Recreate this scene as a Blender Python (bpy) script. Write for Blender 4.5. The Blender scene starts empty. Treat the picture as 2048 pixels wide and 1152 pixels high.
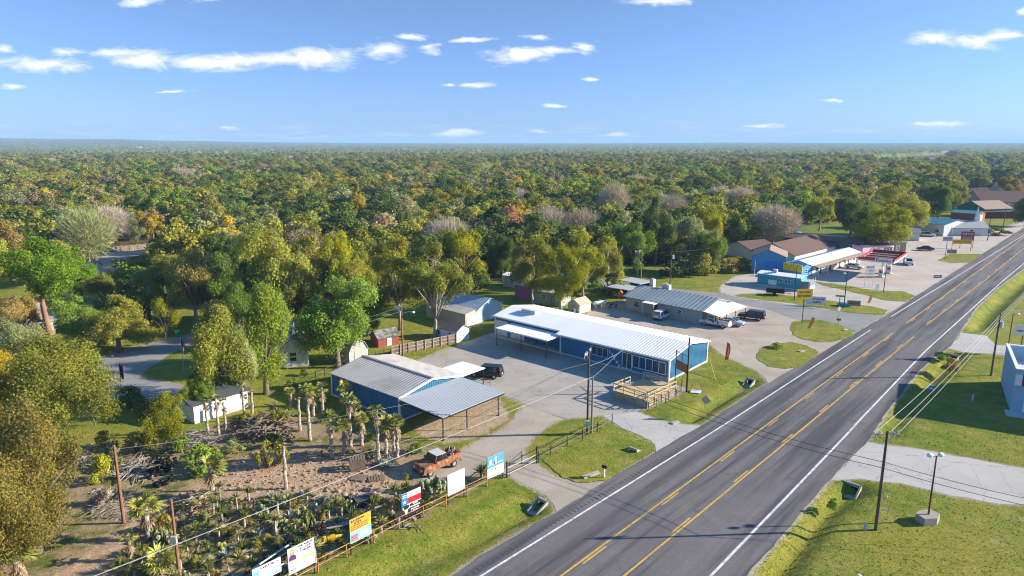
import bpy, bmesh, math, random
import numpy as np
from mathutils import Vector, Matrix, noise as mnoise
R = math.radians
random.seed(7); rng = np.random.default_rng(7)
sc = bpy.context.scene
col = sc.collection

# ------------------------------------------------------------------ camera
H = 33.0; F = 1366.0; CX, CY, HOR = 1024, 576, 286
TH = math.atan((CY - HOR) / F); ST, CT = math.sin(TH), math.cos(TH)
cam = bpy.data.cameras.new('camera'); camo = bpy.data.objects.new('camera', cam); col.objects.link(camo)
cam.sensor_width = 36; cam.lens = 36 * F / 2048; cam.clip_start = 0.5; cam.clip_end = 40000
camo.location = (0, 0, H); camo.rotation_euler = (math.pi / 2 - TH, 0, 0)
sc.camera = camo
sc.view_settings.view_transform = 'Standard'; sc.view_settings.look = 'None'
sc.view_settings.exposure = 1.2; sc.view_settings.gamma = 1.0
sc.cycles.use_denoising = True; sc.cycles.filter_width = 1.1
sc.cycles.max_bounces = 6; sc.cycles.diffuse_bounces = 3; sc.cycles.transparent_max_bounces = 6
sc.cycles.volume_bounces = 0; sc.cycles.sample_clamp_indirect = 4

def G(px, py, z=0.0):
    """the place at height z that the photograph shows at pixel px, py"""
    u, v = px - CX, CY - py
    d = (u, F * CT + v * ST, -F * ST + v * CT)
    t = (z - H) / d[2]
    return Vector((d[0] * t, d[1] * t, z))
def hgt(px, pyb, pyt):
    """height of an upright thing standing at pixel px, pyb whose top is seen at row pyt"""
    y = G(px, pyb).y; v = CY - pyt
    return H + y / (F * CT + v * ST) * (-F * ST + v * CT)
def ppm(py):
    return CT * (py - HOR) / H * 1.0

# ------------------------------------------------------------------ world and sun
SUN_EL, SUN_AZ = R(20.5), R(86.5)       # azimuth from +Y towards +X
w = bpy.data.worlds.new('World'); sc.world = w; w.use_nodes = True
nt = w.node_tree; nt.nodes.clear()
def N(t, typ, **kw):
    n = t.nodes.new(typ)
    for k, v in kw.items():
        if k == 'ins':
            for i, x in v.items():
                if isinstance(x, bpy.types.NodeSocket): t.links.new(x, n.inputs[i])
                else: n.inputs[i].default_value = x
        else: setattr(n, k, v)
    return n
def MA(t, op, a, b=None, c=None, clamp=False):
    ins = {0: a}
    if b is not None: ins[1] = b
    if c is not None: ins[2] = c
    n = N(t, 'ShaderNodeMath', operation=op, ins=ins); n.use_clamp = clamp
    return n.outputs[0]
def build_sky():
    t = nt
    sky = N(t, 'ShaderNodeTexSky', sky_type='NISHITA', sun_disc=False, sun_elevation=SUN_EL, sun_rotation=SUN_AZ,
            altitude=0, air_density=1.0, dust_density=0.15, ozone_density=2.0)
    tc = N(t, 'ShaderNodeTexCoord'); s = N(t, 'ShaderNodeSeparateXYZ', ins={0: tc.outputs['Generated']})
    y = MA(t, 'MAXIMUM', s.outputs[1], 0.05)
    u = MA(t, 'DIVIDE', s.outputs[0], y); wv = MA(t, 'DIVIDE', s.outputs[2], y)
    uv = N(t, 'ShaderNodeCombineXYZ', ins={0: u, 1: wv}).outputs[0]
    blobs = [(75,128,105,17),(300,116,120,23),(440,124,140,20),(560,120,130,17),(640,114,90,22),(220,104,60,10),
             (780,97,48,26),(815,73,44,8),(862,96,26,12),(940,82,46,6),(1045,112,85,15),(1100,104,45,10),(1165,98,30,12),(1070,76,32,7),
             (1865,80,60,15),(1945,82,75,19),(2005,72,50,14),(280,2,40,10),(400,-2,34,9),(1320,0,70,12),(2046,22,16,8),
             (25,174,36,6),(945,173,42,6),(900,170,16,6),(1107,209,30,5),(1180,158,26,5),(1885,247,55,6),(920,266,62,8),(460,258,28,5),
             (1080,262,24,6),(130,101,38,9),(8,96,24,10),(1670,199,36,4),(1520,253,50,4),(350,182,50,3),(1235,268,40,5),(600,272,70,5)]
    wn = N(t, 'ShaderNodeTexNoise', ins={'Vector': N(t, 'ShaderNodeVectorMath', operation='MULTIPLY', ins={0: uv, 1: (9, 30, 1)}).outputs[0], 'Scale': 1.0, 'Detail': 5.0, 'Roughness': 0.6}).outputs[1]
    wv2 = N(t, 'ShaderNodeVectorMath', operation='MULTIPLY', ins={0: N(t, 'ShaderNodeVectorMath', operation='SUBTRACT', ins={0: wn, 1: (0.5, 0.5, 0.5)}).outputs[0], 1: (0.075, 0.022, 0)}).outputs[0]
    uvw = N(t, 'ShaderNodeVectorMath', operation='ADD', ins={0: uv, 1: wv2}).outputs[0]
    dmin = None
    for px, py, rx, ry in blobs:
        uu, v = px - CX, CY - py
        dy = F * CT + v * ST
        c = (uu / dy, (-F * ST + v * CT) / dy, 0)
        a = N(t, 'ShaderNodeVectorMath', operation='SUBTRACT', ins={0: uvw, 1: c}).outputs[0]
        b = N(t, 'ShaderNodeVectorMath', operation='MULTIPLY', ins={0: a, 1: (F / rx, F / ry, 0)}).outputs[0]
        l = N(t, 'ShaderNodeVectorMath', operation='LENGTH', ins={0: b}).outputs['Value']
        dmin = l if dmin is None else MA(t, 'MINIMUM', dmin, l)
    nv = N(t, 'ShaderNodeVectorMath', operation='MULTIPLY', ins={0: uv, 1: (22, 66, 1)}).outputs[0]
    n1 = N(t, 'ShaderNodeTexNoise', ins={'Vector': nv, 'Scale': 1.0, 'Detail': 12.0, 'Roughness': 0.66, 'Distortion': 0.9})
    m = MA(t, 'ADD', MA(t, 'SUBTRACT', 1.0, dmin), MA(t, 'MULTIPLY', MA(t, 'SUBTRACT', n1.outputs[0], 0.5), 2.3))
    m = MA(t, 'MULTIPLY', MA(t, 'SMOOTH_MIN', MA(t, 'MAXIMUM', m, 0.0), 1.0, 0.25), 1.2, clamp=True)
    m = MA(t, 'POWER', m, 1.15)
    # low streaks over the horizon
    nv2 = N(t, 'ShaderNodeVectorMath', operation='MULTIPLY', ins={0: uv, 1: (14, 150, 1)}).outputs[0]
    n2 = N(t, 'ShaderNodeTexNoise', ins={'Vector': nv2, 'Scale': 1.0, 'Detail': 6.0, 'Roughness': 0.6})
    band = N(t, 'ShaderNodeMapRange', ins={0: wv, 1: 0.0, 2: 0.035, 3: 1.0, 4: 0.0}).outputs[0]
    st = N(t, 'ShaderNodeMapRange', ins={0: n2.outputs[0], 1: 0.5, 2: 0.75, 3: 0.0, 4: 0.75}).outputs[0]
    m = MA(t, 'MAXIMUM', m, MA(t, 'MULTIPLY', st, band))
    m = MA(t, 'MULTIPLY', m, MA(t, 'GREATER_THAN', s.outputs[1], 0.06))
    tintc = N(t, 'ShaderNodeMix', data_type='RGBA', blend_type='MULTIPLY')
    t.links.new(sky.outputs[0], tintc.inputs[6]); tintc.inputs[0].default_value = 1.0
    gr = N(t, 'ShaderNodeMapRange', data_type='FLOAT_VECTOR', ins={6: s.outputs[2]})
    gr.inputs[7].default_value = (0.0, 0.0, 0.0); gr.inputs[8].default_value = (0.24, 0.24, 0.24); gr.inputs[9].default_value = SKY_LOW; gr.inputs[10].default_value = SKY_TINT
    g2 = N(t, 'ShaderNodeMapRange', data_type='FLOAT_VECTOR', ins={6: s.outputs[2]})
    g2.inputs[7].default_value = (0.24, 0.24, 0.24); g2.inputs[8].default_value = (0.55, 0.55, 0.55); g2.inputs[9].default_value = (1, 1, 1); g2.inputs[10].default_value = tuple(q / p for p, q in zip(SKY_TINT, SKY_TOP_FILL))  # upper sky, out of view, made bluer and brighter to fill the shade
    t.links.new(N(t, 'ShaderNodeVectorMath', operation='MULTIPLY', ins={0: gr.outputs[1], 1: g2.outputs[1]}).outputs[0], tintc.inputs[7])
    mx = N(t, 'ShaderNodeMix', data_type='RGBA')
    t.links.new(m, mx.inputs[0]); t.links.new(tintc.outputs[2], mx.inputs[6]); mx.inputs[7].default_value = CLOUD_COL
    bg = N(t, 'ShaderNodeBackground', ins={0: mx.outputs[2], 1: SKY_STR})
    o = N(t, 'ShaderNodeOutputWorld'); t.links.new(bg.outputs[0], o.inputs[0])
SKY_STR = 0.085; SKY_TINT = (0.54, 0.615, 0.76); SKY_LOW = (0.34, 0.53, 1.15); SKY_TOP_FILL = (0.46, 0.92, 1.28); CLOUD_COL = (5.6, 5.75, 5.9, 1)
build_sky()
sl = bpy.data.lights.new('sun', 'SUN'); sl.energy = 5.0; sl.angle = R(0.5); sl.color = (1, 0.915, 0.77)
so = bpy.data.objects.new('sun', sl); col.objects.link(so)
sd = Vector((math.sin(SUN_AZ) * math.cos(SUN_EL), math.cos(SUN_AZ) * math.cos(SUN_EL), math.sin(SUN_EL)))
so.rotation_euler = (-sd).to_track_quat('-Z', 'Y').to_euler(); so.location = (300, 0, 200)

# ------------------------------------------------------------------ materials
MATS = {}
def mat(name, c, rough=0.7, var=0.12, scale=1.5, metal=0.0, bump=0.0, bscale=8.0, c2=None, k2=0.5, scale2=0.3, spec=0.3, emit=0.0):
    """a procedural surface: colour c, broken up by noise, c2 in stains"""
    if name in MATS: return MATS[name]
    m = bpy.data.materials.new(name); m.use_nodes = True; t = m.node_tree
    b = t.nodes['Principled BSDF']; tc = N(t, 'ShaderNodeTexCoord').outputs['Object']
    n = N(t, 'ShaderNodeTexNoise', ins={'Vector': tc, 'Scale': scale, 'Detail': 6.0, 'Roughness': 0.65}).outputs[0]
    f = N(t, 'ShaderNodeMapRange', ins={0: n, 1: 0.25, 2: 0.75, 3: 1 - var, 4: 1 + var}).outputs[0]
    base = N(t, 'ShaderNodeRGB'); base.outputs[0].default_value = (*c, 1); cc = base.outputs[0]
    if c2:
        n2 = N(t, 'ShaderNodeTexNoise', ins={'Vector': tc, 'Scale': scale2, 'Detail': 5.0, 'Roughness': 0.7}).outputs[0]
        f2 = N(t, 'ShaderNodeMapRange', ins={0: n2, 1: 1 - k2 - 0.08, 2: 1 - k2 + 0.12, 3: 0.0, 4: 1.0}).outputs[0]
        x = N(t, 'ShaderNodeMix', data_type='RGBA'); t.links.new(f2, x.inputs[0]); t.links.new(cc, x.inputs[6]); x.inputs[7].default_value = (*c2, 1); cc = x.outputs[2]
    v = N(t, 'ShaderNodeVectorMath', operation='SCALE', ins={0: cc, 'Scale': f})
    t.links.new(v.outputs[0], b.inputs['Base Color'])
    b.inputs['Roughness'].default_value = rough; b.inputs['Metallic'].default_value = metal; b.inputs['Specular IOR Level'].default_value = spec
    if bump:
        nb = N(t, 'ShaderNodeTexNoise', ins={'Vector': tc, 'Scale': bscale, 'Detail': 4.0}).outputs[0]
        bp = N(t, 'ShaderNodeBump', ins={'Height': nb, 'Strength': bump, 'Distance': 0.05}); t.links.new(bp.outputs[0], b.inputs['Normal'])
    if emit:
        t.links.new(v.outputs[0], b.inputs['Emission Color']); b.inputs['Emission Strength'].default_value = emit
    MATS[name] = m
    return m
def glass_mat():
    if 'window_glass' in MATS: return MATS['window_glass']
    m = bpy.data.materials.new('window_glass'); m.use_nodes = True; t = m.node_tree; b = t.nodes['Principled BSDF']
    tc = N(t, 'ShaderNodeTexCoord').outputs['Object']
    n = N(t, 'ShaderNodeTexNoise', ins={'Vector': tc, 'Scale': 0.9, 'Detail': 3.0}).outputs[0]
    r = N(t, 'ShaderNodeMix', data_type='RGBA'); t.links.new(n, r.inputs[0]); r.inputs[6].default_value = (0.012, 0.02, 0.022, 1); r.inputs[7].default_value = (0.07, 0.085, 0.085, 1)
    t.links.new(r.outputs[2], b.inputs['Base Color']); b.inputs['Roughness'].default_value = 0.06; b.inputs['Specular IOR Level'].default_value = 0.7
    MATS['window_glass'] = m; return m

# ------------------------------------------------------------------ mesh helpers
class MB:
    def __init__(s, M=None): s.v = []; s.f = []; s.m = []; s.M = M or Matrix.Identity(4)
    def add(s, vs, fs, mi=0):
        k = len(s.v); s.v += [s.M @ Vector(p) for p in vs]
        for f in fs: s.f.append([k + i for i in f]); s.m.append(mi)
    def box(s, x0, x1, y0, y1, z0, z1, mi=0):
        s.add([(x0,y0,z0),(x1,y0,z0),(x1,y1,z0),(x0,y1,z0),(x0,y0,z1),(x1,y0,z1),(x1,y1,z1),(x0,y1,z1)],
              [(3,2,1,0),(4,5,6,7),(0,1,5,4),(1,2,6,5),(2,3,7,6),(3,0,4,7)], mi)
    def prism(s, poly, a, b, axis='z', mi=0):
        """a closed outline pushed from a to b along an axis; outline in the two other axes"""
        def p(q, c): return {'z': (q[0], q[1], c), 'y': (q[0], c, q[1]), 'x': (c, q[0], q[1])}[axis]
        n = len(poly); vs = [p(q, a) for q in poly] + [p(q, b) for q in poly]
        s.add(vs, [list(range(n))[::-1], list(range(n, 2 * n))] + [(i, (i + 1) % n, n + (i + 1) % n, n + i) for i in range(n)], mi)
    def quad(s, a, b, c, d, mi=0): s.add([a, b, c, d], [(0, 1, 2, 3)], mi)
    def slab(s, a, b, c, d, th, mi=0):
        """a sheet through four corners, th thick on the underside"""
        a, b, c, d = map(Vector, (a, b, c, d)); n = (b - a).cross(d - a).normalized() * th
        if n.z < 0: n = -n
        vs = [a, b, c, d, a - n, b - n, c - n, d - n]
        s.add(vs, [(0,1,2,3),(7,6,5,4),(0,4,5,1),(1,5,6,2),(2,6,7,3),(3,7,4,0)], mi)
    def tube(s, pts, r, n=6, mi=0, caps=True):
        pts = [Vector(p) for p in pts]; rs = r if isinstance(r, (list, tuple)) else [r] * len(pts)
        vs = []; 
        for i, p in enumerate(pts):
            d = (pts[min(i + 1, len(pts) - 1)] - pts[max(i - 1, 0)]).normalized()
            up = Vector((0, 0, 1)) if abs(d.z) < 0.9 else Vector((1, 0, 0))
            a = d.cross(up).normalized(); b = d.cross(a)
            for k in range(n):
                t = 2 * math.pi * k / n; vs.append(p + (a * math.cos(t) + b * math.sin(t)) * rs[i])
        fs = []
        for i in range(len(pts) - 1):
            for k in range(n): fs.append((i*n + k, i*n + (k+1) % n, (i+1)*n + (k+1) % n, (i+1)*n + k))
        if caps: fs.append(list(range(n))[::-1]); fs.append(list(range((len(pts)-1)*n, len(pts)*n)))
        s.add(vs, fs, mi)
    def ribs(s, o, u, v, L, W, pitch, d, mi=0):
        """ribbed sheet metal: profile along u, drawn out along v, ribs proud towards u x v"""
        o, u, v = Vector(o), Vector(u).normalized(), Vector(v).normalized(); n = u.cross(v)
        prof = []; x = 0.0
        while x < L - 1e-6:
            for a, h in ((0, 0), (0.62, 0), (0.72, d), (0.9, d)):
                if x + a * pitch < L: prof.append((x + a * pitch, h))
            x += pitch
        prof.append((L, 0)); k = len(prof)
        vs = [o + u * a + n * h for a, h in prof] + [o + u * a + n * h + v * W for a, h in prof]
        s.add(vs, [(i, i + 1, k + i + 1, k + i) for i in range(k - 1)], mi)
    def ico(s, c, r, mi=0, sub=1, jit=0.0, sz=(1, 1, 1)):
        bm = bmesh.new(); bmesh.ops.create_icosphere(bm, subdivisions=sub, radius=1)
        vs = [(c[0] + q.co.x * r * sz[0] * (1 + random.uniform(-jit, jit)), c[1] + q.co.y * r * sz[1] * (1 + random.uniform(-jit, jit)), c[2] + q.co.z * r * sz[2] * (1 + random.uniform(-jit, jit))) for q in bm.verts]
        s.add(vs, [[q.index for q in f.verts] for f in bm.faces], mi); bm.free()
    def mesh(s, name, mats, smooth=False):
        me = bpy.data.meshes.new(name); me.from_pydata([tuple(p) for p in s.v], [], s.f)
        for m in (mats if isinstance(mats, (list, tuple)) else [mats]): me.materials.append(m)
        if len(set(s.m)) > 1: me.polygons.foreach_set('material_index', s.m)
        if smooth: me.polygons.foreach_set('use_smooth', [True] * len(me.polygons))
        me.update(); return me
    def build(s, name, mats, parent=None, smooth=False, loc=None, rz=0, **props):
        o = bpy.data.objects.new(name, s.mesh(name, mats, smooth)); col.objects.link(o)
        if parent: o.parent = parent
        if loc is not None: o.location = loc
        if rz: o.rotation_euler.z = rz
        for k, v in props.items(): o[k] = v
        return o
def thing(name, label, cat, loc=(0, 0, 0), rz=0, group=None):
    o = bpy.data.objects.new(name, None); col.objects.link(o); o.empty_display_size = 0.3
    o.location = (loc[0], loc[1], loc[2] if len(loc) > 2 else 0); o.rotation_euler = (0, 0, rz); o['label'] = label; o['category'] = cat
    if group: o['group'] = group
    return o
def struct(o): o['kind'] = 'structure'; return o
def dup(root, loc=None, rz=None, label=None, group=None, scale=None):
    r = root.copy(); col.objects.link(r)
    if loc is not None: r.location = loc
    if rz is not None: r.rotation_euler.z = rz
    if scale is not None: r.scale = scale
    if label: r['label'] = label
    if group: r['group'] = group
    for ch in list(root.children):
        c = ch.copy(); col.objects.link(c); c.parent = r
        for g in list(ch.children):
            d = g.copy(); col.objects.link(d); d.parent = c
    return r
_tc = {}
def text_geo(body, size=1.0, shear=0.0):
    """outline lettering as flat faces, centred on the origin in x/z"""
    key = (body, shear)
    if key not in _tc:
        cu = bpy.data.curves.new('lettering', 'FONT'); cu.body = body; cu.align_x = 'CENTER'; cu.align_y = 'CENTER'; cu.resolution_u = 2; cu.shear = shear
        o = bpy.data.objects.new('lettering', cu); col.objects.link(o)
        bpy.context.view_layer.update()
        me = o.evaluated_get(bpy.context.evaluated_depsgraph_get()).to_mesh()
        _tc[key] = ([tuple(v.co) for v in me.vertices], [list(p.vertices) for p in me.polygons])
        col.objects.unlink(o); bpy.data.objects.remove(o); bpy.data.curves.remove(cu)
    vs, fs = _tc[key]
    return [(x * size, y * size) for x, y, z in vs], fs
def put_text(mb, body, size, x, z, y, wide=None, bold=0.0, mi=0, shear=0.0):
    """lettering on the plane y = const facing -y; wide = the width it has to fill"""
    vs, fs = text_geo(body, size, shear)
    xs = [p[0] for p in vs]; k = (wide / (max(xs) - min(xs))) if wide else 1.0
    cxm = (max(xs) + min(xs)) / 2
    offs = [(0, 0)] if not bold else [(-bold, 0), (bold, 0), (0, -bold), (0, bold)]
    for i, (ox, oz) in enumerate(offs):
        mb.add([(x + (p[0] - cxm) * k + ox, y - 0.0015 * i, z + p[1] + oz) for p in vs], fs, mi)
def inpoly(x, y, poly):
    c = False; n = len(poly)
    for i in range(n):
        x1, y1 = poly[i][0], poly[i][1]; x2, y2 = poly[i - 1][0], poly[i - 1][1]
        if (y1 > y) != (y2 > y) and x < (x2 - x1) * (y - y1) / (y2 - y1) + x1: c = not c
    return c
def sdist(P, poly):
    """signed distance of points P to an outline, positive inside"""
    x, y = P[:, 0], P[:, 1]; d = np.full(len(P), 1e9); ins = np.zeros(len(P), bool); n = len(poly)
    for i in range(n):
        ax, ay = poly[i - 1][:2]; bx, by = poly[i][:2]
        ex, ey = bx - ax, by - ay; t = np.clip(((x - ax) * ex + (y - ay) * ey) / (ex * ex + ey * ey + 1e-12), 0, 1)
        d = np.minimum(d, np.hypot(x - ax - t * ex, y - ay - t * ey))
        if by != ay: ins ^= ((by > y) != (ay > y)) & (x < (ax - bx) * (y - by) / (ay - by) + bx)
    return np.where(ins, d, -d)
# ------------------------------------------------------------------ the ground
def P2(l): return [tuple(G(*p)[:2]) for p in l]
def smooth01(x): x = np.clip(x, 0, 1); return x * x * (3 - 2 * x)
def hills_z(x, y):
    d = np.hypot(x, y); az = x / np.maximum(y, 1)
    k = smooth01((d - 2600) / 5200)
    n = np.sin(x * 0.0021 + 1.3) * np.cos(y * 0.0013) * 0.5 + np.sin(x * 0.0061 + y * 0.0037) * 0.3
    return np.where(y > 0, k * (17 + 44 * smooth01((-az - 0.15) / 0.55) + 7 * smooth01((0.22 - np.abs(az - 0.37)) / 0.2) + 7 * n), 0)
RD_L = [G(*p) for p in ((850,1190),(905,1152),(960,1111),(1112,1026),(1212,962),(1312,904),(1400,853),(1535,767),(1640,707),(1714,664),(1781,626),(1832,592),(1960,511),(2048,455))]
RD_R = [G(*p) for p in ((1440,1190),(1494,1152),(1616,1010),(1657,963),(1735,883),(1779,817),(1838,742),(1868,716),(1901,693),(1920,664),(1951,617),(1992,578),(2048,537))]
dirR = Vector((0.676, 0.737, 0)).normalized(); perR = Vector((dirR.y, -dirR.x, 0))
for L in (RD_L, RD_R):
    L.append(L[-1] + dirR * 500); L.insert(0, L[0] - dirR * 25)
highway_poly = [p[:2] for p in RD_L] + [p[:2] for p in RD_R[::-1]]
Z = {}
def ptint(s): return s
poly_lot = P2([(893,700),(983,666),(1337,765),(1372,778),(1349,792),(1293,817),(1272,824),(1312,839),(1350,848),(1402,852),(1312,905),(1310,889),(1285,873),(1245,857),(1204,831),(1133,838),(1100,829),(1045,806),(1008,792),(965,768),(930,752),(860,735),(835,722)])
poly_caliche = P2([(1125,838),(1095,852),(1062,878),(1047,899),(1052,915),(1070,925),(1082,936),(1112,955),(1160,968),(1214,963),(1113,1026),(1108,1010),(1090,990),(1050,970),(1018,951),(1000,945),(975,937),(935,951),(890,957),(850,962),(825,950),(880,925),(915,905),(950,885),(1000,862),(1030,838),(1045,812),(1075,815)])
poly_gravel = P2([(1150,640),(1195,615),(1300,585),(1422,587),(1480,599),(1577,615),(1690,629),(1768,634),(1712,667),(1640,708),(1536,767),(1530,755),(1515,743),(1480,726),(1440,706),(1421,690),(1380,672),(1250,645),(1200,640)])
poly_station = P2([(1442,572),(1470,553),(1510,546),(1640,520),(1720,500),(1760,485),(1850,471),(1960,467),(2000,460),(2040,446),(2090,440),(2048,456),(1968,506),(1835,591),(1790,619),(1768,632),(1688,625),(1577,611),(1480,597),(1440,585)])
poly_street = P2([(1120,553),(1181,553),(1241,569),(1311,574),(1422,585),(1480,595),(1577,609),(1688,623),(1768,632),(1712,665),(1655,650),(1600,640),(1585,638),(1540,620),(1450,600),(1380,590),(1300,583),(1230,580),(1170,565),(1120,562)])
poly_drive_r = P2([(1733,884),(1760,889),(1830,897),(1874,905),(1965,922),(2048,937),(2180,962),(2180,1030),(2048,1009),(2000,1008),(1905,992),(1850,978),(1800,966),(1720,957),(1662,960)])
poly_drive_r2 = P2([(1896,697),(1924,665),(1975,672),(1990,690),(2060,693),(2060,712),(1971,708),(1924,704)])
poly_cul = P2([(60,790),(120,752),(190,722),(211,711),(271,692),(358,673),(400,664),(470,650),(480,668),(396,681),(339,707),(293,737),(276,752),(290,757),(365,771),(345,800),(300,810),(230,795),(206,765),(120,800)])
poly_backst = P2([(180,540),(190,520),(215,505),(300,495),(370,487),(470,480),(470,486),(372,496),(300,506),(255,515),(235,535),(215,555),(195,570)])
# islands of grass between the driveways
isl = {'near': P2([(1085,921),(1130,900),(1165,880),(1198,866),(1224,850),(1246,859),(1287,875),(1308,889),(1309,902),(1300,908),(1250,938),(1212,961),(1165,966),(1125,956)]),
 'mid': P2([(1513,710),(1522,697),(1545,688),(1580,684),(1615,692),(1638,705),(1634,714),(1600,733),(1570,738),(1535,733),(1518,722)]),
 'sign': P2([(1581,655),(1586,644),(1605,640),(1640,640),(1680,650),(1711,662),(1705,673),(1665,684),(1630,684),(1600,677),(1585,668)]),
 'street': P2([(1470,592),(1482,588),(1537,587),(1588,592),(1650,600),(1697,606),(1745,613),(1778,621),(1766,631),(1700,626),(1577,606),(1500,597)]),
 'station': P2([(1629,563),(1692,571),(1745,581),(1806,583),(1831,592),(1811,604),(1771,601),(1742,593),(1690,581),(1645,571)]),
 'far': P2([(1875,521),(1902,508),(1968,508),(1941,525),(1901,526)])}
poly_dirtyard = P2([(425,985),(440,940),(500,905),(560,893),(640,905),(700,915),(760,905),(800,915),(830,945),(800,985),(740,1005),(690,1000),(640,985),(560,985),(490,1000)])
poly_track = P2([(20,1190),(140,1130),(215,1080),(262,1040),(300,1015),(355,985),(415,962),(425,985),(370,1005),(320,1035),(290,1075),(250,1110),(220,1152),(180,1200)])
poly_carport = P2([(822,862),(868,830),(1000,795),(1022,835),(965,872),(890,890)])
poly_back = P2([(830,720),(905,690),(945,694),(1000,730),(935,752),(870,745)])
poly_forest = P2([(-400,620),(0,560),(200,520),(420,560),(500,600),(640,600),(760,610),(850,590),(960,560),(1100,550),(1250,535),(1300,530),(1450,530),(1480,500),(1560,470),(1600,450),(1750,440),(1840,415),(1900,380),(2060,372),(2500,372),(2500,289),(-400,289)])
poly_yard = P2([(-200,1300),(0,1010),(200,900),(440,850),(640,830),(800,870),(1000,940),(930,990),(700,1095),(520,1190)])
ditch_r = [tuple(G(*p)[:2]) for p in ((1480,1230),(1560,1110),(1592,1068),(1640,1010),(1680,985),(1700,975))]
ditch_r2 = [tuple(G(*p)[:2]) for p in ((1760,860),(1800,800),(1862,755),(1905,712))]
ditch_r3 = [tuple(G(*p)[:2]) for p in ((1935,655),(1955,648),(1985,615),(2030,575),(2090,520))]
ditch_l = [tuple(G(*p)[:2]) for p in ((620,1230),(800,1130),(980,1060),(1070,1012))]
ditch_l2 = [tuple(G(*p)[:2]) for p in ((1180,952),(1230,925),(1262,905))]
ditch_l3 = [tuple(G(*p)[:2]) for p in ((1380,842),(1440,800),(1500,763))]
def line_d(P, l):
    d = np.full(len(P), 1e9)
    for (ax, ay), (bx, by) in zip(l, l[1:]):
        ex, ey = bx - ax, by - ay; t = np.clip(((P[:,0]-ax)*ex + (P[:,1]-ay)*ey) / (ex*ex+ey*ey), 0, 1)
        d = np.minimum(d, np.hypot(P[:,0]-ax-t*ex, P[:,1]-ay-t*ey))
    return d
def grow(a, b, step, far, k=1.25):
    c = list(np.arange(a, b + 1e-6, step)); s = step; x = b
    while x < far: s *= k; x += s; c.append(x)
    return c
HARD = [highway_poly, poly_lot, poly_caliche, poly_gravel, poly_station, poly_street, poly_drive_r, poly_drive_r2, poly_cul, poly_backst]
def ground_z(P):
    z = hills_z(P[:,0], P[:,1])
    if True:
        dd = np.zeros(len(P))
        for l, dp, wd in ((ditch_r, 0.95, 2.6), (ditch_r2, 0.85, 2.4), (ditch_r3, 1.0, 3.0), (ditch_l, 0.6, 2.8), (ditch_l2, 0.6, 2.0), (ditch_l3, 0.6, 2.2)):
            dd = np.maximum(dd, dp * smooth01(1 - line_d(P, l) / wd))
        near = (P[:,1] < 200) & (dd > 0)
        sdm = np.full(len(P), -1e9)
        for p in HARD: sdm[near] = np.maximum(sdm[near], sdist(P[near], p))
        z = z - dd * smooth01((-sdm - 0.5) / 1.2)
    return z
xs = grow(-95, 130, 0.8, 22000); xs = [-x - 0 for x in grow(95, 95, 0.8, 22000)[1:]][::-1] + xs
ys = [-600, -200, -50, 0, 20, 32] + grow(40, 200, 0.8, 22000)
gx, gy = np.meshgrid(xs, ys); GP = np.stack([gx.ravel(), gy.ravel()], 1); gz = ground_z(GP)
nearm = (GP[:,1] < 420) & (np.abs(GP[:,0]) < 400)
gz = gz + np.where((GP[:,1] < 260) & (np.abs(GP[:,0]) < 140), 0.0, 0.0)
nx, ny = len(xs), len(ys)
ii, jj = np.meshgrid(np.arange(nx - 1), np.arange(ny - 1)); q0 = (jj * nx + ii).ravel()
faces = np.stack([q0, q0 + 1, q0 + nx + 1, q0 + nx], 1)
gme = bpy.data.meshes.new('ground'); gme.from_pydata(np.column_stack([GP, gz]).tolist(), [], faces.tolist())
def gattr(name, polys, far=-5.0):
    a = np.full(len(GP), far)
    for p in polys: a[nearm] = np.maximum(a[nearm], np.clip(sdist(GP[nearm], p), -5, 5))
    at = gme.attributes.new(name, 'FLOAT', 'POINT'); at.data.foreach_set('value', a.astype(np.float32)); return a
gattr('hard', [highway_poly, poly_lot, poly_caliche, poly_gravel, poly_station, poly_street, poly_drive_r, poly_cul, poly_backst])
gattr('dirt', [poly_dirtyard, poly_track]); gattr('sand', [poly_carport, poly_back]); gattr('yard', [poly_yard])
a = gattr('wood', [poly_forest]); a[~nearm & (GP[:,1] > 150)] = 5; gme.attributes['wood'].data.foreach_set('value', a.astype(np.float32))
field1 = P2([(1740,331),(1750,317),(1900,308),(1915,316),(1900,330)]); field2 = P2([(1960,352),(1965,330),(2060,326),(2060,352)]); lawn1 = P2([(1575,484),(1585,455),(1730,452),(1740,470),(1650,486)])
a = np.full(len(GP), -5.0)
for p in (field1, field2, lawn1): a = np.maximum(a, np.clip(sdist(GP, p), -5, 5))
at = gme.attributes.new('meadow', 'FLOAT', 'POINT'); at.data.foreach_set('value', a.astype(np.float32))

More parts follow.
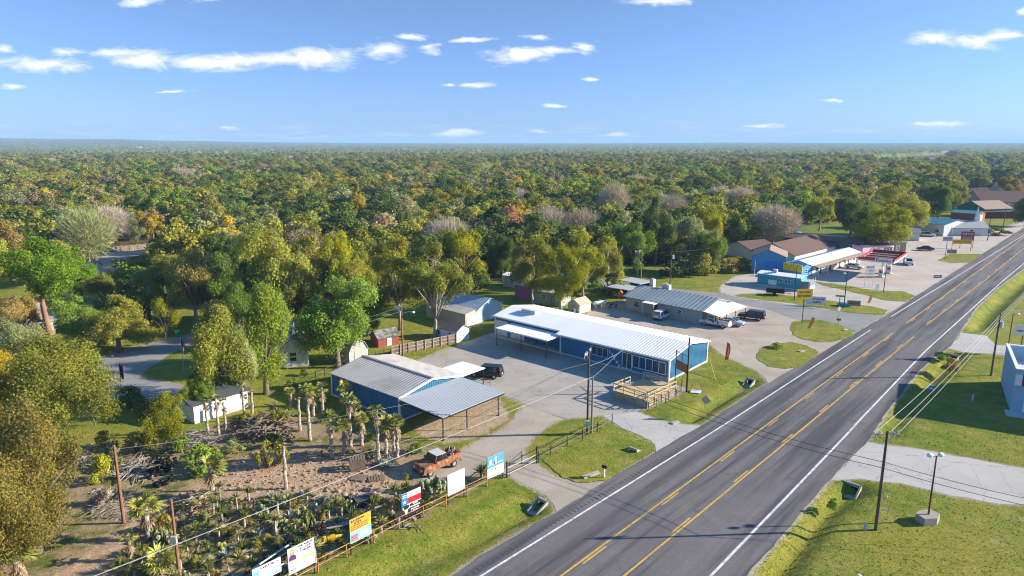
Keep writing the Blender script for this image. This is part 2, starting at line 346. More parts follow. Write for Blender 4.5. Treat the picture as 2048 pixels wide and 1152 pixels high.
def grass_mat(name, plain=False):
    m = bpy.data.materials.new(name); m.use_nodes = True; t = m.node_tree; b = t.nodes['Principled BSDF']
    b.inputs['Roughness'].default_value = 0.95; b.inputs['Specular IOR Level'].default_value = 0.1
    tc = N(t, 'ShaderNodeNewGeometry').outputs['Position']
    def nz(scale, det=5.0, rough=0.65, off=0.0):
        v = N(t, 'ShaderNodeVectorMath', operation='ADD', ins={0: tc, 1: (off, off * 1.7, 0)}).outputs[0]
        return N(t, 'ShaderNodeTexNoise', ins={'Vector': v, 'Scale': scale, 'Detail': det, 'Roughness': rough}).outputs[0]
    def rng_(v, a, b_, c=0.0, d=1.0): return N(t, 'ShaderNodeMapRange', interpolation_type='SMOOTHSTEP', ins={0: v, 1: a, 2: b_, 3: c, 4: d}).outputs[0]
    def mix(f, a, b_):
        x = N(t, 'ShaderNodeMix', data_type='RGBA'); t.links.new(f, x.inputs[0])
        for i, q in ((6, a), (7, b_)):
            if isinstance(q, tuple): x.inputs[i].default_value = (*q, 1)
            else: t.links.new(q, x.inputs[i])
        return x.outputs[2]
    c = mix(rng_(nz(0.09), 0.38, 0.62), (0.135, 0.18, 0.018), (0.235, 0.225, 0.032))
    c = mix(rng_(nz(0.55, off=31), 0.42, 0.72), c, (0.285, 0.25, 0.05))
    c = mix(rng_(nz(0.16, 7, 0.8, off=77), 0.55, 0.70), c, (0.36, 0.285, 0.13))
    c = mix(rng_(nz(1.6, 4, off=11), 0.58, 0.74), c, (0.085, 0.11, 0.015))
    if not plain:
        def at_(nm): return N(t, 'ShaderNodeAttribute', attribute_name=nm).outputs['Fac']
        def msk(nm, lo, hi, sc_, amp, off): return rng_(MA(t, 'ADD', at_(nm), MA(t, 'MULTIPLY', MA(t, 'SUBTRACT', nz(sc_, 6, 0.7, off), 0.5), amp)), lo, hi)
        yd = mix(rng_(nz(0.35, 6, 0.7, off=5), 0.40, 0.55), (0.13, 0.14, 0.03), (0.32, 0.23, 0.13))
        yd = mix(rng_(nz(1.1, 5, 0.7, off=15), 0.55, 0.68), yd, (0.40, 0.30, 0.19))
        c = mix(msk('yard', -0.8, 0.8, 0.5, 4.0, 3), c, yd)
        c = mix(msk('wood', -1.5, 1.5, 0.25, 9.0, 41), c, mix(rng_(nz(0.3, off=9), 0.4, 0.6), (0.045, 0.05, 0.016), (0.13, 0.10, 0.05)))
        dirt = mix(rng_(nz(0.9, 7, 0.75, off=60), 0.35, 0.65), (0.36, 0.22, 0.125), (0.50, 0.36, 0.235))
        dirt = mix(rng_(nz(2.6, 4, 0.7, off=64), 0.58, 0.7), dirt, (0.22, 0.14, 0.085))
        c = mix(msk('dirt', -0.5, 0.5, 0.6, 3.2, 55), c, dirt)
        c = mix(msk('sand', -0.3, 0.5, 0.7, 3.0, 52), c, mix(rng_(nz(1.3, 6, off=2), 0.4, 0.65), (0.42, 0.29, 0.16), (0.40, 0.33, 0.25)))
        c = mix(msk('hard', -0.55, 0.0, 1.2, 1.1, 58), c, (0.36, 0.30, 0.215))
        c = mix(rng_(at_('meadow'), -1.0, 1.0), c, (0.15, 0.20, 0.035))
    f = rng_(nz(7.0, 3, 0.7, off=90), 0.3, 0.7, 0.68, 1.28)
    v = N(t, 'ShaderNodeVectorMath', operation='SCALE', ins={0: c, 'Scale': f}); t.links.new(v.outputs[0], b.inputs['Base Color'])
    hb = MA(t, 'ADD', nz(5.0, 4, 0.8), MA(t, 'MULTIPLY', nz(0.8, 4, 0.7, off=21), 2.0))
    bp = N(t, 'ShaderNodeBump', ins={'Height': hb, 'Strength': 0.55, 'Distance': 0.16}); t.links.new(bp.outputs[0], b.inputs['Normal'])
    return m
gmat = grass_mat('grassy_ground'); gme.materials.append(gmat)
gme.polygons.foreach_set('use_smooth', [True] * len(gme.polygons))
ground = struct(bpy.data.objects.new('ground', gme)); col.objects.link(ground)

# ------------------------------------------------------------------ paved sheets
def paved_mat(name, c, c2, cracks=0.0, streak=None, bump=0.15, pat=None):
    m = bpy.data.materials.new(name); m.use_nodes = True; t = m.node_tree; b = t.nodes['Principled BSDF']
    b.inputs['Roughness'].default_value = 0.9; b.inputs['Specular IOR Level'].default_value = 0.2
    tc = N(t, 'ShaderNodeTexCoord').outputs['Object']
    def nz(scale, det=6.0, rough=0.65, vec=None): return N(t, 'ShaderNodeTexNoise', ins={'Vector': vec or tc, 'Scale': scale, 'Detail': det, 'Roughness': rough}).outputs[0]
    def rng_(v, a, b_, c_=0.0, d=1.0): return N(t, 'ShaderNodeMapRange', interpolation_type='SMOOTHSTEP', ins={0: v, 1: a, 2: b_, 3: c_, 4: d}).outputs[0]
    def mix(f, a, b_):
        x = N(t, 'ShaderNodeMix', data_type='RGBA'); t.links.new(f, x.inputs[0])
        for i, q in ((6, a), (7, b_)):
            if isinstance(q, tuple): x.inputs[i].default_value = (*q, 1)
            else: t.links.new(q, x.inputs[i])
        return x.outputs[2]
    cc = mix(rng_(nz(0.14), 0.35, 0.65), c, c2)
    if pat: cc = mix(rng_(nz(0.33, 7, 0.75), 0.58, 0.68), cc, pat)
    if streak:
        rot = N(t, 'ShaderNodeMapping', ins={0: tc, 2: (0, 0, -math.atan2(dirR.y, dirR.x))}).outputs[0]
        mp = N(t, 'ShaderNodeVectorMath', operation='MULTIPLY', ins={0: rot, 1: (0.03, 0.62, 1)}).outputs[0]
        cc = mix(rng_(nz(1.0, 5, 0.6, mp), 0.42, 0.66), cc, streak)
        mp2 = N(t, 'ShaderNodeVectorMath', operation='MULTIPLY', ins={0: rot, 1: (0.05, 2.6, 1)}).outputs[0]
        cc = mix(rng_(nz(1.0, 4, 0.6, mp2), 0.55, 0.75, 0.0, 0.55), cc, streak)
    if cracks:
        vo = N(t, 'ShaderNodeTexVoronoi', feature='DISTANCE_TO_EDGE', ins={'Vector': N(t, 'ShaderNodeVectorMath', operation='ADD', ins={0: tc, 1: N(t, 'ShaderNodeVectorMath', operation='SCALE', ins={0: N(t, 'ShaderNodeTexNoise', ins={'Vector': tc, 'Scale': 0.8, 'Detail': 4.0}).outputs[1], 'Scale': 1.6}).outputs[0]}).outputs[0], 'Scale': 0.26}).outputs[0]
        cc = mix(MA(t, 'MULTIPLY', rng_(vo, 0.002, 0.009, 0.8, 0.0), cracks), cc, (0.10, 0.09, 0.075))
    f = rng_(nz(9.0, 4, 0.8), 0.3, 0.7, 0.86, 1.14)
    v = N(t, 'ShaderNodeVectorMath', operation='SCALE', ins={0: cc, 'Scale': f}); t.links.new(v.outputs[0], b.inputs['Base Color'])
    bp = N(t, 'ShaderNodeBump', ins={'Height': nz(6.0, 5, 0.75), 'Strength': bump, 'Distance': 0.08}); t.links.new(bp.outputs[0], b.inputs['Normal'])
    return m
def sheet(name, poly, z, m, jit=0.18, step=1.2, th=0.05):
    """a flat sheet with a worn outline"""
    pts = []; n = len(poly); r = random.Random(len(poly) * 7 + int(z * 1000))
    for i in range(n):
        a, b = Vector(poly[i][:2]), Vector(poly[(i + 1) % n][:2]); L = (b - a).length
        k = max(1, int(min(L, 90) / step)); nrm = Vector((-(b - a).y, (b - a).x)).normalized() if L > 1e-6 else Vector((0, 0))
        for j in range(k):
            p = a + (b - a) * (j / k)
            if j: p = p + nrm * (mnoise.noise(Vector((p.x * 0.5, p.y * 0.5, 3))) * jit * 2 + r.uniform(-jit, jit) * 0.6)
            pts.append(p)
    bm = bmesh.new(); vs = [bm.verts.new((p.x, p.y, z)) for p in pts]; f = bm.faces.new(vs); bm.normal_update()
    if f.normal.z < 0: f.normal_flip()
    bmesh.ops.triangulate(bm, faces=[f])
    me = bpy.data.meshes.new(name); bm.to_mesh(me); bm.free(); me.materials.append(m)
    o = bpy.data.objects.new(name, me); col.objects.link(o); return struct(o)
asphalt = paved_mat('highway_asphalt', (0.140, 0.126, 0.126), (0.172, 0.155, 0.151), streak=(0.072, 0.068, 0.073), cracks=0.35, pat=(0.105, 0.098, 0.10))
lotm = paved_mat('worn_lot_paving', (0.335, 0.295, 0.25), (0.40, 0.355, 0.305), cracks=0.5, pat=(0.24, 0.21, 0.18))
calm = paved_mat('caliche', (0.43, 0.365, 0.295), (0.36, 0.295, 0.225), bump=0.6, pat=(0.29, 0.235, 0.175))
gravm = paved_mat('lot_gravel', (0.375, 0.305, 0.24), (0.445, 0.375, 0.30), bump=0.4, pat=(0.30, 0.24, 0.18))
concm = paved_mat('old_concrete', (0.40, 0.375, 0.345), (0.46, 0.43, 0.39), cracks=0.8)
strm = paved_mat('street_asphalt', (0.24, 0.225, 0.215), (0.29, 0.27, 0.255), cracks=0.4)
sheet('highway', highway_poly, 0.030, asphalt, jit=0.10)
sheet('parking_lot', poly_lot, 0.020, lotm)
sheet('caliche_path', poly_caliche, 0.012, calm, jit=0.35)
sheet('gravel_lot', poly_gravel, 0.012, gravm, jit=0.3)
sheet('station_lot', poly_station, 0.016, paved_mat('station_paving', (0.425, 0.355, 0.295), (0.485, 0.42, 0.355), pat=(0.35, 0.29, 0.235)), jit=0.2)
sheet('side_street', poly_street, 0.022, strm)
sheet('concrete_driveway', poly_drive_r, 0.012, concm)
sheet('verge_driveway', poly_drive_r2, 0.012, concm)
sheet('residential_street', poly_cul, 0.012, strm)
sheet('back_street', poly_backst, 0.012, calm, jit=0.4)
sheet('concrete_apron', P2([(1205,832),(1272,824),(1312,839),(1350,848),(1402,852),(1312,905),(1310,889),(1285,873),(1245,857)]), 0.026, concm, jit=0.05)
gm2 = grass_mat('verge_grass', plain=True)
for k, p in isl.items(): sheet('grass_verge', p, 0.045, gm2, jit=0.25, step=0.7)

# painted lines
def strip(mb, pts, w, z, a=0.0, b=None):
    """a band w wide along a polyline, from distance a to b"""
    pts = [Vector((p[0], p[1], z)) for p in pts]; L = [0]
    for p, q in zip(pts, pts[1:]): L.append(L[-1] + (q - p).length)
    b = L[-1] if b is None else b
    def at(s):
        for i in range(len(pts) - 1):
            if s <= L[i + 1] or i == len(pts) - 2:
                return pts[i] + (pts[i + 1] - pts[i]) * ((s - L[i]) / (L[i + 1] - L[i]))
    ss = [a] + [l for l in L if a < l < b] + [b]; vs = []
    for s in ss:
        p = at(s); d = (at(min(s + 0.5, L[-1])) - at(max(s - 0.5, 0))).normalized(); n = Vector((-d.y, d.x, 0)) * w / 2
        vs += [p + n, p - n]
    mb.add(vs, [(2*i, 2*i + 1, 2*i + 3, 2*i + 2) for i in range(len(ss) - 1)])
def ext(l): return [l[0] - (l[1] - l[0]).normalized() * 25] + l + [l[-1] + dirR * 500]
WL = ext([G(963,1152), G(1413,872), G(1464,840), G(1782,633.5)]); WL2 = [G(1782,633.5), G(1899,562), G(2048,470)]; WL2.append(WL2[-1] + dirR * 500)
YL = ext([G(1122.6,1152), G(1480,889), G(1786,666)]); YL2 = [G(1813,646), G(1929,562)]; YL2.append(YL2[-1] + dirR * 600)
YR = ext([G(1248.6,1152), G(1588,872), G(1828.6,673)]); YR2 = [G(1852,651), G(1971,560)]; YR2.append(YR2[-1] + dirR * 600)
WR = ext([G(1422,1152), G(1691,872), G(1720,840), G(1850,703), G(2008,560), G(2048,527)])
white = mat('road_paint_white', (0.72, 0.70, 0.67), 0.8, 0.25, 3.0, c2=(0.40, 0.38, 0.37), k2=0.48, scale2=1.2)
yellow = mat('road_paint_yellow', (0.60, 0.37, 0.06), 0.8, 0.25, 3.0, c2=(0.36, 0.25, 0.10), k2=0.48, scale2=1.2)
mb = MB(); Lw = sum((q - p).length for p, q in zip(WL[:-1], WL[1:-1])) 
strip(mb, WL[:-1], 0.20, 0.0345, 0, Lw - 13); strip(mb, WL2, 0.20, 0.0345); strip(mb, WR, 0.22, 0.0345)
struct(mb.build('white_edge_lines', white))
mb = MB()
for l, sgn in ((YL, -1), (YR, 1)):
    strip(mb, l[:-1], 0.19, 0.0345)
    off = [p + perR * (-sgn) * 0.0 for p in l[:-1]]
    din = [p + perR * (0.30 if sgn < 0 else -0.30) for p in l[:-1]]
    tot = sum((q - p).length for p, q in zip(din, din[1:])); s = 3.0 if sgn < 0 else 8.5
    while s + 3 < tot: strip(mb, din, 0.17, 0.0345, s, s + 3.2); s += 12.2
for l, sgn in ((YL2, -1), (YR2, 1)):
    strip(mb, l, 0.19, 0.0345); din = [p + perR * (0.30 if sgn < 0 else -0.30) for p in l]; s = 2
    while s < 120: strip(mb, din, 0.17, 0.0345, s, s + 3.2); s += 12.2
struct(mb.build('yellow_lane_lines', yellow))
mb = MB(); rum = [p - perR * 0.75 for p in WL[:-1]]; s = 0
while s < 135: strip(mb, rum, 0.42, 0.034, s, s + 0.16); s += 0.55
rum = [p + perR * 0.42 for p in YL[:-1]]
struct(mb.build('rumble_strip', mat('rumble_groove', (0.055, 0.052, 0.055), 0.9)))
# ------------------------------------------------------------------ buildings
def PIX(v):
    zc = v[1] * CT - (v[2] - H) * ST
    return (CX + v[0] / zc * F, CY - (v[1] * ST + (v[2] - H) * CT) / zc * F)
glass = glass_mat()
FOOT = []
def pt(p): return Vector((p[0], p[1], 0)) if len(p) == 3 else G(*p)
class Frame:
    """a local frame on the ground: x from p0 to p1, y to the far side, z up"""
    def __init__(s, p0, p1):
        s.o = G(*p0) if not isinstance(p0, Vector) else p0; e = G(*p1) if not isinstance(p1, Vector) else p1
        s.d = (e - s.o); s.L = s.d.length; s.d.normalize(); s.n = Vector((-s.d.y, s.d.x, 0)); s.rz = math.atan2(s.d.y, s.d.x)
    def w(s, x, y, z=0): return s.o + s.d * x + s.n * y + Vector((0, 0, z))
    def loc(s, p): q = Vector(p) - s.o; return (q.dot(s.d), q.dot(s.n), p[2])
    def at(s, px, py, z=0): return s.loc(G(px, py, z))
    def u(s, px, y=0.0):
        """where along the wall line the pixel column px meets it"""
        a, b = -60.0, s.L + 60
        for _ in range(60):
            m = (a + b) / 2
            if PIX(s.w(m, y))[0] < px: a = m
            else: b = m
        return a
    def z(s, u, py, y=0.0):
        a, b = -2.0, 20.0
        for _ in range(50):
            m = (a + b) / 2
            if PIX(s.w(u, y, m))[1] > py: a = m
            else: b = m
        return a
def facemat(face, L, D):
    if face == 'f': return Matrix.Identity(4)
    if face == 'r': return Matrix(((0, -1, 0, L), (1, 0, 0, 0), (0, 0, 1, 0), (0, 0, 0, 1)))
    if face == 'l': return Matrix(((0, 1, 0, 0), (-1, 0, 0, D), (0, 0, 1, 0), (0, 0, 0, 1)))
    return Matrix(((-1, 0, 0, L), (0, -1, 0, D), (0, 0, 1, 0), (0, 0, 0, 1)))
white_paint = mat('white_trim', (0.78, 0.77, 0.75), 0.5, 0.08)
def window(root, M, u, z, w, h, n=1, frame=None, proud=0.05, bars=0.06, nv=1):
    fm = MB(M); b = bars
    fm.box(u, u + w, -proud, 0.02, z, z + b); fm.box(u, u + w, -proud, 0.02, z + h - b, z + h)
    for i in range(n + 1):
        x = u + (w - b) * i / n; fm.box(x, x + b, -proud + 0.004, 0.02, z + b, z + h - b)
    for j in range(1, nv): fm.box(u + b, u + w - b, -proud + 0.01, 0.02, z + h * j / nv - b / 2, z + h * j / nv + b / 2)
    f = fm.build('window', frame or white_paint, root)
    g = MB(M); g.box(u + b * 0.5, u + w - b * 0.5, -0.02, 0.015, z + b * 0.5, z + h - b * 0.5); g.build('pane', glass, f)
    return f
def door(root, M, u, z, w, h, m, name='door', grooves=0, handle=True):
    d = MB(M); d.box(u, u + w, -0.05, 0.02, z, z + h)
    for i in range(grooves): zz = z + h * (i + 1) / (grooves + 1); d.box(u + 0.04, u + w - 0.04, -0.07, -0.05, zz - 0.03, zz + 0.03)
    o = d.build(name, m, root)
    if handle:
        k = MB(M); k.box(u + w - 0.16, u + w - 0.08, -0.12, -0.05, z + h * 0.45, z + h * 0.45 + 0.12) if not grooves else k.box(u + w / 2 - 0.15, u + w / 2 + 0.15, -0.12, -0.07, z + 0.25, z + 0.31)
        k.build('handle', mat('dark_metal', (0.05, 0.05, 0.055), 0.4, metal=0.6), o)
    return o
def roof_pair(mb, ax, L, D, e, r, ov, th, rib=None, mi=0, rpos=0.5):
    """two pitched sheets; ax = which way the ridge runs"""
    def P(a, b, z): return (a, b, z) if ax == 'x' else (b, a, z)
    A, B = (L, D) if ax == 'x' else (D, L)
    rb = B * rpos
    for b0, sg in ((0, -1), (B, 1)):
        sl = (r - e) / abs(rb - b0); be = b0 + sg * ov; ze = e - ov * sl
        c = [P(-ov, be, ze + th), P(A + ov, be, ze + th), P(A + ov, rb, r + th), P(-ov, rb, r + th)]
        mb.slab(c[0], c[1], c[2], c[3], th - 0.012, mi)
        if rib:
            up = Vector(c[3]) - Vector(c[0]); u = Vector(c[1]) - Vector(c[0]); o = Vector(c[0])
            if u.cross(up).z < 0: o = Vector(c[1]); u = -u
            nn = u.cross(up).normalized()
            mb.ribs(o + nn * 0.004, u, up, u.length, up.length, rib, 0.04, mi)
def house(name, label, p0, p1, depth, eave, ridge, wall, roof, ax='x', ov=0.3, th=0.12, rib=None, wins=(), doors=(), trim=None, wrib=None, cat='building', group=None, base=None, rpos=0.5, gable=None):
    fr = Frame(p0, p1); L, D = fr.L, depth
    FOOT.append((fr, L, D)); root = thing(name, label, cat, fr.o, fr.rz, group)
    m = MB()
    if ax == 'x': m.prism([(0, 0), (D, 0), (D, eave), (D * rpos, ridge), (0, eave)], 0, L, 'x')
    else: m.prism([(0, 0), (L, 0), (L, eave), (L * rpos, ridge), (0, eave)], 0, D, 'y')
    if wrib:
        for f, ln in (('f', L), ('r', D), ('l', D)):
            q = MB(facemat(f, L, D)); q.ribs((0, -0.004, 0.02), (1, 0, 0), (0, 0, 1), ln, eave - 0.04, wrib, 0.035); m.v += q.v; k = len(m.v) - len(q.v); m.f += [[i + k for i in ff] for ff in q.f]; m.m += q.m
    m.build('wall', wall, root)
    rm = MB(); roof_pair(rm, ax, L, D, eave, ridge, ov, th, rib, 0, rpos); rm.build('roof', roof, root)
    if trim:
        s = 0.09
        for x, y in ((0, 0), (L, 0), (L, D), (0, D)): t = MB(); t.box(x - s, x + s, y - s, y + s, 0, eave - 0.02); t.build('corner_trim', trim, root)
    if base:
        t = MB(); t.box(-0.12, L + 0.12, -0.12, D + 0.12, -0.1, 0.22); t.build('foundation', base, root)
    for wd in wins: window(root, facemat(wd[0], L, D), *wd[1:5], **(wd[5] if len(wd) > 5 else {}))
    for dd in doors: door(root, facemat(dd[0], L, D), *dd[1:6], **(dd[6] if len(dd) > 6 else {}))
    return root, fr
blue_w = mat('blue_metal_siding', (0.030, 0.155, 0.30), 0.5, 0.12, 0.7, c2=(0.05, 0.19, 0.33), k2=0.4, spec=0.4)
white_roof = mat('white_metal_roof', (0.84, 0.82, 0.79), 0.6, 0.05, 0.5, c2=(0.76, 0.735, 0.70), k2=0.4, scale2=0.25, spec=0.2)
galv = mat('weathered_metal_roof', (0.40, 0.38, 0.355), 0.5, 0.08, 0.6, c2=(0.30, 0.26, 0.22), k2=0.42, scale2=0.22, spec=0.4)
galv_blue = mat('galvanised_sheet', (0.29, 0.315, 0.345), 0.5, 0.06, 0.6, c2=(0.25, 0.27, 0.295), k2=0.4, spec=0.5)
dark_metal = mat('dark_metal', (0.05, 0.05, 0.055), 0.4, metal=0.6)
rust_steel = mat('rusty_pipe', (0.30, 0.115, 0.045), 0.8, 0.3, 5.0, c2=(0.42, 0.19, 0.085), k2=0.5, scale2=2.0)
black_steel = mat('black_pipe', (0.022, 0.02, 0.022), 0.5, 0.2)
conc_wall = mat('pale_concrete', (0.50, 0.48, 0.45), 0.9, 0.15, 2.0, bump=0.2)
shingle_brown = mat('brown_shingles', (0.13, 0.075, 0.06), 0.9, 0.28, 4.0, bump=0.4, bscale=12)
shingle_tan = mat('tan_shingles', (0.30, 0.215, 0.165), 0.9, 0.2, 4.0, bump=0.4, bscale=12)
shingle_grey = mat('grey_shingles', (0.21, 0.215, 0.215), 0.9, 0.2, 4.0, bump=0.4, bscale=12)
shingle_slate = mat('slate_shingles', (0.135, 0.15, 0.16), 0.9, 0.2, 4.0, c2=(0.22, 0.23, 0.24), k2=0.4, bump=0.4, bscale=12)

# the long blue shop with the white metal roof
def build_shop():
    fr = Frame((983, 671.7), (1337, 762)); L = fr.L; D = 11.6
    root = thing('retail_building', 'long blue metal shop with white ribbed roof and storefront windows', 'building', fr.o, fr.rz)
    xr = fr.u(1121, 0.0); yb = 1.0; e0, e1, rz_ = 3.25, 3.35, 4.35; ry = 5.6
    m = MB(); out = [(0, yb), (xr, yb), (xr, 0), (L, 0), (L, D), (0, D)]
    m.prism([(0.0, 0.25), (D - 0.0, 0.25), (D, e1), (ry, rz_), (yb, e0 + yb * 0.2), (0, e0 + 0.02)], L - 0.25, L, 'x')
    m.prism([(yb, 0.25), (D, 0.25), (D, e1), (ry, rz_), (yb, e0 + yb * 0.2)], 0, 0.25, 'x')
    m.box(0.25, xr, yb, yb + 0.2, 0.25, e0 + yb * 0.19); m.box(xr, L - 0.25, 0, 0.2, 0.25, e0); m.box(xr, xr + 0.2, 0.2, yb + 0.2, 0.25, e0); m.box(0.25, L - 0.25, D - 0.2, D, 0.25, e1)
    m.ribs((xr + 0.1, -0.004, 0.27), (1, 0, 0), (0, 0, 1), L - xr - 0.2, e0 - 0.3, 0.32, 0.03)
    m.ribs((0.1, yb - 0.004, 0.27), (1, 0, 0), (0, 0, 1), xr - 0.1, e0 - 0.15, 0.32, 0.03)
    q = MB(facemat('r', L, D))
    for i in range(34):
        x = 0.15 + i * (D - 0.3) / 34; top = e0 + (rz_ - e0) * x / ry if x < ry else rz_ - (rz_ - e1) * (x - ry) / (D - ry)
        q.box(x, x + 0.10, -0.04, -0.002, 0.27, top - 0.06)
    k = len(m.v); m.v += q.v; m.f += [[i + k for i in f] for f in q.f]; m.m += q.m
    m.build('wall', blue_w, root)
    f = MB(); f.box(-0.15, L + 0.12, -0.15, D + 0.12, -0.1, 0.25); f.build('foundation', conc_wall, root)
    r = MB(); th = 0.16
    def zz(y): return e0 + (rz_ - e0) * y / ry
    def sheet4(x0, x1, ya, yb2, za, zb):
        c = [(x0, ya, za + th), (x1, ya, za + th), (x1, yb2, zb + th), (x0, yb2, zb + th)]; r.slab(*c, th - 0.02)
        u = Vector((1, 0, 0)); v = Vector(c[3]) - Vector(c[0]); n = u.cross(v)
        if n.z > 0: r.ribs(Vector(c[0]) + Vector((0, 0, 0.004)), u, v, x1 - x0, v.length, 0.5, 0.028)
        else: r.ribs(Vector(c[1]) + Vector((0, 0, 0.004)), -u, v, x1 - x0, v.length, 0.5, 0.028)
    sheet4(-0.25, xr - 0.6, yb - 0.3, ry, zz(yb - 0.3), rz_); sheet4(xr - 0.6, L + 0.35, -0.55, ry, zz(-0.55), rz_)
    sheet4(-0.25, L + 0.35, D + 0.25, ry, e1 - 0.04, rz_)
    rf = r.build('roof', white_roof, root)
    a = fr.at(1040, 620, 4.4); v = MB(); v.box(3.6, 6.6, ry - 1.7, ry - 0.6, rz_ - 0.2, rz_ + 0.42); v.build('roof_vent', mat('aged_white_metal', (0.6, 0.6, 0.58), 0.5), rf)
    for x, y, hh in ((0, yb, e0 + 0.1), (xr, 0, e0 - 0.05), (L, 0, e0 - 0.05), (L, D, e1 - 0.05), (0, D, e1)): t = MB(); t.box(x - 0.11, x + 0.11, y - 0.11, y + 0.11, 0.25, hh); t.build('corner_trim', white_paint, root)
    t = MB(); t.box(xr - 0.6, L + 0.36, -0.66, -0.56, zz(-0.55) - 0.06, zz(-0.55) + 0.17); t.build('eave_trim', white_paint, root); t = MB(); t.box(-0.26, xr - 0.62, yb - 0.4, yb - 0.31, zz(yb - 0.3) - 0.08, zz(yb - 0.3) + 0.17); t.build('eave_trim', white_paint, root)
    t = MB()
    for a_, b_ in (((-0.55, zz(-0.55)), (ry, rz_)), ((ry, rz_), (D + 0.25, e1 - 0.04))):
        t.prism([(a_[0], a_[1] - 0.06), (b_[0], b_[1] - 0.06), (b_[0], b_[1] + 0.2), (a_[0], a_[1] + 0.2)], L + 0.36, L + 0.42, 'x')
    t.build('gable_trim', white_paint, root)
    I = Matrix.Identity(4); Mr = Matrix.Translation((0, yb, 0))
    door_w = mat('white_garage_door', (0.72, 0.72, 0.70), 0.5, 0.06)
    for pa, pb in ((990, 1015), (1021, 1049)):
        ua, ub = fr.u(pa, yb), fr.u(pb, yb); door(root, Mr, ua, 0.25, ub - ua, 2.55, door_w, 'garage_door', 4)
    ua, ub = fr.u(1183, 0), fr.u(1215, 0); window(root, I, ua, 1.15, ub - ua, 1.45, n=3, nv=1)
    ua, ub = fr.u(1243.5, 0), fr.u(1263.2, 0); dd = window(root, I, ua, 0.27, ub - ua, 2.45, n=2, bars=0.09); dd.name = 'glass_door'
    ua, ub = fr.u(1264.2, 0), fr.u(1331, 0); window(root, I, ua, 0.75, ub - ua, 1.85, n=5, bars=0.09)
    ua = fr.u(1068, yb); door(root, Mr, ua, 0.25, 1.0, 2.1, mat('blue_door', (0.02, 0.10, 0.25), 0.4), 'door')
    lt = MB()
    for ch, px, py in (('1', 1219, 703.5), ('3', 1224, 709.5), ('2', 1228.7, 716.5), ('4', 1233.3, 724.5), ('0', 1238, 732.5)):
        u = fr.u(px, 0); put_text(lt, ch, 0.78, u, fr.z(u, py, 0), -0.055, bold=0.025)
    lt.build('number', mat('pale_blue_paint', (0.75, 0.85, 0.9), 0.5, 0.02), root)
    # flat canopy on posts before the garage doors
    cz = 2.95
    c = [fr.at(991, 655.5, cz), fr.at(1094, 681, cz), fr.at(1109, 669, cz), fr.at(1014, 646, cz)]
    xa, xb = c[0][0], c[1][0]; yf = (c[0][1] + c[1][1]) / 2
    m = MB(); m.box(xa, xb, yf, yb - 0.32, cz - 0.12, cz); m.ribs((xa, yf, cz + 0.004), (1, 0, 0), (0, 1, 0), xb - xa, yb - 0.32 - yf, 0.42, 0.04); m.build('canopy', white_roof, root)
    m = MB(); m.box(xa, xb, yf - 0.03, yf - 0.004, cz - 0.2, cz + 0.02); m.build('canopy_fascia', white_paint, root)
    for px in (993.7, 1042, 1092):
        u = fr.u(px, yf + 0.15); p = MB(); p.tube([(u, yf + 0.15, 0), (u, yf + 0.15, cz - 0.12)], 0.06, 8); p.box(u - 0.14, u + 0.14, yf + 0.01, yf + 0.29, 0, 0.04); p.build('post', black_steel, root)
    return fr
shop = build_shop(); FOOT.append((shop, shop.L, 12))

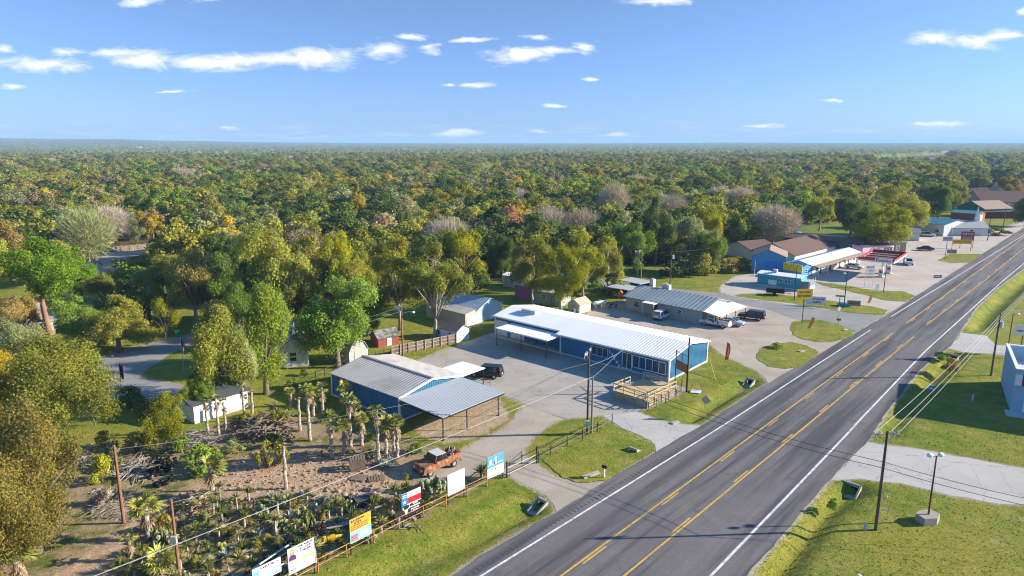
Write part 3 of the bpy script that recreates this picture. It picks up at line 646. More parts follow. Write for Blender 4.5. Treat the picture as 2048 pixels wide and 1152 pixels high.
# the low blue workshop with its lean-to carport
def build_workshop():
    z_e = 3.0; A = G(797.6, 795.8, z_e); B = G(663, 747, z_e); C = G(931, 752, z_e + 0.1)
    a0, b0 = A.copy(), B.copy(); a0.z = b0.z = 0
    fr = Frame(b0, a0); L = fr.L; D = fr.loc(C)[1]
    root = thing('workshop_building', 'low blue metal workshop with ribbed grey roof and open carport lean-to', 'building', fr.o, fr.rz)
    e, r = z_e, z_e + 1.0
    m = MB(); m.prism([(0, 0.2), (D, 0.2), (D, e), (D / 2, r), (0, e)], 0, L, 'x'); m.ribs((0, -0.004, 0.22), (1, 0, 0), (0, 0, 1), L, e - 0.26, 0.32, 0.03)
    q = MB(facemat('r', L, D))
    for i in range(34): x = 0.15 + i * (D - 0.3) / 34; q.box(x, x + 0.1, -0.035, -0.002, 0.22, e + (r - e) * (1 - abs(x - D / 2) / (D / 2)) - 0.05)
    k = len(m.v); m.v += q.v; m.f += [[i + k for i in f] for f in q.f]; m.m += q.m
    m.build('wall', blue_w, root)
    f = MB(); f.box(-0.15, L + 0.15, -0.18, D + 0.15, -0.1, 0.2); f.build('foundation', conc_wall, root)
    m = MB(); roof_pair(m, 'x', L, D, e, r, 0.22, 0.12, 0.5); rf = m.build('roof', galv, root)
    m = MB(); m.box(-0.2, L + 0.2, D / 2 - 0.22, D / 2 + 0.22, r + 0.115, r + 0.175); m.build('ridge_cap', mat('dark_ridge', (0.16, 0.15, 0.15), 0.6), rf)
    s = 0.1
    for x, y in ((0, 0), (L, 0), (L, D), (0, D)): t = MB(); t.box(x - s, x + s, y - s, y + s, 0.2, e - 0.05); t.build('corner_trim', white_paint, root)
    t = MB()
    for a_, b_ in (((-0.22, e - 0.05), (D / 2, r)), ((D / 2, r), (D + 0.22, e - 0.05))): t.prism([(a_[0], a_[1] - 0.1), (b_[0], b_[1] - 0.1), (b_[0], b_[1] + 0.14), (a_[0], a_[1] + 0.14)], L + 0.225, L + 0.29, 'x')
    t.build('gable_trim', white_paint, root)
    # lean-to roof over bare ground at the right end
    zi, zo = 3.05, 2.75
    pf = fr.at(875.7, 836, zo); pb = fr.at(1009, 786, zo); X = (pf[0] + pb[0]) / 2 + 0.1; y0, y1 = -0.4, pb[1] + 0.2
    m = MB(); c = [(L + 0.3, y0, zi), (X, y0, zo), (X, y1, zo), (L + 0.3, y1, zi)]; m.slab(*c, 0.08)
    v = Vector(c[1]) - Vector(c[0]); m.ribs(Vector(c[0]) + Vector((0, 0, 0.004)), v, (0, 1, 0), v.length, y1 - y0, 0.32, 0.026)
    m.build('carport_roof', galv_blue, root)
    m = MB(); m.box(X - 0.1, X + 0.02, y0, y1, zo - 0.26, zo - 0.085); m.box(L + 0.3, X - 0.1, y0 - 0.02, y0 + 0.08, zo - 0.22, zo - 0.09); m.box(L + 0.3, X - 0.1, y1 - 0.08, y1 + 0.02, zo - 0.22, zo - 0.09); m.build('carport_beam', black_steel, root)
    for px, py in ((875.7, 893), (944.8, 863), (1008, 835)):
        y = fr.at(px, py)[1]; y = min(max(y, y0 + 0.1), y1 - 0.1); p = MB(); p.box(X - 0.12, X - 0.02, y - 0.05, y + 0.05, 0, zo - 0.26); p.box(X - 0.22, X + 0.08, y - 0.15, y + 0.15, -0.03, 0.06); p.build('post', black_steel, root)
    # small flat awning behind
    za = 2.6; c = [fr.at(888, 735, za), fr.at(932.6, 749.7, za), fr.at(974.6, 737.5, za), fr.at(928.5, 724, za)]
    y0_ = D + 0.25; x0_, x1_ = c[0][0], c[1][0]; y1_ = (c[2][1] + c[3][1]) / 2
    m = MB(); m.box(x0_, x1_, y0_, y1_, za - 0.08, za); m.ribs((x0_, y0_, za + 0.004), (1, 0, 0), (0, 1, 0), x1_ - x0_, y1_ - y0_, 0.32, 0.04); m.build('awning', white_roof, root)
    for x in (x0_ + 0.2, x1_ - 0.2): p = MB(); p.tube([(x, y1_ - 0.15, 0), (x, y1_ - 0.15, za - 0.08)], 0.045, 6); p.build('post', black_steel, root)
    return fr, L, D
wsh, wL, wD = build_workshop(); FOOT.append((wsh, wL + 10, wD + 5))

beige = mat('beige_siding', (0.47, 0.435, 0.36), 0.7, 0.08, 0.8)
whitew = mat('white_siding', (0.60, 0.59, 0.57), 0.7, 0.08, 0.8, c2=(0.60, 0.585, 0.55), k2=0.4)
light_blue = mat('pale_blue_siding', (0.36, 0.52, 0.64), 0.6, 0.06, 0.8)
D1 = {'n': 1, 'nv': 2}
house('ranch_house', 'white house with slate roof half hidden by the bright green tree', (560, 736), (617, 731), 12, 2.7, 4.6, whitew, shingle_slate, 'y', 0.45, wins=[('f', 1.4, 0.8, 1.1, 1.5, D1), ('r', 2, 0.9, 1.2, 1.4, D1), ('r', 7, 0.9, 1.2, 1.4, D1)], doors=[('r', 4.6, 0.1, 0.95, 2.05, mat('white_door', (0.7, 0.7, 0.7)))], trim=white_paint, base=conc_wall)
gt = mat('grey_green_siding', (0.36, 0.36, 0.33), 0.7, 0.08)
def gambrel():
    fr = Frame((699.5, 730), (736, 720)); L = fr.L; D = 4.6; e, k, r = 2.1, 3.1, 3.6
    root = thing('garden_barn', 'grey barn shed with gambrel roof beside the picket fence', 'shed', fr.o, fr.rz)
    m = MB(); m.prism([(0, 0), (L, 0), (L, e), (L * 0.82, k), (L / 2, r), (L * 0.18, k), (0, e)], 0, D, 'y'); m.build('wall', gt, root)
    m = MB(); th = 0.08
    for a, b in (((-0.12, e - 0.25), (L * 0.17, k)), ((L * 0.17, k), (L / 2, r))):
        for fl in (0, 1):
            A = (L - a[0], a[1]) if fl else a; B = (L - b[0], b[1]) if fl else b
            m.slab((A[0], -0.15, A[1] + th), (A[0], D + 0.15, A[1] + th), (B[0], D + 0.15, B[1] + th), (B[0], -0.15, B[1] + th), th - 0.012)
    m.build('roof', mat('pale_grey_shingles', (0.33, 0.33, 0.31), 0.9, 0.15, 4), root)
    t = MB(); t.box(0, 0.09, -0.03, -0.004, 0, e); t.build('corner_trim', white_paint, root); t = MB(); t.box(L - 0.09, L, -0.03, -0.004, 0, e); t.build('corner_trim', white_paint, root)
    door(root, Matrix.Identity(4), L / 2 - 0.76, 0.05, 1.52, 1.95, gt)
    window(root, facemat('l', L, D), 1.6, 0.9, 0.8, 0.8)
gambrel()
house('corner_house', 'grey hip-roofed house at the picture edge under the pine', (-60, 700), (112, 668), 13, 2.6, 4.7, beige, mat('light_grey_shingles', (0.33, 0.335, 0.34), 0.9, 0.15, 4), 'x', 0.5, wins=[('f', 6, 0.9, 1.4, 1.3, D1), ('f', 12, 0.9, 1.4, 1.3, D1), ('r', 4, 0.9, 1.3, 1.3, D1)], doors=[('f', 9.5, 0.1, 0.95, 2.05, mat('brown_door', (0.12, 0.06, 0.03)))])
house('white_garage', 'long white sunlit garage wall behind the dead palm trunks', (390, 848), (497, 814), 5.0, 2.35, 2.9, mat('bright_white_siding', (0.7, 0.7, 0.69), 0.6, 0.05), mat('dark_slate_shingles', (0.07, 0.075, 0.08), 0.9, 0.2, 4), 'x', 0.35, doors=[('r', 1.2, 0.05, 2.6, 2.1, white_paint, {'grooves': 3})], wins=[('f', 6.0, 1.1, 0.9, 0.8, D1)])
house('pump_house', 'tiny white gabled hut by the back lane', (188, 556), (206, 549), 4.2, 2.6, 3.7, whitew, shingle_grey, 'y', 0.25, wins=[('f', 0.8, 1.0, 0.7, 0.8, D1)], doors=[('r', 1.5, 0.05, 0.9, 2.0, beige)])
house('chicken_house', 'small red shed with patchy grey roof on the lawn', (757, 695.5), (798, 687.5), 2.9, 1.5, 2.5, mat('red_brick_paint', (0.26, 0.065, 0.045), 0.8, 0.25, 3), mat('mottled_roof', (0.30, 0.28, 0.25), 0.9, 0.35, 2.0, c2=(0.10, 0.09, 0.08), k2=0.55, scale2=1.2), 'x', 0.2, doors=[('f', 1.6, 0.05, 0.8, 1.4, white_paint)], cat='shed')
house('blue_barn', 'pale blue gabled barn with white overhead door behind the blue shop', (955, 647), (1003, 630.5), 11.5, 2.6, 4.1, light_blue, mat('blue_grey_roof', (0.28, 0.36, 0.42), 0.5, 0.15, 0.7, c2=(0.36, 0.40, 0.42), k2=0.4), 'y', 0.25, rib=0.6, wins=[('r', 3, 1.2, 1, 0.9, D1)], trim=white_paint, cat='barn')
house('lean_to_garage', 'beige metal garage with roll-up door joined to the pale blue barn', (931, 653.5), (954.6, 647.3), 11.0, 2.25, 2.75, beige, galv, 'y', 0.1, rib=0.5, rpos=0.85, doors=[('f', 0.35, 0.05, 1.9, 1.7, white_paint, {'grooves': 4})], cat='garage')
house('storage_hut', 'white gabled hut with two small windows at the wooden fence end', (914, 685.5), (938.5, 677), 5.2, 1.95, 2.75, mat('hut_white', (0.76, 0.76, 0.75), 0.6, 0.06), mat('hut_brown_roof', (0.20, 0.175, 0.155), 0.9, 0.2, 3), 'y', 0.18, wins=[('l', 0.8, 0.8, 0.6, 0.8, D1), ('l', 3.3, 0.8, 0.6, 0.8, D1)], doors=[('f', 0.9, 0.05, 0.85, 1.8, white_paint)], cat='shed')
house('garden_shed', 'cream garden shed with tan gabled roof behind the shop', (1159, 628), (1181, 621.5), 2.9, 1.75, 2.7, mat('cream_siding', (0.58, 0.54, 0.44), 0.7, 0.06), mat('tan_roof', (0.42, 0.36, 0.28), 0.8, 0.12, 3), 'x', 0.15, doors=[('l', 0.9, 0.05, 1.1, 1.6, beige)], cat='shed')
house('pink_shed', 'tall magenta wooden shed among the trees', (1030, 597), (1061, 601.5), 4.5, 3.1, 3.9, mat('pink_boards', (0.48, 0.13, 0.24), 0.8, 0.12, 2.0), mat('pale_tin', (0.55, 0.54, 0.52), 0.5, 0.1), 'x', 0.2, wrib=0.4, doors=[('r', 1.2, 0.05, 1.0, 2.0, whitew)], cat='shed')
house('beige_cabin', 'beige cabin with pale tin roof beside the magenta shed', (1068, 606), (1121, 614), 4.2, 2.7, 3.2, mat('cabin_siding', (0.34, 0.33, 0.28), 0.8, 0.12), mat('cabin_tin_roof', (0.55, 0.53, 0.50), 0.5, 0.1), 'x', 0.25, rib=0.5, wins=[('f', 2.0, 1.2, 0.9, 0.9, D1), ('r', 1.0, 1.2, 0.6, 0.9, D1), ('r', 2.6, 1.2, 0.6, 0.9, D1)], doors=[('f', 4.0, 0.1, 0.95, 2, mat('grey_door', (0.2, 0.2, 0.19)))], cat='cabin')
house('trailer_home', 'white flat-roofed trailer home in the shade behind the magenta shed', (1006, 573), (1048, 578), 4.0, 2.7, 3.0, mat('trailer_grey', (0.42, 0.43, 0.42), 0.7, 0.08), white_roof, 'x', 0.2, wins=[('f', 2, 1.1, 1.0, 0.9, D1), ('f', 5.5, 1.1, 1.0, 0.9, D1)], doors=[('f', 3.8, 0.3, 0.9, 2, white_paint)], cat='trailer')

# the grey restaurant
def restaurant():
    gw = mat('stone_grey_wall', (0.36, 0.335, 0.305), 0.85, 0.12, 3.0, bump=0.2)
    rt = mat('patina_metal_roof', (0.285, 0.325, 0.325), 0.55, 0.10, 0.5, c2=(0.36, 0.39, 0.385), k2=0.45, scale2=0.3)
    root, fr = house('restaurant_building', 'long grey cafe with green-grey metal roof beside the gravel lot', (1251, 618), (1403, 649.5), 10.5, 2.7, 4.1, gw, rt, 'x', 0.5, rib=0.9,
        wins=[('f', 2.0, 0.9, 1.3, 1.2, D1), ('f', 12.0, 1.2, 1.0, 0.8, D1), ('f', 18.5, 0.8, 1.3, 1.4, D1)], doors=[('f', 6.6, 0.05, 0.95, 2.05, mat('dark_door', (0.05, 0.045, 0.04))), ('r', 3.4, 0.05, 1.0, 2.05, mat('brown_door', (0.12, 0.06, 0.03)))])
    L = fr.L; D = 10.5
    m = MB(); m.prism([(0.1, 2.75), (D - 0.1, 2.75), (D / 2, 4.05)], L + 0.004, L + 0.03, 'x'); m.build('gable_board', white_paint, root)
    m = MB(); m.slab((L + 0.02, -0.2, 2.72), (L + 3.4, -0.2, 2.25), (L + 3.4, D + 0.2, 2.25), (L + 0.02, D + 0.2, 2.72), 0.08); m.ribs((L + 0.02, -0.2, 2.725), (3.38, 0, -0.47), (0, 1, 0), 3.4, D + 0.4, 0.5, 0.04); m.build('porch_roof', white_roof, root)
    for y in (0.0, 3.2, 6.6, D): p = MB(); p.box(L + 3.15, L + 3.29, y - 0.07, y + 0.07, 0, 2.22); p.build('porch_post', mat('cedar_post', (0.27, 0.14, 0.07), 0.8, 0.2, 4), root)
    m = MB(); m.box(5.2, 8.0, -2.0, -0.5, 2.55, 2.65); m.build('door_awning', white_roof, root)
    for x in (5.35, 7.85): p = MB(); p.box(x - 0.06, x + 0.06, -1.9, -1.78, 0, 2.55); p.build('awning_post', mat('cream_post', (0.6, 0.55, 0.4), 0.7), root)
    for x, y, w_, h in ((1.2, 6.4, 0.9, 1.6), (4.4, 6.2, 1.6, 1.0)):
        m = MB(); m.box(x, x + w_, y, y + 0.9, 3.6, 3.9 + h); m.tube([(x + w_ / 2, y + 0.45, 3.9 + h), (x + w_ / 2, y + 0.45, 4.05 + h)], 0.3, 10); m.build('roof_unit', mat('unit_metal', (0.5, 0.5, 0.49), 0.5, 0.15), root)
    m = MB(); put_text(m, '*', 0.9, 10.4, 1.75, -0.02); m.build('yellow_emblem', mat('sign_yellow', (0.75, 0.50, 0.02), 0.5, 0.05), root)
    # wagon wheels leaning on the porch
    for i, (x, y) in enumerate(((L + 3.7, 1.2), (L + 3.75, 4.6))):
        wroot = thing('wagon_wheel', ['spoked wagon wheel leaning on the near end of the cafe porch', 'spoked wagon wheel leaning at the middle of the cafe porch'][i], 'wheel', fr.w(x, y), fr.rz + math.pi / 2)
        m = MB(); n = 20; R1 = 0.75
        m.tube([(R1 * math.cos(2 * math.pi * k / n), 0, R1 + R1 * math.sin(2 * math.pi * k / n)) for k in range(n + 1)], 0.05, 6, caps=False); m.build('rim', mat('cedar_post', (0.27, 0.14, 0.07)), wroot)
        m = MB()
        for k in range(10): a = 2 * math.pi * k / 10; m.tube([(0, 0, R1), (R1 * math.cos(a), 0, R1 + R1 * math.sin(a))], 0.03, 5)
        m.build('spokes', mat('cedar_post', (0.27, 0.14, 0.07)), wroot)
    for i, (pa, pb, zt, lab) in enumerate((((1215, 597), (1257, 604), 2.5, 'open shed with flat blue-grey roof beside the cafe'), ((1238, 583), (1281, 592), 2.6, 'open shed with flat pale roof behind the cafe'))):
        f2 = Frame(pa, pb); rt2 = thing('open_shed', lab, 'shed', f2.o, f2.rz); m = MB(); m.box(-0.3, f2.L, -0.3, 4.4, zt, zt + 0.12); m.ribs((-0.3, -0.3, zt + 0.124), (1, 0, 0), (0, 1, 0), f2.L + 0.3, 4.7, 0.5, 0.04); m.build('roof', galv_blue, rt2)
        for x, y in ((0, 0), (f2.L - 0.3, 0), (0, 4), (f2.L - 0.3, 4)): p = MB(); p.box(x - 0.06, x + 0.06, y - 0.06, y + 0.06, 0, zt); p.build('post', mat('cedar_post', (0.27, 0.14, 0.07)), rt2)
        m = MB(); m.box(0.1, f2.L - 0.5, 3.85, 3.95, 0, zt - 0.02); m.build('back_wall', mat('dark_boards', (0.07, 0.06, 0.05), 0.9, 0.2, 2), rt2)
    return fr
rest = restaurant()
# ------------------------------------------------------------------ motel, station and the far buildings
turq = mat('turquoise_siding', (0.035, 0.33, 0.40), 0.6, 0.08, 0.8)
sky_blue = mat('bright_blue_siding', (0.07, 0.27, 0.52), 0.6, 0.08, 0.8)
def P0(m): return MB(m)
# turquoise office trailer
ot, fr = house('office_trailer', 'turquoise trailer with long white roof and white end porch', (1514, 569.5), (1600, 581), 4.2, 2.75, 3.15, turq, white_roof, 'x', 0.2, rib=0.6,
      wins=[('f', 4.6, 1.2, 1.3, 0.9, {'n': 2}), ('f', 6.4, 1.2, 1.3, 0.9, {'n': 2}), ('r', 0.8, 1.1, 0.9, 0.9, D1), ('r', 2.6, 1.1, 0.8, 0.9, D1)], doors=[('f', 9.6, 0.2, 2.4, 2.0, mat('glazed_grey', (0.16, 0.2, 0.22), 0.3)), ('f', 2.6, 0.5, 1.9, 1.1, white_paint, {'handle': False})], base=whitew)
m = MB(); L = fr.L
for x in (L + 0.3, L + 1.8): m.box(x, x + 0.08, -0.1, 4.2, 0.9, 1.0); m.box(x, x + 0.08, -0.1, 4.2, 0.45, 0.55)
for y in (-0.1, 1.3, 2.7, 4.1): m.box(L + 1.8, L + 1.9, y, y + 0.1, 0, 2.6)
m.box(L + 0.02, L + 1.9, -0.1, 4.2, 0.15, 0.28); m.build('porch', white_paint, ot)
m = MB(); m.box(3.0, 3.9, 1.4, 2.2, 2.9, 3.9); m.build('roof_unit', mat('unit_metal', (0.5, 0.5, 0.49)), ot)
house('warehouse_building', 'tall bright blue gabled building with brown roof behind the turquoise trailer', (1502, 543), (1570, 547.5), 10, 4.3, 5.9, sky_blue, shingle_tan, 'y', 0.3, doors=[('f', 3.0, 0.05, 5.0, 3.2, mat('blue_big_door', (0.045, 0.24, 0.56)), {'grooves': 3})], wins=[('r', 1.5, 1.5, 1.2, 1.0, D1)], trim=None)
wing, fr = house('warehouse_wing', 'low blue wing with a yellow dotted end beside the turquoise trailer', (1570, 551), (1602, 556.5), 4.5, 2.6, 3.3, sky_blue, mat('blue_wing_roof', (0.06, 0.20, 0.42), 0.5, 0.1), 'x', 0.15, wins=[('r', 1.5, 1.0, 1.0, 1.0, D1)])
m = MB(); m.box(-0.6, 4.6, -0.16, -0.05, 1.5, 3.3); ys = m.build('yellow_panel', mat('sign_yellow', (0.75, 0.50, 0.02)), wing)
m = MB()
for k, (x, z) in enumerate(((0.1, 2.8), (0.9, 2.2), (1.7, 2.9), (2.6, 2.1), (3.3, 2.8), (4.1, 2.3))): m.ico((x, -0.17, z), 0.16, sub=1, sz=(1, 0.15, 1))
m.build('dots', mat('blot_black', (0.03, 0.03, 0.03)), ys)
mw, fr = house('motel_building', 'long white motel row with brown shingled awning and turquoise end wall', (1624, 552), (1721, 522.5), 7.0, 2.5, 3.5, mat('motel_white', (0.62, 0.60, 0.57), 0.7, 0.1), white_roof, 'x', 0.2, rib=0.7,
      wins=[('f', 1.8 + 6.1 * k, 0.8, 1.5, 1.2, D1) for k in range(6)], doors=[('f', 4.4 + 6.1 * k, 0.05, 0.95, 2.05, mat('dark_door', (0.05, 0.045, 0.04))) for k in range(6)])
m = MB(); m.slab((-0.2, -1.7, 2.35), (fr.L + 0.2, -1.7, 2.35), (fr.L + 0.2, -0.22, 2.72), (-0.2, -0.22, 2.72), 0.1); m.build('awning', shingle_tan, mw)
for k in range(7): p = MB(); p.box(0.1 + k * (fr.L - 0.3) / 6, 0.22 + k * (fr.L - 0.3) / 6, -1.62, -1.5, 0, 2.33); p.build('awning_post', white_paint, mw)
m = MB(); m.box(-0.04, -0.004, 0.05, 6.95, 0.05, 2.5); m.build('end_panel', turq, mw)
house('motel_hall', 'wide brown hip-roofed motel block behind the white row', (1588, 530), (1672, 507), 13, 2.6, 5.4, whitew, shingle_brown, 'x', 0.4, wins=[('l', 3, 0.9, 1.4, 1.2, D1)])
house('motel_annex', 'brown-roofed wing at the rear of the motel near the dark tree', (1504, 520), (1556, 515), 12, 2.6, 4.6, whitew, shingle_brown, 'x', 0.4, wins=[('f', 4, 0.9, 1.4, 1.2, D1)])
f2 = Frame((1567, 499), (1722, 512)); r2 = thing('metal_building', 'long dark blue-black metal wall building along the back of the motel', 'building', f2.o, f2.rz)
m = MB(); m.box(0, f2.L, 0, 9, 0, 3.9); m.ribs((0, -0.004, 0.02), (1, 0, 0), (0, 0, 1), f2.L, 3.86, 0.5, 0.05); m.build('wall', mat('dark_teal_metal', (0.03, 0.075, 0.11), 0.5, 0.1, 0.6), r2)
m = MB(); m.slab((-0.3, -0.3, 3.95), (f2.L + 0.3, -0.3, 3.95), (f2.L + 0.3, 9.3, 4.5), (-0.3, 9.3, 4.5), 0.12); m.build('roof', mat('dark_brown_roof', (0.10, 0.06, 0.05), 0.6, 0.15), r2)
house('pink_store', 'low pale pink store with dark windows behind the fuel canopy', (1724, 514), (1786, 508), 8, 3.0, 3.5, mat('pale_pink_stucco', (0.55, 0.38, 0.45), 0.8, 0.08), mat('dark_flat_roof', (0.09, 0.075, 0.075), 0.8, 0.15), 'x', 0.3, wins=[('f', 9, 0.9, 4.0, 1.4, {'n': 3}), ('f', 14.5, 0.8, 1.5, 1.6, {'n': 2})], doors=[('f', 3.5, 0.05, 1.0, 2.1, white_paint)], cat='store')
# fuel canopy
def canopy():
    zt, zb = 5.3, 4.35
    A, B, C = G(1716, 521, zb), G(1788, 528, zb), G(1822, 512, zb)
    for q in (A, B, C): q.z = 0
    fr = Frame(A, B); D = fr.loc(C)[1]; L = fr.L
    root = thing('fuel_canopy', 'red and white fuel station canopy with lettered fascia over the pumps', 'canopy', fr.o, fr.rz)
    red = mat('canopy_red', (0.42, 0.03, 0.05), 0.4, 0.04); wh = mat('canopy_white', (0.7, 0.7, 0.7), 0.4, 0.04)
    m = MB(); 
    for x0, x1, y0, y1 in ((0, L, 0, 0.12), (0, L, D - 0.12, D), (0, 0.12, 0.12, D - 0.12), (L - 0.12, L, 0.12, D - 0.12)): m.box(x0, x1, y0, y1, zb + 0.4, zt)
    m.build('red_fascia', red, root)
    m = MB()
    for x0, x1, y0, y1 in ((0, L, 0, 0.12), (0, L, D - 0.12, D), (0, 0.12, 0.12, D - 0.12), (L - 0.12, L, 0.12, D - 0.12)): m.box(x0, x1, y0, y1, zb, zb + 0.39)
    m.build('white_band', wh, root)
    m = MB(); m.box(0.13, L - 0.13, 0.13, D - 0.13, zb + 0.1, zb + 0.3); m.build('deck', mat('canopy_deck', (0.16, 0.09, 0.08), 0.8, 0.3, 1.2), root)
    m = MB()
    for k in range(5): y = 0.6 + k * (D - 1.2) / 4; m.box(0.13, L - 0.13, y, y + 0.15, zb + 0.3, zb + 0.5)
    m.build('deck_beams', mat('canopy_rust', (0.28, 0.10, 0.05), 0.8, 0.3, 2), root)
    m = MB(); m.box(L - 4.2, L - 0.4, -0.06, -0.004, zb + 0.05, zt + 0.15); s = m.build('sign_panel', wh, root)
    m = MB(); put_text(m, 'Exxon', 1.0, L - 2.3, zb + 0.58, -0.07, wide=3.3, bold=0.03); m.build('lettering', mat('sign_purple', (0.10, 0.02, 0.12), 0.5, 0.02), s)
    for px, py in ((1763, 553), (1779, 546)):
        x, y, _ = fr.at(px, py); x = min(max(x, 0.6), L - 0.6); y = min(max(y, 0.6), D - 0.6)
        m = MB(); m.box(x - 0.2, x + 0.2, y - 0.2, y + 0.2, 0, zb + 0.1); m.build('column', wh, root)
        pr = thing('fuel_pump', ['fuel pump by the nearer canopy column', 'fuel pump by the farther canopy column'][px > 1770], 'fuel pump', fr.w(x, y - 1.2), fr.rz)
        m = MB(); m.box(-0.5, 0.5, -0.3, 0.3, 0.15, 1.9); m.box(-0.55, 0.55, -0.33, 0.33, 1.9, 2.15); m.build('cabinet', wh, pr)
        m = MB(); m.box(-0.35, 0.35, -0.33, -0.3, 1.1, 1.6); m.build('display', mat('sign_blue', (0.03, 0.08, 0.35), 0.4), pr)
        m = MB(); m.tube([(0.5, -0.1, 1.5), (0.7, -0.1, 1.1), (0.62, -0.1, 0.5), (0.52, -0.1, 1.0)], 0.03, 5); m.build('hose', black_steel, pr)
        m = MB(); m.box(-0.9, 0.9, -0.7, 0.7, 0, 0.15); m.build('island', conc_wall, pr)
canopy()
# far along the road
house('boat_barn', 'large metal building with blue-green roof and white gable in the far lot', (1826, 466), (1886, 473), 17, 4.2, 5.6, mat('pale_metal_siding', (0.48, 0.49, 0.50), 0.5, 0.08), mat('teal_metal_roof', (0.05, 0.17, 0.24), 0.5, 0.1), 'x', 0.4, rib=1.0, doors=[('r', 5, 0.05, 5, 3.4, white_paint, {'grooves': 4})], wins=[('f', 8, 1.2, 1.5, 1.2, D1)])
ch, fr = house('church_building', 'low grey-roofed white chapel with slim white steeple', (1903, 471), (1974, 472), 10, 3.0, 5.0, whitew, mat('pale_grey_roof', (0.36, 0.35, 0.35), 0.7, 0.1), 'x', 0.6, wins=[('r', 1.5, 1, 1, 1.4, D1), ('r', 6.5, 1, 1, 1.4, D1), ('f', 6, 1.0, 1.2, 1.2, D1), ('f', 12, 1.0, 1.2, 1.2, D1)], doors=[('r', 4.2, 0.05, 1.4, 2.2, white_paint)])
m = MB(); x, y = fr.L - 1.6, 5.0; m.box(x - 0.6, x + 0.6, y - 0.6, y + 0.6, 4.0, 6.2); m.add([(x - 0.55, y - 0.55, 6.2), (x + 0.55, y - 0.55, 6.2), (x + 0.55, y + 0.55, 6.2), (x - 0.55, y + 0.55, 6.2), (x, y, 10.5)], [(0, 1, 4), (1, 2, 4), (2, 3, 4), (3, 0, 4)]); m.build('steeple', white_paint, ch)
house('green_barn', 'dark green gabled barn with tan roof beyond the chapel', (1913, 430), (1968, 436), 16, 4.0, 7.0, mat('dark_green_siding', (0.05, 0.13, 0.11), 0.6, 0.08), shingle_tan, 'y', 0.5, wins=[('r', 3, 1.2, 1.5, 1.2, D1)])
house('tin_store', 'white-edged low store with green fascia before the green barn', (1900, 440), (1955, 444), 10, 3.4, 4.2, mat('brick_red_wall', (0.28, 0.07, 0.05), 0.8, 0.1), mat('green_tin_roof', (0.05, 0.20, 0.19), 0.5, 0.1), 'x', 0.4, doors=[('r', 3, 0.05, 3, 2.6, white_paint)])
house('brown_house', 'brown-roofed house with white gable at the far edge of the trees', (1921, 417), (1950, 414), 14, 4.0, 7.5, whitew, shingle_brown, 'y', 0.4, wins=[('f', 4, 1.5, 1.5, 1.6, D1)])
house('apartment_building', 'widest of the brown-roofed blocks, behind the dark red fence', (1962, 423), (2060, 424), 17, 5.0, 9.5, mat('tan_stucco', (0.42, 0.33, 0.25), 0.8, 0.1), shingle_brown, 'x', 0.6, wins=[('f', 6 + 9 * k, 1.5, 3, 1.8, {'n': 2}) for k in range(6)])
house('rear_block', 'brown-roofed block with white gable left of the widest one', (1947, 408), (1982, 409), 20, 4.5, 8.0, whitew, shingle_brown, 'x', 0.5, wins=[('r', 5, 1.5, 2, 2, D1)])
house('hill_block', 'highest brown roof at the picture edge, behind the widest block', (1996, 401), (2075, 403), 22, 5.5, 10, mat('tan_stucco', (0.42, 0.33, 0.25)), shingle_brown, 'x', 0.6, wins=[('f', 8, 1.5, 3, 2, {'n': 2})])
yh, fr = house('white_cottage', 'small white cottage with a yellow wall sign, half behind the tree', (1800, 480), (1838, 482), 7, 2.8, 3.8, whitew, shingle_grey, 'x', 0.4, wins=[('r', 4, 1.0, 1.2, 1.2, D1)], doors=[('r', 1.5, 0.05, 1, 2.1, white_paint)])
m = MB(); M_ = facemat('r', fr.L, 7); q = MB(M_); q.box(2.6, 5.4, -0.15, -0.06, 0.4, 1.9); q.build('yellow_sign', mat('sign_yellow', (0.75, 0.50, 0.02)), yh)
house('snack_hut', 'grey hut in the shade of the big roadside tree', (1786, 502), (1811, 503), 5, 2.7, 3.2, mat('grey_hut_wall', (0.3, 0.29, 0.27), 0.8, 0.1), shingle_grey, 'x', 0.3, wins=[('r', 1.5, 1.0, 1.2, 1.0, D1)])
m = MB(); ff = Frame((1966, 437), (2055, 437)); m.box(0, ff.L, 0, 0.2, 0, 3.0)
for k in range(18): m.box(k * ff.L / 18, k * ff.L / 18 + 0.15, -0.12, -0.003, 0, 3.1)
o = m.build('board_fence', mat('dark_red_boards', (0.20, 0.045, 0.035), 0.8, 0.15, 1), loc=ff.o, rz=ff.rz); o['label'] = 'dark red board fence in front of the widest brown-roofed block'; o['category'] = 'fence'
for (a, b, z, c, lab) in (((1188, 478), (1200, 480), 3, whitew, 'sliver of a pale roofed cabin deep in the bare trees'), ((902, 415), (925, 417), 4, whitew, 'white roofs glimpsed in a gap of the woods'), ((1590, 484), (1600, 484), 3, turq, 'small blue shed under the grey tree by the lawn'), ((1118, 478), (1132, 479), 3.2, turq, 'small teal-roofed shed behind the yellow-green pecans'), ((105, 488), (128, 486), 3, light_blue, 'pale blue roof under the trees by the back lane'), ((300, 597), (322, 594), 2.6, light_blue, 'low blue-roofed shed behind the ochre tree'), ((1700, 400), (1728, 401), 4, whitew, 'white building at the edge of the far parking lot')):
    house('cabin', lab, a, b, 5, z, z + 1.0, c, white_roof, 'x', 0.3, wins=[('f', 1.0, 1.0, 1.0, 1.0, D1)], cat='cabin')
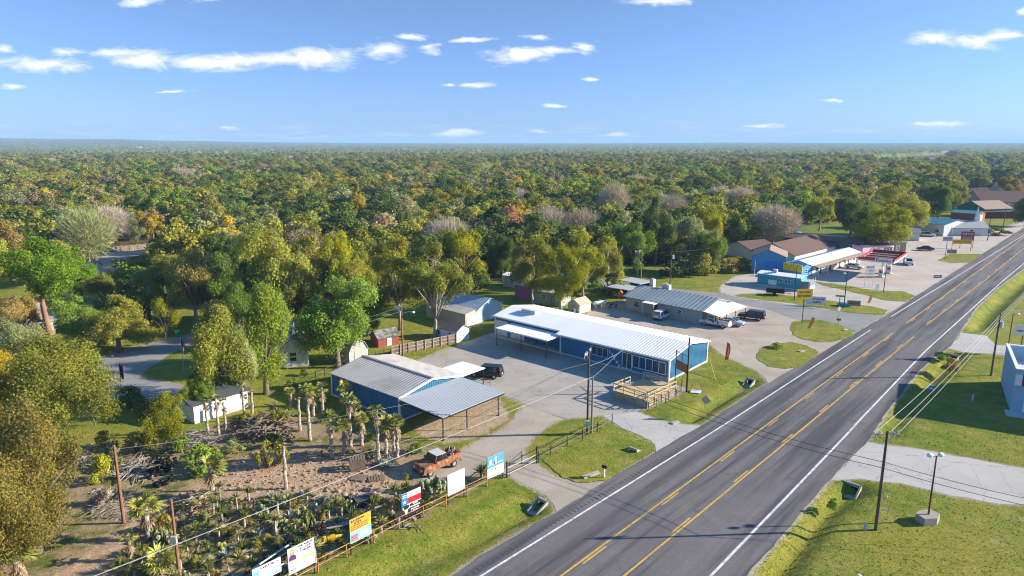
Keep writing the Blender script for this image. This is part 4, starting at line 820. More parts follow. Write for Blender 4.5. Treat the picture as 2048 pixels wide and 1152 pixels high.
# the blue building at the right edge with its open roof parapet
def edge_store():
    A = Vector((62.7, 80.9, 0)); B = A + Vector((0.86, -0.51, 0)) * 42
    fr = Frame(A, B); Hh = 5.5; D = 12.5
    root = thing('corner_store', 'blue store with white-rimmed parapet and red sign band at the right edge', 'store', fr.o, fr.rz)
    wl = mat('pale_blue_metal', (0.30, 0.45, 0.56), 0.5, 0.08, 0.6)
    m = MB(); m.box(0, fr.L, 0.0, D, 0, 3.6); L = fr.L
    for x0, x1, y0, y1 in ((0, L, 0, 0.25), (0, L, D - 0.25, D), (0, 0.25, 0.25, D - 0.25), (L - 0.25, L, 0.25, D - 0.25)): m.box(x0, x1, y0, y1, 3.6, Hh)
    q = MB(facemat('l', L, D)); q.ribs((0, -0.004, 0.03), (1, 0, 0), (0, 0, 1), D, Hh - 0.1, 0.45, 0.05); k = len(m.v); m.v += q.v; m.f += [[i + k for i in f] for f in q.f]; m.m += q.m
    m.build('wall', wl, root)
    m = MB()
    for x0, x1, y0, y1 in ((-0.08, L, -0.08, 0.3), (-0.08, L, D - 0.3, D + 0.08), (-0.08, 0.3, 0.3, D - 0.3)): m.box(x0, x1, y0, y1, Hh, Hh + 0.12)
    m.build('parapet_cap', white_paint, root)
    m = MB(); m.box(0.3, L - 0.3, 0.3, D - 0.3, 3.603, 3.7); m.build('roof', mat('pale_flat_roof', (0.5, 0.5, 0.5), 0.8, 0.1), root)
    m = MB(); m.box(0.72, L - 1, -0.22, -0.01, 3.5, 4.9); b_ = m.build('sign_band', mat('band_red', (0.38, 0.015, 0.03), 0.5, 0.06), root)
    m = MB(); m.box(0.0, 0.70, -0.2, -0.01, 3.5, 4.9); m.build('white_panel', white_paint, root)
    M = Matrix.Identity(4)
    door(root, M, 1.2, 0.05, 1.1, 2.3, white_paint); door(root, M, 3.0, 0.05, 3.6, 3.0, mat('white_garage_door', (0.72, 0.72, 0.70)), 'garage_door', 6); window(root, M, 8, 0.9, 3, 1.8, n=3)
    m = MB(); m.box(-0.6, L, -2.2, -0.0, -0.05, 0.12); m.build('door_step', conc_wall, root)
edge_store()
# ------------------------------------------------------------------ trees
def leaf_mat(name, trans=0.28, twig=False):
    m = bpy.data.materials.new(name); m.use_nodes = True; t = m.node_tree; t.nodes.clear()
    at = N(t, 'ShaderNodeAttribute', attribute_name='tint', attribute_type='INSTANCER').outputs['Color']
    fv = N(t, 'ShaderNodeAttribute', attribute_name='leafv').outputs['Fac']
    tc = N(t, 'ShaderNodeTexCoord').outputs['Object']
    oi = N(t, 'ShaderNodeObjectInfo').outputs['Random']
    off = N(t, 'ShaderNodeVectorMath', operation='ADD', ins={0: tc, 1: N(t, 'ShaderNodeCombineXYZ', ins={0: MA(t, 'MULTIPLY', oi, 37.0), 1: 0.0, 2: 0.0}).outputs[0]}).outputs[0]
    nz = N(t, 'ShaderNodeTexNoise', ins={'Vector': off, 'Scale': 1.6, 'Detail': 3.0}).outputs[0]
    warm = N(t, 'ShaderNodeMix', data_type='RGBA', blend_type='MULTIPLY'); t.links.new(N(t, 'ShaderNodeMapRange', ins={0: nz, 1: 0.42, 2: 0.68}).outputs[0], warm.inputs[0])
    t.links.new(at, warm.inputs[6]); warm.inputs[7].default_value = (1.2, 1.06, 0.8, 1)
    sc_ = MA(t, 'MULTIPLY', N(t, 'ShaderNodeMapRange', ins={0: fv, 3: 0.55, 4: 1.45}).outputs[0], N(t, 'ShaderNodeMapRange', ins={0: oi, 3: 0.8, 4: 1.25}).outputs[0])
    c = N(t, 'ShaderNodeVectorMath', operation='SCALE', ins={0: warm.outputs[2], 'Scale': sc_}).outputs[0]
    d = N(t, 'ShaderNodeBsdfDiffuse', ins={0: c}); tr = N(t, 'ShaderNodeBsdfTranslucent', ins={0: c})
    mx = N(t, 'ShaderNodeMixShader', ins={0: trans}); t.links.new(d.outputs[0], mx.inputs[1]); t.links.new(tr.outputs[0], mx.inputs[2])
    o = N(t, 'ShaderNodeOutputMaterial'); t.links.new(mx.outputs[0], o.inputs[0])
    return m
leafm = leaf_mat('tree_foliage', 0.40); twigm = leaf_mat('bare_twigs', 0.1)
bark = mat('grey_bark', (0.16, 0.125, 0.095), 0.95, 0.3, 3.0, bump=0.4); bark_red = mat('pine_bark', (0.27, 0.15, 0.09), 0.95, 0.3, 3.0); bark_pale = mat('pale_bark', (0.34, 0.30, 0.25), 0.95, 0.25, 2.0, c2=(0.16, 0.13, 0.1), k2=0.4)
def raw_mesh(name, V, quads, mats, vals=None, tris=False):
    me = bpy.data.meshes.new(name); n = len(V); k = 3 if tris else 4; f = quads
    me.vertices.add(n); me.vertices.foreach_set('co', V.astype(np.float32).ravel())
    me.loops.add(f * k); me.loops.foreach_set('vertex_index', np.arange(n, dtype=np.int32))
    me.polygons.add(f); me.polygons.foreach_set('loop_start', np.arange(0, n, k, dtype=np.int32)); me.polygons.foreach_set('loop_total', np.full(f, k, np.int32))
    for m in mats: me.materials.append(m)
    if vals is not None: a = me.attributes.new('leafv', 'FLOAT', 'FACE'); a.data.foreach_set('value', vals.astype(np.float32))
    me.update(calc_edges=True); return me
def unit(v): return v / np.maximum(np.linalg.norm(v, axis=1, keepdims=True), 1e-9)
def cards(r, C, nrm, size, aspect=1.5, jit=0.5):
    """leaf-sized rhombs at C facing nrm"""
    n = len(C); nrm = unit(nrm + r.normal(0, jit, (n, 3))); a = unit(np.cross(nrm, r.normal(0, 1, (n, 3)))); b = np.cross(nrm, a)
    s = (size * r.uniform(0.6, 1.4, n))[:, None]; bend = nrm * s * 0.25
    V = np.stack([C - a * s * aspect / 2 - bend, C + b * s / 2, C + a * s * aspect / 2 - bend * 0.4, C - b * s / 2], 1)
    return V.reshape(-1, 3)
def crown_mesh(name, seed, nlobe=11, n=9000, size=0.05, zb=0.3, top=2.0, br=(0.30, 0.52), sub=7, out=(0.25, 0.72), cone=0.0, fill=0.12):
    """a crown of big lobes, each made of leafy clumps, with gaps between the lobes"""
    r = np.random.default_rng(seed); zc = (zb + top) / 2; hz = (top - zb) / 2
    D_ = r.normal(0, 1, (nlobe, 3)); D_[0] = (0.1, 0, 1); D_ = unit(D_); k = r.uniform(*out, nlobe); rl = r.uniform(*br, nlobe); rl[0] *= 0.8; k[0] = out[1]
    C = D_ * k[:, None]; S = []; SR = []
    for i in range(nlobe):
        d = unit(r.normal(0, 1, (sub, 3)) + D_[i] * 0.7); S.append(C[i] + d * rl[i] * r.uniform(0.55, 0.85, (sub, 1))); SR.append(rl[i] * r.uniform(0.30, 0.58, sub))
    S = np.concatenate(S); SR = np.concatenate(SR); ext_ = np.max(np.linalg.norm(S[:, :2], axis=1) + SR * 0.7); S[:, :2] /= ext_; SR = SR / ext_
    zl, zh = (S[:, 2] - SR).min(), (S[:, 2] + SR).max(); S[:, 2] = zb + (S[:, 2] - zl) / (zh - zl) * (top - zb)
    if cone: q = 1 - cone * np.clip((S[:, 2] - zb) / (top - zb), 0, 1); S[:, 0] *= q; S[:, 1] *= q
    wts = SR ** 2; wts /= wts.sum(); bi = r.choice(len(S), n, p=wts); lobe_v = np.repeat(r.normal(0, 0.10, nlobe), sub) + r.normal(0, 0.06, len(S))
    d = unit(r.normal(0, 1, (n, 3)) + np.array([0, 0, 0.3])); rad = SR[bi] * (r.uniform(0.3, 1, n) ** 0.35) * r.normal(1.0, 0.12, n)
    P = S[bi] + d * rad[:, None]
    st = r.random(n) < fill; P[st] += r.normal(0, 0.09, (st.sum(), 3))
    V = cards(r, P, d, size, 1.5, 0.5)
    vals = np.clip(r.normal(0.5, 0.2, n) + lobe_v[bi], 0, 1)
    return raw_mesh(name, V, n, [leafm], vals)
def twig_mesh(name, seed, n=2600, zb=0.5, top=2.0, leaf=0.0, ln=0.34, th=0.0065):
    """a leafless crown: fine twigs pointing out and up, a few last leaves"""
    r = np.random.default_rng(seed); P = unit(r.normal(0, 1, (n, 3))) * (r.uniform(0.05, 1, (n, 1)) ** 0.45); o = P.copy()
    P[:, 2] = (zb + top) / 2 + P[:, 2] * (top - zb) / 2
    a = unit(o * 0.8 + r.normal(0, 0.45, (n, 3)) + np.array([0, 0, 0.5])); b = unit(np.cross(a, r.normal(0, 1, (n, 3))))
    L = ln * r.uniform(0.5, 1.3, (n, 1)); w_ = th * r.uniform(0.6, 1.5, (n, 1))
    V = np.stack([P - b * w_, P + b * w_, P + a * L + b * w_ * 0.3, P + a * L - b * w_ * 0.3], 1).reshape(-1, 3); vals = r.uniform(0.2, 0.9, n); k = n
    if leaf:
        m_ = int(n * leaf); V = np.concatenate([V, cards(r, P[:m_] + r.normal(0, 0.05, (m_, 3)), o[:m_], 0.06)]); vals = np.concatenate([vals, r.uniform(0.3, 1, m_)]); k += m_
    return raw_mesh(name, V, k, [twigm], vals)
def trunk_mesh(name, seed, m, r0=0.075, fork=0.55, top=1.55, limbs=7, spread=0.62, lean=0.05, n=7):
    rr = random.Random(seed); mb = MB(); x = y = 0; pts = [(0, 0, -0.03)]; rs = [r0 * 1.25]
    for k in range(1, 5):
        z = fork * k / 4; x += rr.uniform(-lean, lean) * 0.4; y += rr.uniform(-lean, lean) * 0.4; pts.append((x, y, z)); rs.append(r0 * (1 - 0.09 * k))
    mb.tube(pts, rs, n)
    for i in range(limbs):
        a = 2 * math.pi * (i + rr.uniform(-0.3, 0.3)) / limbs; zz = fork * rr.uniform(0.75, 1.0); R_ = spread * rr.uniform(0.5, 1.0); zt = rr.uniform(0.62, 1.0) * top
        p1 = (x + math.cos(a) * R_ * 0.4, y + math.sin(a) * R_ * 0.4, zz + (zt - zz) * 0.5); p2 = (x + math.cos(a) * R_, y + math.sin(a) * R_, zt)
        mb.tube([(x, y, zz), p1, p2], [r0 * 0.5, r0 * 0.33, r0 * 0.12], 5)
    mb.tube([(x, y, fork * 0.9), (x + 0.03, y, fork + (top - fork) * 0.5), (x, y + 0.04, top)], [r0 * 0.6, r0 * 0.4, r0 * 0.12], 5)
    return mb.mesh(name, m, True)
KINDS_T = {}
def kind(nm, crowns, trunks): KINDS_T[nm] = (crowns, trunks)
TR = [trunk_mesh('trunk', s, bark) for s in (1, 2, 3)]
kind('oak', [crown_mesh('oak_crown', s, 13, 36000, 0.027, 0.22) for s in (11, 12, 13, 14)], TR)
kind('oak_near', [crown_mesh('oak_crown', s, 14, 60000, 0.0185, 0.12, sub=9, fill=0.2) for s in (15, 16, 17)], TR)
kind('pecan', [crown_mesh('pecan_crown', s, 11, 30000, 0.0245, 0.55, 2.0, (0.28, 0.46), 6, (0.35, 0.85)) for s in (21, 22, 23)], [trunk_mesh('trunk', s, bark_pale, 0.06, 0.5, 1.7, 8, 0.7) for s in (5, 6)])
kind('tall', [crown_mesh('leafy_crown', s, 13, 40000, 0.026, 0.22, cone=0.3, out=(0.2, 0.6)) for s in (31, 32)], TR)
kind('pine', [crown_mesh('pine_crown', 41, 9, 30000, 0.023, 0.8, 2.0, (0.34, 0.5), 6)], [trunk_mesh('trunk', 8, bark_red, 0.06, 1.0, 1.6, 8, 0.6)])
kind('lacy', [crown_mesh('lacy_crown', s, 9, 14000, 0.025, 0.3, 2.0, (0.26, 0.46), 6, (0.3, 0.8), fill=0.3) for s in (51, 52)], [trunk_mesh('trunk', 9, bark, 0.04, 0.3, 1.7, 9, 0.75)])
kind('bare', [twig_mesh('bare_crown', s, 6500, 0.3, 2.0, l) for s, l in ((61, 0.0), (62, 0.22))], [trunk_mesh('trunk', s, bark_pale, 0.045, 0.45, 1.8, 12, 0.85) for s in (10, 11)])
kind('far', [crown_mesh('wood_crown', s, 13, 7000, 0.058, 0.05, br=(0.28, 0.44)) for s in (71, 72, 73, 74, 75)], [trunk_mesh('trunk', 12, bark, 0.06, 0.5, 1.3, 5, 0.5, n=5)])
NAMES = {'oak': 'oak_tree', 'oak_near': 'oak_tree', 'pecan': 'pecan_tree', 'tall': 'leafy_tree', 'pine': 'pine_tree', 'lacy': 'lacy_tree', 'bare': 'bare_tree', 'far': 'woodland_tree'}
fcol = bpy.data.collections.new('woodland_crowns'); col.children.link(fcol)
def tree(kd, label, x, y, h, w_, tint, rz=None, group=None, idx=None, name=None, z=0.0, sink=0.0):
    crowns, trunks = KINDS_T[kd]; i = random.randrange(99) if idx is None else idx
    t = thing(name or NAMES[kd], label, 'tree', (x, y, z), random.uniform(0, 6.28) if rz is None else rz, group)
    c = bpy.data.objects.new('crown', crowns[i % len(crowns)]); (fcol if kd == 'far' or (kd == 'bare' and group) else col).objects.link(c); c.parent = t
    c.scale = (w_ / 2, w_ / 2 * random.uniform(0.9, 1.1), h / 2); c['tint'] = [*tint]
    k = bpy.data.objects.new('trunk', trunks[i % len(trunks)]); col.objects.link(k); k.parent = t; k.scale = c.scale
    return t
T_ = dict(tan=(0.40, 0.335, 0.185), leafy=(0.200, 0.265, 0.036), umber=(0.225, 0.195, 0.052), dark=(0.143, 0.201, 0.051), olive=(0.309, 0.327, 0.061), green=(0.210, 0.309, 0.051), bright=(0.155, 0.265, 0.021), lime=(0.339, 0.351, 0.025), gold=(0.476, 0.367, 0.038), ochre=(0.405, 0.328, 0.084),
          brown=(0.363, 0.281, 0.097), grey=(0.403, 0.353, 0.286), pink=(0.47, 0.27, 0.175), grove=(0.316, 0.316, 0.054), sage=(0.319, 0.347, 0.156))
def px_tree(kd, label, cx, base, top, wpx, tint, **kw):
    """a tree whose foot is seen at cx, base, its top at row top, wpx wide in the photograph"""
    g = G(cx, base); h = hgt(cx, base, top); zc = g.y * CT + H * ST - h * 0.5 * ST
    return tree(kd, label, g.x, g.y, h, wpx * zc / F, T_[tint], **kw)
near_trees = [
 ('oak', 'green tree filling the corner behind the residential street bend', 300, 640, 560, 90, 'grove'), ('oak', 'dull tree between the tall pine and the lane', 215, 640, 545, 90, 'olive'),
 ('oak', 'dark tree right of the ranch house roof', 640, 690, 590, 80, 'dark'), ('lacy', 'thin grey-green tree at the broad olive oak edge', 190, 850, 740, 70, 'sage'),
 ('oak', 'sage tree between the lane bank and the street', 390, 600, 510, 100, 'sage'),
 ('oak', 'olive tree over the low blue-roofed shed', 430, 640, 535, 100, 'olive'), ('oak', 'dull green tree left of the round yellow-green tree', 165, 690, 590, 100, 'green'),
 ('oak', 'brownish tree below the tall pine', 45, 700, 590, 110, 'brown'), ('oak', 'dark tree behind the round yellow-green tree', 255, 655, 560, 110, 'dark'),
 ('lacy', 'thin sage tree by the shaded street bend', 440, 700, 600, 80, 'sage'), ('oak', 'green tree right of the ochre tree', 470, 660, 540, 110, 'green'),
 ('oak', 'small dark oak behind the garden barn', 735, 672, 585, 90, 'green'), ('oak', 'yellowish oak behind the small red shed', 720, 620, 520, 100, 'grove'),
 ('oak', 'dull oak left of the tiny white hut', 120, 570, 480, 110, 'olive'), ('oak', 'olive oak between the lane and the ochre tree', 330, 590, 510, 110, 'olive'),
 ('oak', 'shaded dark oak at the left edge above the pine', -20, 600, 470, 130, 'olive'),
 ('pine', 'bright green pine with bare reddish trunk over the grey-roofed house', 100, 672, 476, 215, 'bright'),
 ('oak', 'round yellow-green tree right of the tall pine', 240, 704, 590, 152, 'grove'),
 ('lacy', 'small light green tree at the bend of the residential street', 331, 676, 596, 78, 'lime'),
 ('pecan', 'ochre autumn tree with a bare trunk by the bend of the street', 393, 646, 500, 158, 'ochre'),
 ('tall', 'tall grey-green tree above the white garage', 456, 812, 612, 150, 'olive'),
 ('tall', 'olive tree crowding the right end of the white garage', 492, 803, 650, 90, 'sage'), ('oak', 'low green tree over the left end of the white garage roof', 405, 832, 735, 70, 'green'),
 ('oak', 'dark tree at the picture edge before the brown-roofed blocks', 2050, 452, 382, 70, 'dark'), ('oak', 'ochre tree between the brown-roofed blocks', 2010, 412, 352, 60, 'ochre'), ('oak', 'olive tree left of the brown-roofed house with the white gable', 1905, 425, 362, 60, 'olive'),
 ('tall', 'bright green tree in front of the white ranch house', 533, 788, 566, 150, 'leafy'),
 ('oak', 'full green tree behind the grey barn shed', 676, 735, 552, 170, 'green'),
 ('pecan', 'olive pecan behind the wooden fence, left of two', 800, 660, 470, 150, 'grove'),
 ('pecan', 'green-gold pecan with thick grey trunk at the white hut', 872, 678, 488, 160, 'olive'),
 ('oak', 'yellow-topped tree above the street lane woods', 690, 610, 462, 110, 'lime'),
 ('oak', 'largest grey-green oak in the woods behind the bright green tree', 560, 645, 436, 180, 'olive'),
 ('oak_near', 'broad olive oak overhanging the residential street', 110, 905, 668, 270, 'olive'),
 ('oak_near', 'dull green oak behind the broad olive oak', 20, 800, 640, 170, 'sage'),
 ('oak_near', 'golden tree at the picture edge beside the olive oak', 5, 880, 702, 150, 'gold'),
 ('oak_near', 'biggest brown-gold oak at the lower corner of the cactus yard', 75, 1105, 800, 290, 'umber'),
 ('oak_near', 'brown-gold oak crowding the left edge behind the biggest one', 10, 1040, 790, 200, 'umber'),
 ('oak_near', 'low brownish oak filling the lower left corner', -40, 1190, 900, 260, 'umber'),
 ('lacy', 'feathery lime mesquite in front of the white garage', 335, 900, 786, 118, 'lime'),
 ('pecan', 'thin-trunked olive pecan in front of the magenta shed', 1066, 612, 478, 120, 'olive'),
 ('pecan', 'yellow-green pecan over the cream garden shed', 1122, 628, 488, 118, 'lime'),
 ('pecan', 'yellow pecan left of the twin wooden poles', 1166, 600, 470, 105, 'lime'),
 ('pecan', 'gold-green pecan nearest the twin wooden poles', 1216, 582, 474, 90, 'grove'),
 ('oak', 'big yellow-green roadside tree over the grey hut', 1768, 505, 408, 120, 'lime'),
 ('oak', 'domed olive tree behind the roadside yellow-green tree', 1800, 470, 362, 100, 'grove'),
 ('oak', 'dark rounded tree left of the brown-roofed houses', 1872, 455, 366, 80, 'dark'),
 ('pecan', 'slim yellow-green tree standing on the back lawn', 1638, 462, 380, 60, 'lime'),
 ('oak', 'dark oak at the rear of the motel lawn', 1700, 478, 388, 84, 'dark'),
 ('oak', 'dark cedar left of the roadside yellow-green tree', 1728, 490, 402, 70, 'green'),
 ('bare', 'grey leafless tree beside the tall blue gabled building', 1545, 490, 415, 92, 'grey'),
 ('far', 'pink-red autumn tree in the middle of the woods', 1024, 508, 410, 84, 'pink'),
 ('bare', 'tangled leafless grey tree right of the pink-red tree', 1095, 505, 420, 90, 'grey'),
 ('bare', 'leafless grey tree right of the tangled one, above the pecans', 1165, 505, 425, 85, 'grey'),
 ('bare', 'white-limbed dead tree rising above the woods', 1226, 480, 374, 66, 'grey'),
 ('oak', 'bright yellow-green domed tree above the pecans', 925, 575, 455, 122, 'lime'),
 ('oak', 'dark green tree left of the yellow pecans', 1005, 565, 470, 66, 'dark'),
 ('oak', 'dark full tree at the edge of the mown field', 1268, 548, 445, 100, 'green'),
 ('oak', 'dense tall green tree behind the mown field', 1310, 530, 392, 110, 'dark'),
 ('oak', 'sage green tree over the pole at the field edge', 1380, 540, 430, 84, 'sage'),
 ('oak', 'yellowing tree at the corner of the field woods', 1418, 520, 412, 70, 'lime'),
 ('oak', 'leafy green tree nearest the dark pole by the blue building', 1422, 546, 462, 74, 'green'),
 ('bare', 'tall bare-topped tree beside the back lane', 180, 530, 424, 95, 'sage'),
 ('lacy', 'small fan-shaped tree above the lane fence', 272, 495, 438, 50, 'sage'),
 ('oak', 'dark oak left of the lane fence', 380, 520, 425, 90, 'green'),
 ('oak', 'green oak with pale trunks at the lane end', 425, 505, 418, 86, 'olive'),
 ('oak', 'dark shaded oak behind the ochre tree', 460, 600, 462, 120, 'dark'),
 ('oak', 'brown-leaved oak behind the tall pine', 25, 560, 440, 120, 'brown'),
 ('oak', 'vivid green tree right behind the tall pine', 165, 600, 492, 76, 'bright'),
 ('oak', 'dark green tree behind the left of the two pecans', 745, 600, 478, 90, 'olive'),
 ('oak', 'round green oak between the ranch house and the barn shed', 600, 660, 520, 110, 'olive'),
 ('tall', 'yellow-green tree over the ranch house roof', 486, 700, 566, 100, 'green'),
 ('oak', 'golden small oak in the gap above the far pecans', 720, 478, 366, 44, 'gold'),
]
for k, lab, cx, ba, to, wd, tn in near_trees: px_tree(k, lab, cx, ba, to, wd, tn)
def blocked(x, y, rad):
    for fr, L, D in FOOT:
        q = fr.loc((x, y, 0))
        if -rad < q[0] < L + rad and -rad < q[1] < D + rad: return True
    return False
clear = [P2(l) for l in ([(170,545),(190,500),(300,485),(375,480),(470,472),(480,492),(372,502),(300,512),(250,545),(215,570)], [(1575,488),(1585,452),(1730,450),(1745,470),(1650,492)], [(1690,410),(1700,384),(1775,384),(1775,408)], [(1740,337),(1750,316),(1900,307),(1920,316),(1900,334)], [(1960,354),(1966,334),(2060,334),(2060,354)],
   [(1560,520),(1562,490),(1800,488),(1800,520)], [(1900,450),(1912,392),(2100,388),(2100,450)], [(1225,560),(1235,536),(1440,540),(1460,590),(1300,580)], [(1050,612),(1100,560),(1250,545),(1250,600),(1100,640)], [(1880,372),(1900,356),(1990,352),(1990,372)],[(40,492),(60,478),(160,478),(160,500)])]
pts = []; r_ = np.random.default_rng(99)
def gridpts(y0, y1, s):
    out = []; y = y0
    while y < y1:
        xm = 0.80 * y + 25; n = int(2 * xm / s); xs_ = np.linspace(-xm, xm, n) + r_.uniform(-0.42, 0.42, n) * s; ys_ = y + r_.uniform(-0.42, 0.42, n) * s; out.append(np.column_stack([xs_, ys_])); y += s
    return np.concatenate(out)
gp = np.concatenate([gridpts(100, 420, 9.6), gridpts(420, 1300, 13.5)])
ok = sdist(gp, poly_forest) > 1.0
for c_ in clear: ok &= sdist(gp, c_) < 0.5
for hp in HARD: ok &= sdist(gp, hp) < -3
gp = gp[ok]
near_xy = np.array([tuple(G(t[2], t[3])[:2]) for t in near_trees])
keep = []
for x, y in gp:
    if y < 400 and (blocked(x, y, 3.5) or np.min(np.hypot(near_xy[:, 0] - x, near_xy[:, 1] - y)) < 4.0): continue
    keep.append((x, y))
gp = np.array(keep)
cname_tan = 'soft tan'
pal = ['olive', 'dark', 'green', 'grove', 'ochre', 'gold', 'brown', 'grey', 'sage', 'lime']
def pick(x, y):
    a = x / y; n1 = mnoise.noise(Vector((x * 0.02, y * 0.02, 1))); n2 = mnoise.noise(Vector((x * 0.011, y * 0.011, 8))); u = random.random()
    lf = max(0.0, min(1.0, 0.45 - a * 0.7)) ; q = u + n1 * 0.55
    if q < 0.30: return 'dark' if n2 < 0.1 else 'green'
    if q < 0.60: return 'olive'
    if q < 0.60 + 0.22: return random.choice(['grove', 'grove', 'tan']) if n2 > -0.1 else 'sage'
    if q < 0.83 + 0.09 * lf: return random.choice(['ochre', 'tan', 'tan', 'brown'])
    if q < 0.86 + 0.09 * lf: return 'gold'
    if q < 0.95: return 'grey' if random.random() < 0.75 else 'sage'
    return random.choice(['lime', 'olive', 'olive'])
cname = dict(tan='soft tan', olive='olive green', dark='dark green', green='mid green', grove='yellowish olive', ochre='ochre-leaved', gold='golden', brown='brown-leaved', grey='grey leafless', sage='pale sage', lime='yellow-green')
order = np.argsort(gp[:, 1]); gp = gp[order]; seen_n = 0; rest_pts = []
for x, y in gp:
    tn = pick(x, y); big = random.random() ** 1.6; h = (9.0 + 6.0 * big) * (0.88 if tn == 'grey' else 1); w_ = 11.0 + 8.0 * big + random.uniform(-1, 1.5); q_ = 1 + 0.38 * float(smooth01((y - 180) / 380)); h *= 1 + (q_ - 1) * 0.35; w_ *= q_ * (0.72 if tn == 'grey' else 1); p = PIX((x, y, h * 0.7))
    if seen_n < 238 and -30 < p[0] < 2078:
        third = 'left third' if p[0] < 683 else ('middle third' if p[0] < 1366 else 'right third')
        dist = 'front edge' if y < 175 else 'inner part'
        kd = 'bare' if tn == 'grey' else ('oak' if y < 150 else 'far')
        tree(kd, '%s tree in the %s of the woods, %s of the photo' % (cname[tn], dist, third), x, y, h, w_, T_[tn], group='%s trees of the woods, %s, %s' % (cname[tn], dist, third)); seen_n += 1
    else: rest_pts.append((x, y, h, w_, tn))
# the rest of the woods, past what one can tell apart, as one mass
V = np.array([(p[0], p[1], 0) for p in rest_pts]); wm = bpy.data.meshes.new('woodland'); wm.from_pydata(V.tolist(), [], [])
def wattr(nm, tp, key, vals): a = wm.attributes.new(nm, tp, 'POINT'); a.data.foreach_set(key, np.asarray(vals, dtype=np.float32 if tp != 'INT' else np.int32).ravel())
wattr('tint', 'FLOAT_COLOR', 'color', [(*T_[p[4]], 1) for p in rest_pts])
wattr('size', 'FLOAT_VECTOR', 'vector', [(p[3] / 2, p[3] / 2, p[2] / 2) for p in rest_pts])
wattr('turn', 'FLOAT', 'value', [random.uniform(0, 6.28) for p in rest_pts])
crs = sorted([o for o in fcol.objects], key=lambda o: o.name); 
far_o = {}
for o in crs: far_o.setdefault(o.data.name, o)
src = bpy.data.collections.new('woodland_kinds'); col.children.link(src)
far_list = sorted(far_o); 
for nme in far_list: src.objects.link(far_o[nme])
names_sorted = sorted(o.name for o in src.objects); leafy = [i for i, n_ in enumerate(names_sorted) if bpy.data.objects[n_].data.name.startswith('wood')]; bares = [i for i in range(len(names_sorted)) if i not in leafy] or leafy
wattr('pick', 'INT', 'value', [random.choice(bares if p[4] == 'grey' else leafy) for p in rest_pts])
wo = bpy.data.objects.new('woodland', wm); col.objects.link(wo); wo['kind'] = 'stuff'; wo['label'] = 'continuous mass of autumn woods reaching toward the horizon'; wo['category'] = 'woods'
ng = bpy.data.node_groups.new('woodland', 'GeometryNodeTree'); ng.interface.new_socket('Geometry', in_out='INPUT', socket_type='NodeSocketGeometry'); ng.interface.new_socket('Geometry', in_out='OUTPUT', socket_type='NodeSocketGeometry')
gi = ng.nodes.new('NodeGroupInput'); go = ng.nodes.new('NodeGroupOutput'); ci = ng.nodes.new('GeometryNodeCollectionInfo'); ci.inputs[0].default_value = src; ci.inputs['Separate Children'].default_value = True; ci.inputs['Reset Children'].default_value = True
ip = ng.nodes.new('GeometryNodeInstanceOnPoints'); ip.inputs['Pick Instance'].default_value = True
def na(nm, tp):
    n = ng.nodes.new('GeometryNodeInputNamedAttribute'); n.data_type = tp; n.inputs[0].default_value = nm; return n.outputs[0]
ng.links.new(gi.outputs[0], ip.inputs['Points']); ng.links.new(ci.outputs[0], ip.inputs['Instance']); ng.links.new(na('pick', 'INT'), ip.inputs['Instance Index'])
cx_ = ng.nodes.new('ShaderNodeCombineXYZ'); ng.links.new(na('turn', 'FLOAT'), cx_.inputs[2]); ng.links.new(cx_.outputs[0], ip.inputs['Rotation']); ng.links.new(na('size', 'FLOAT_VECTOR'), ip.inputs['Scale'])
ng.links.new(ip.outputs[0], go.inputs[0]); md = wo.modifiers.new('woodland', 'NODES'); md.node_group = ng
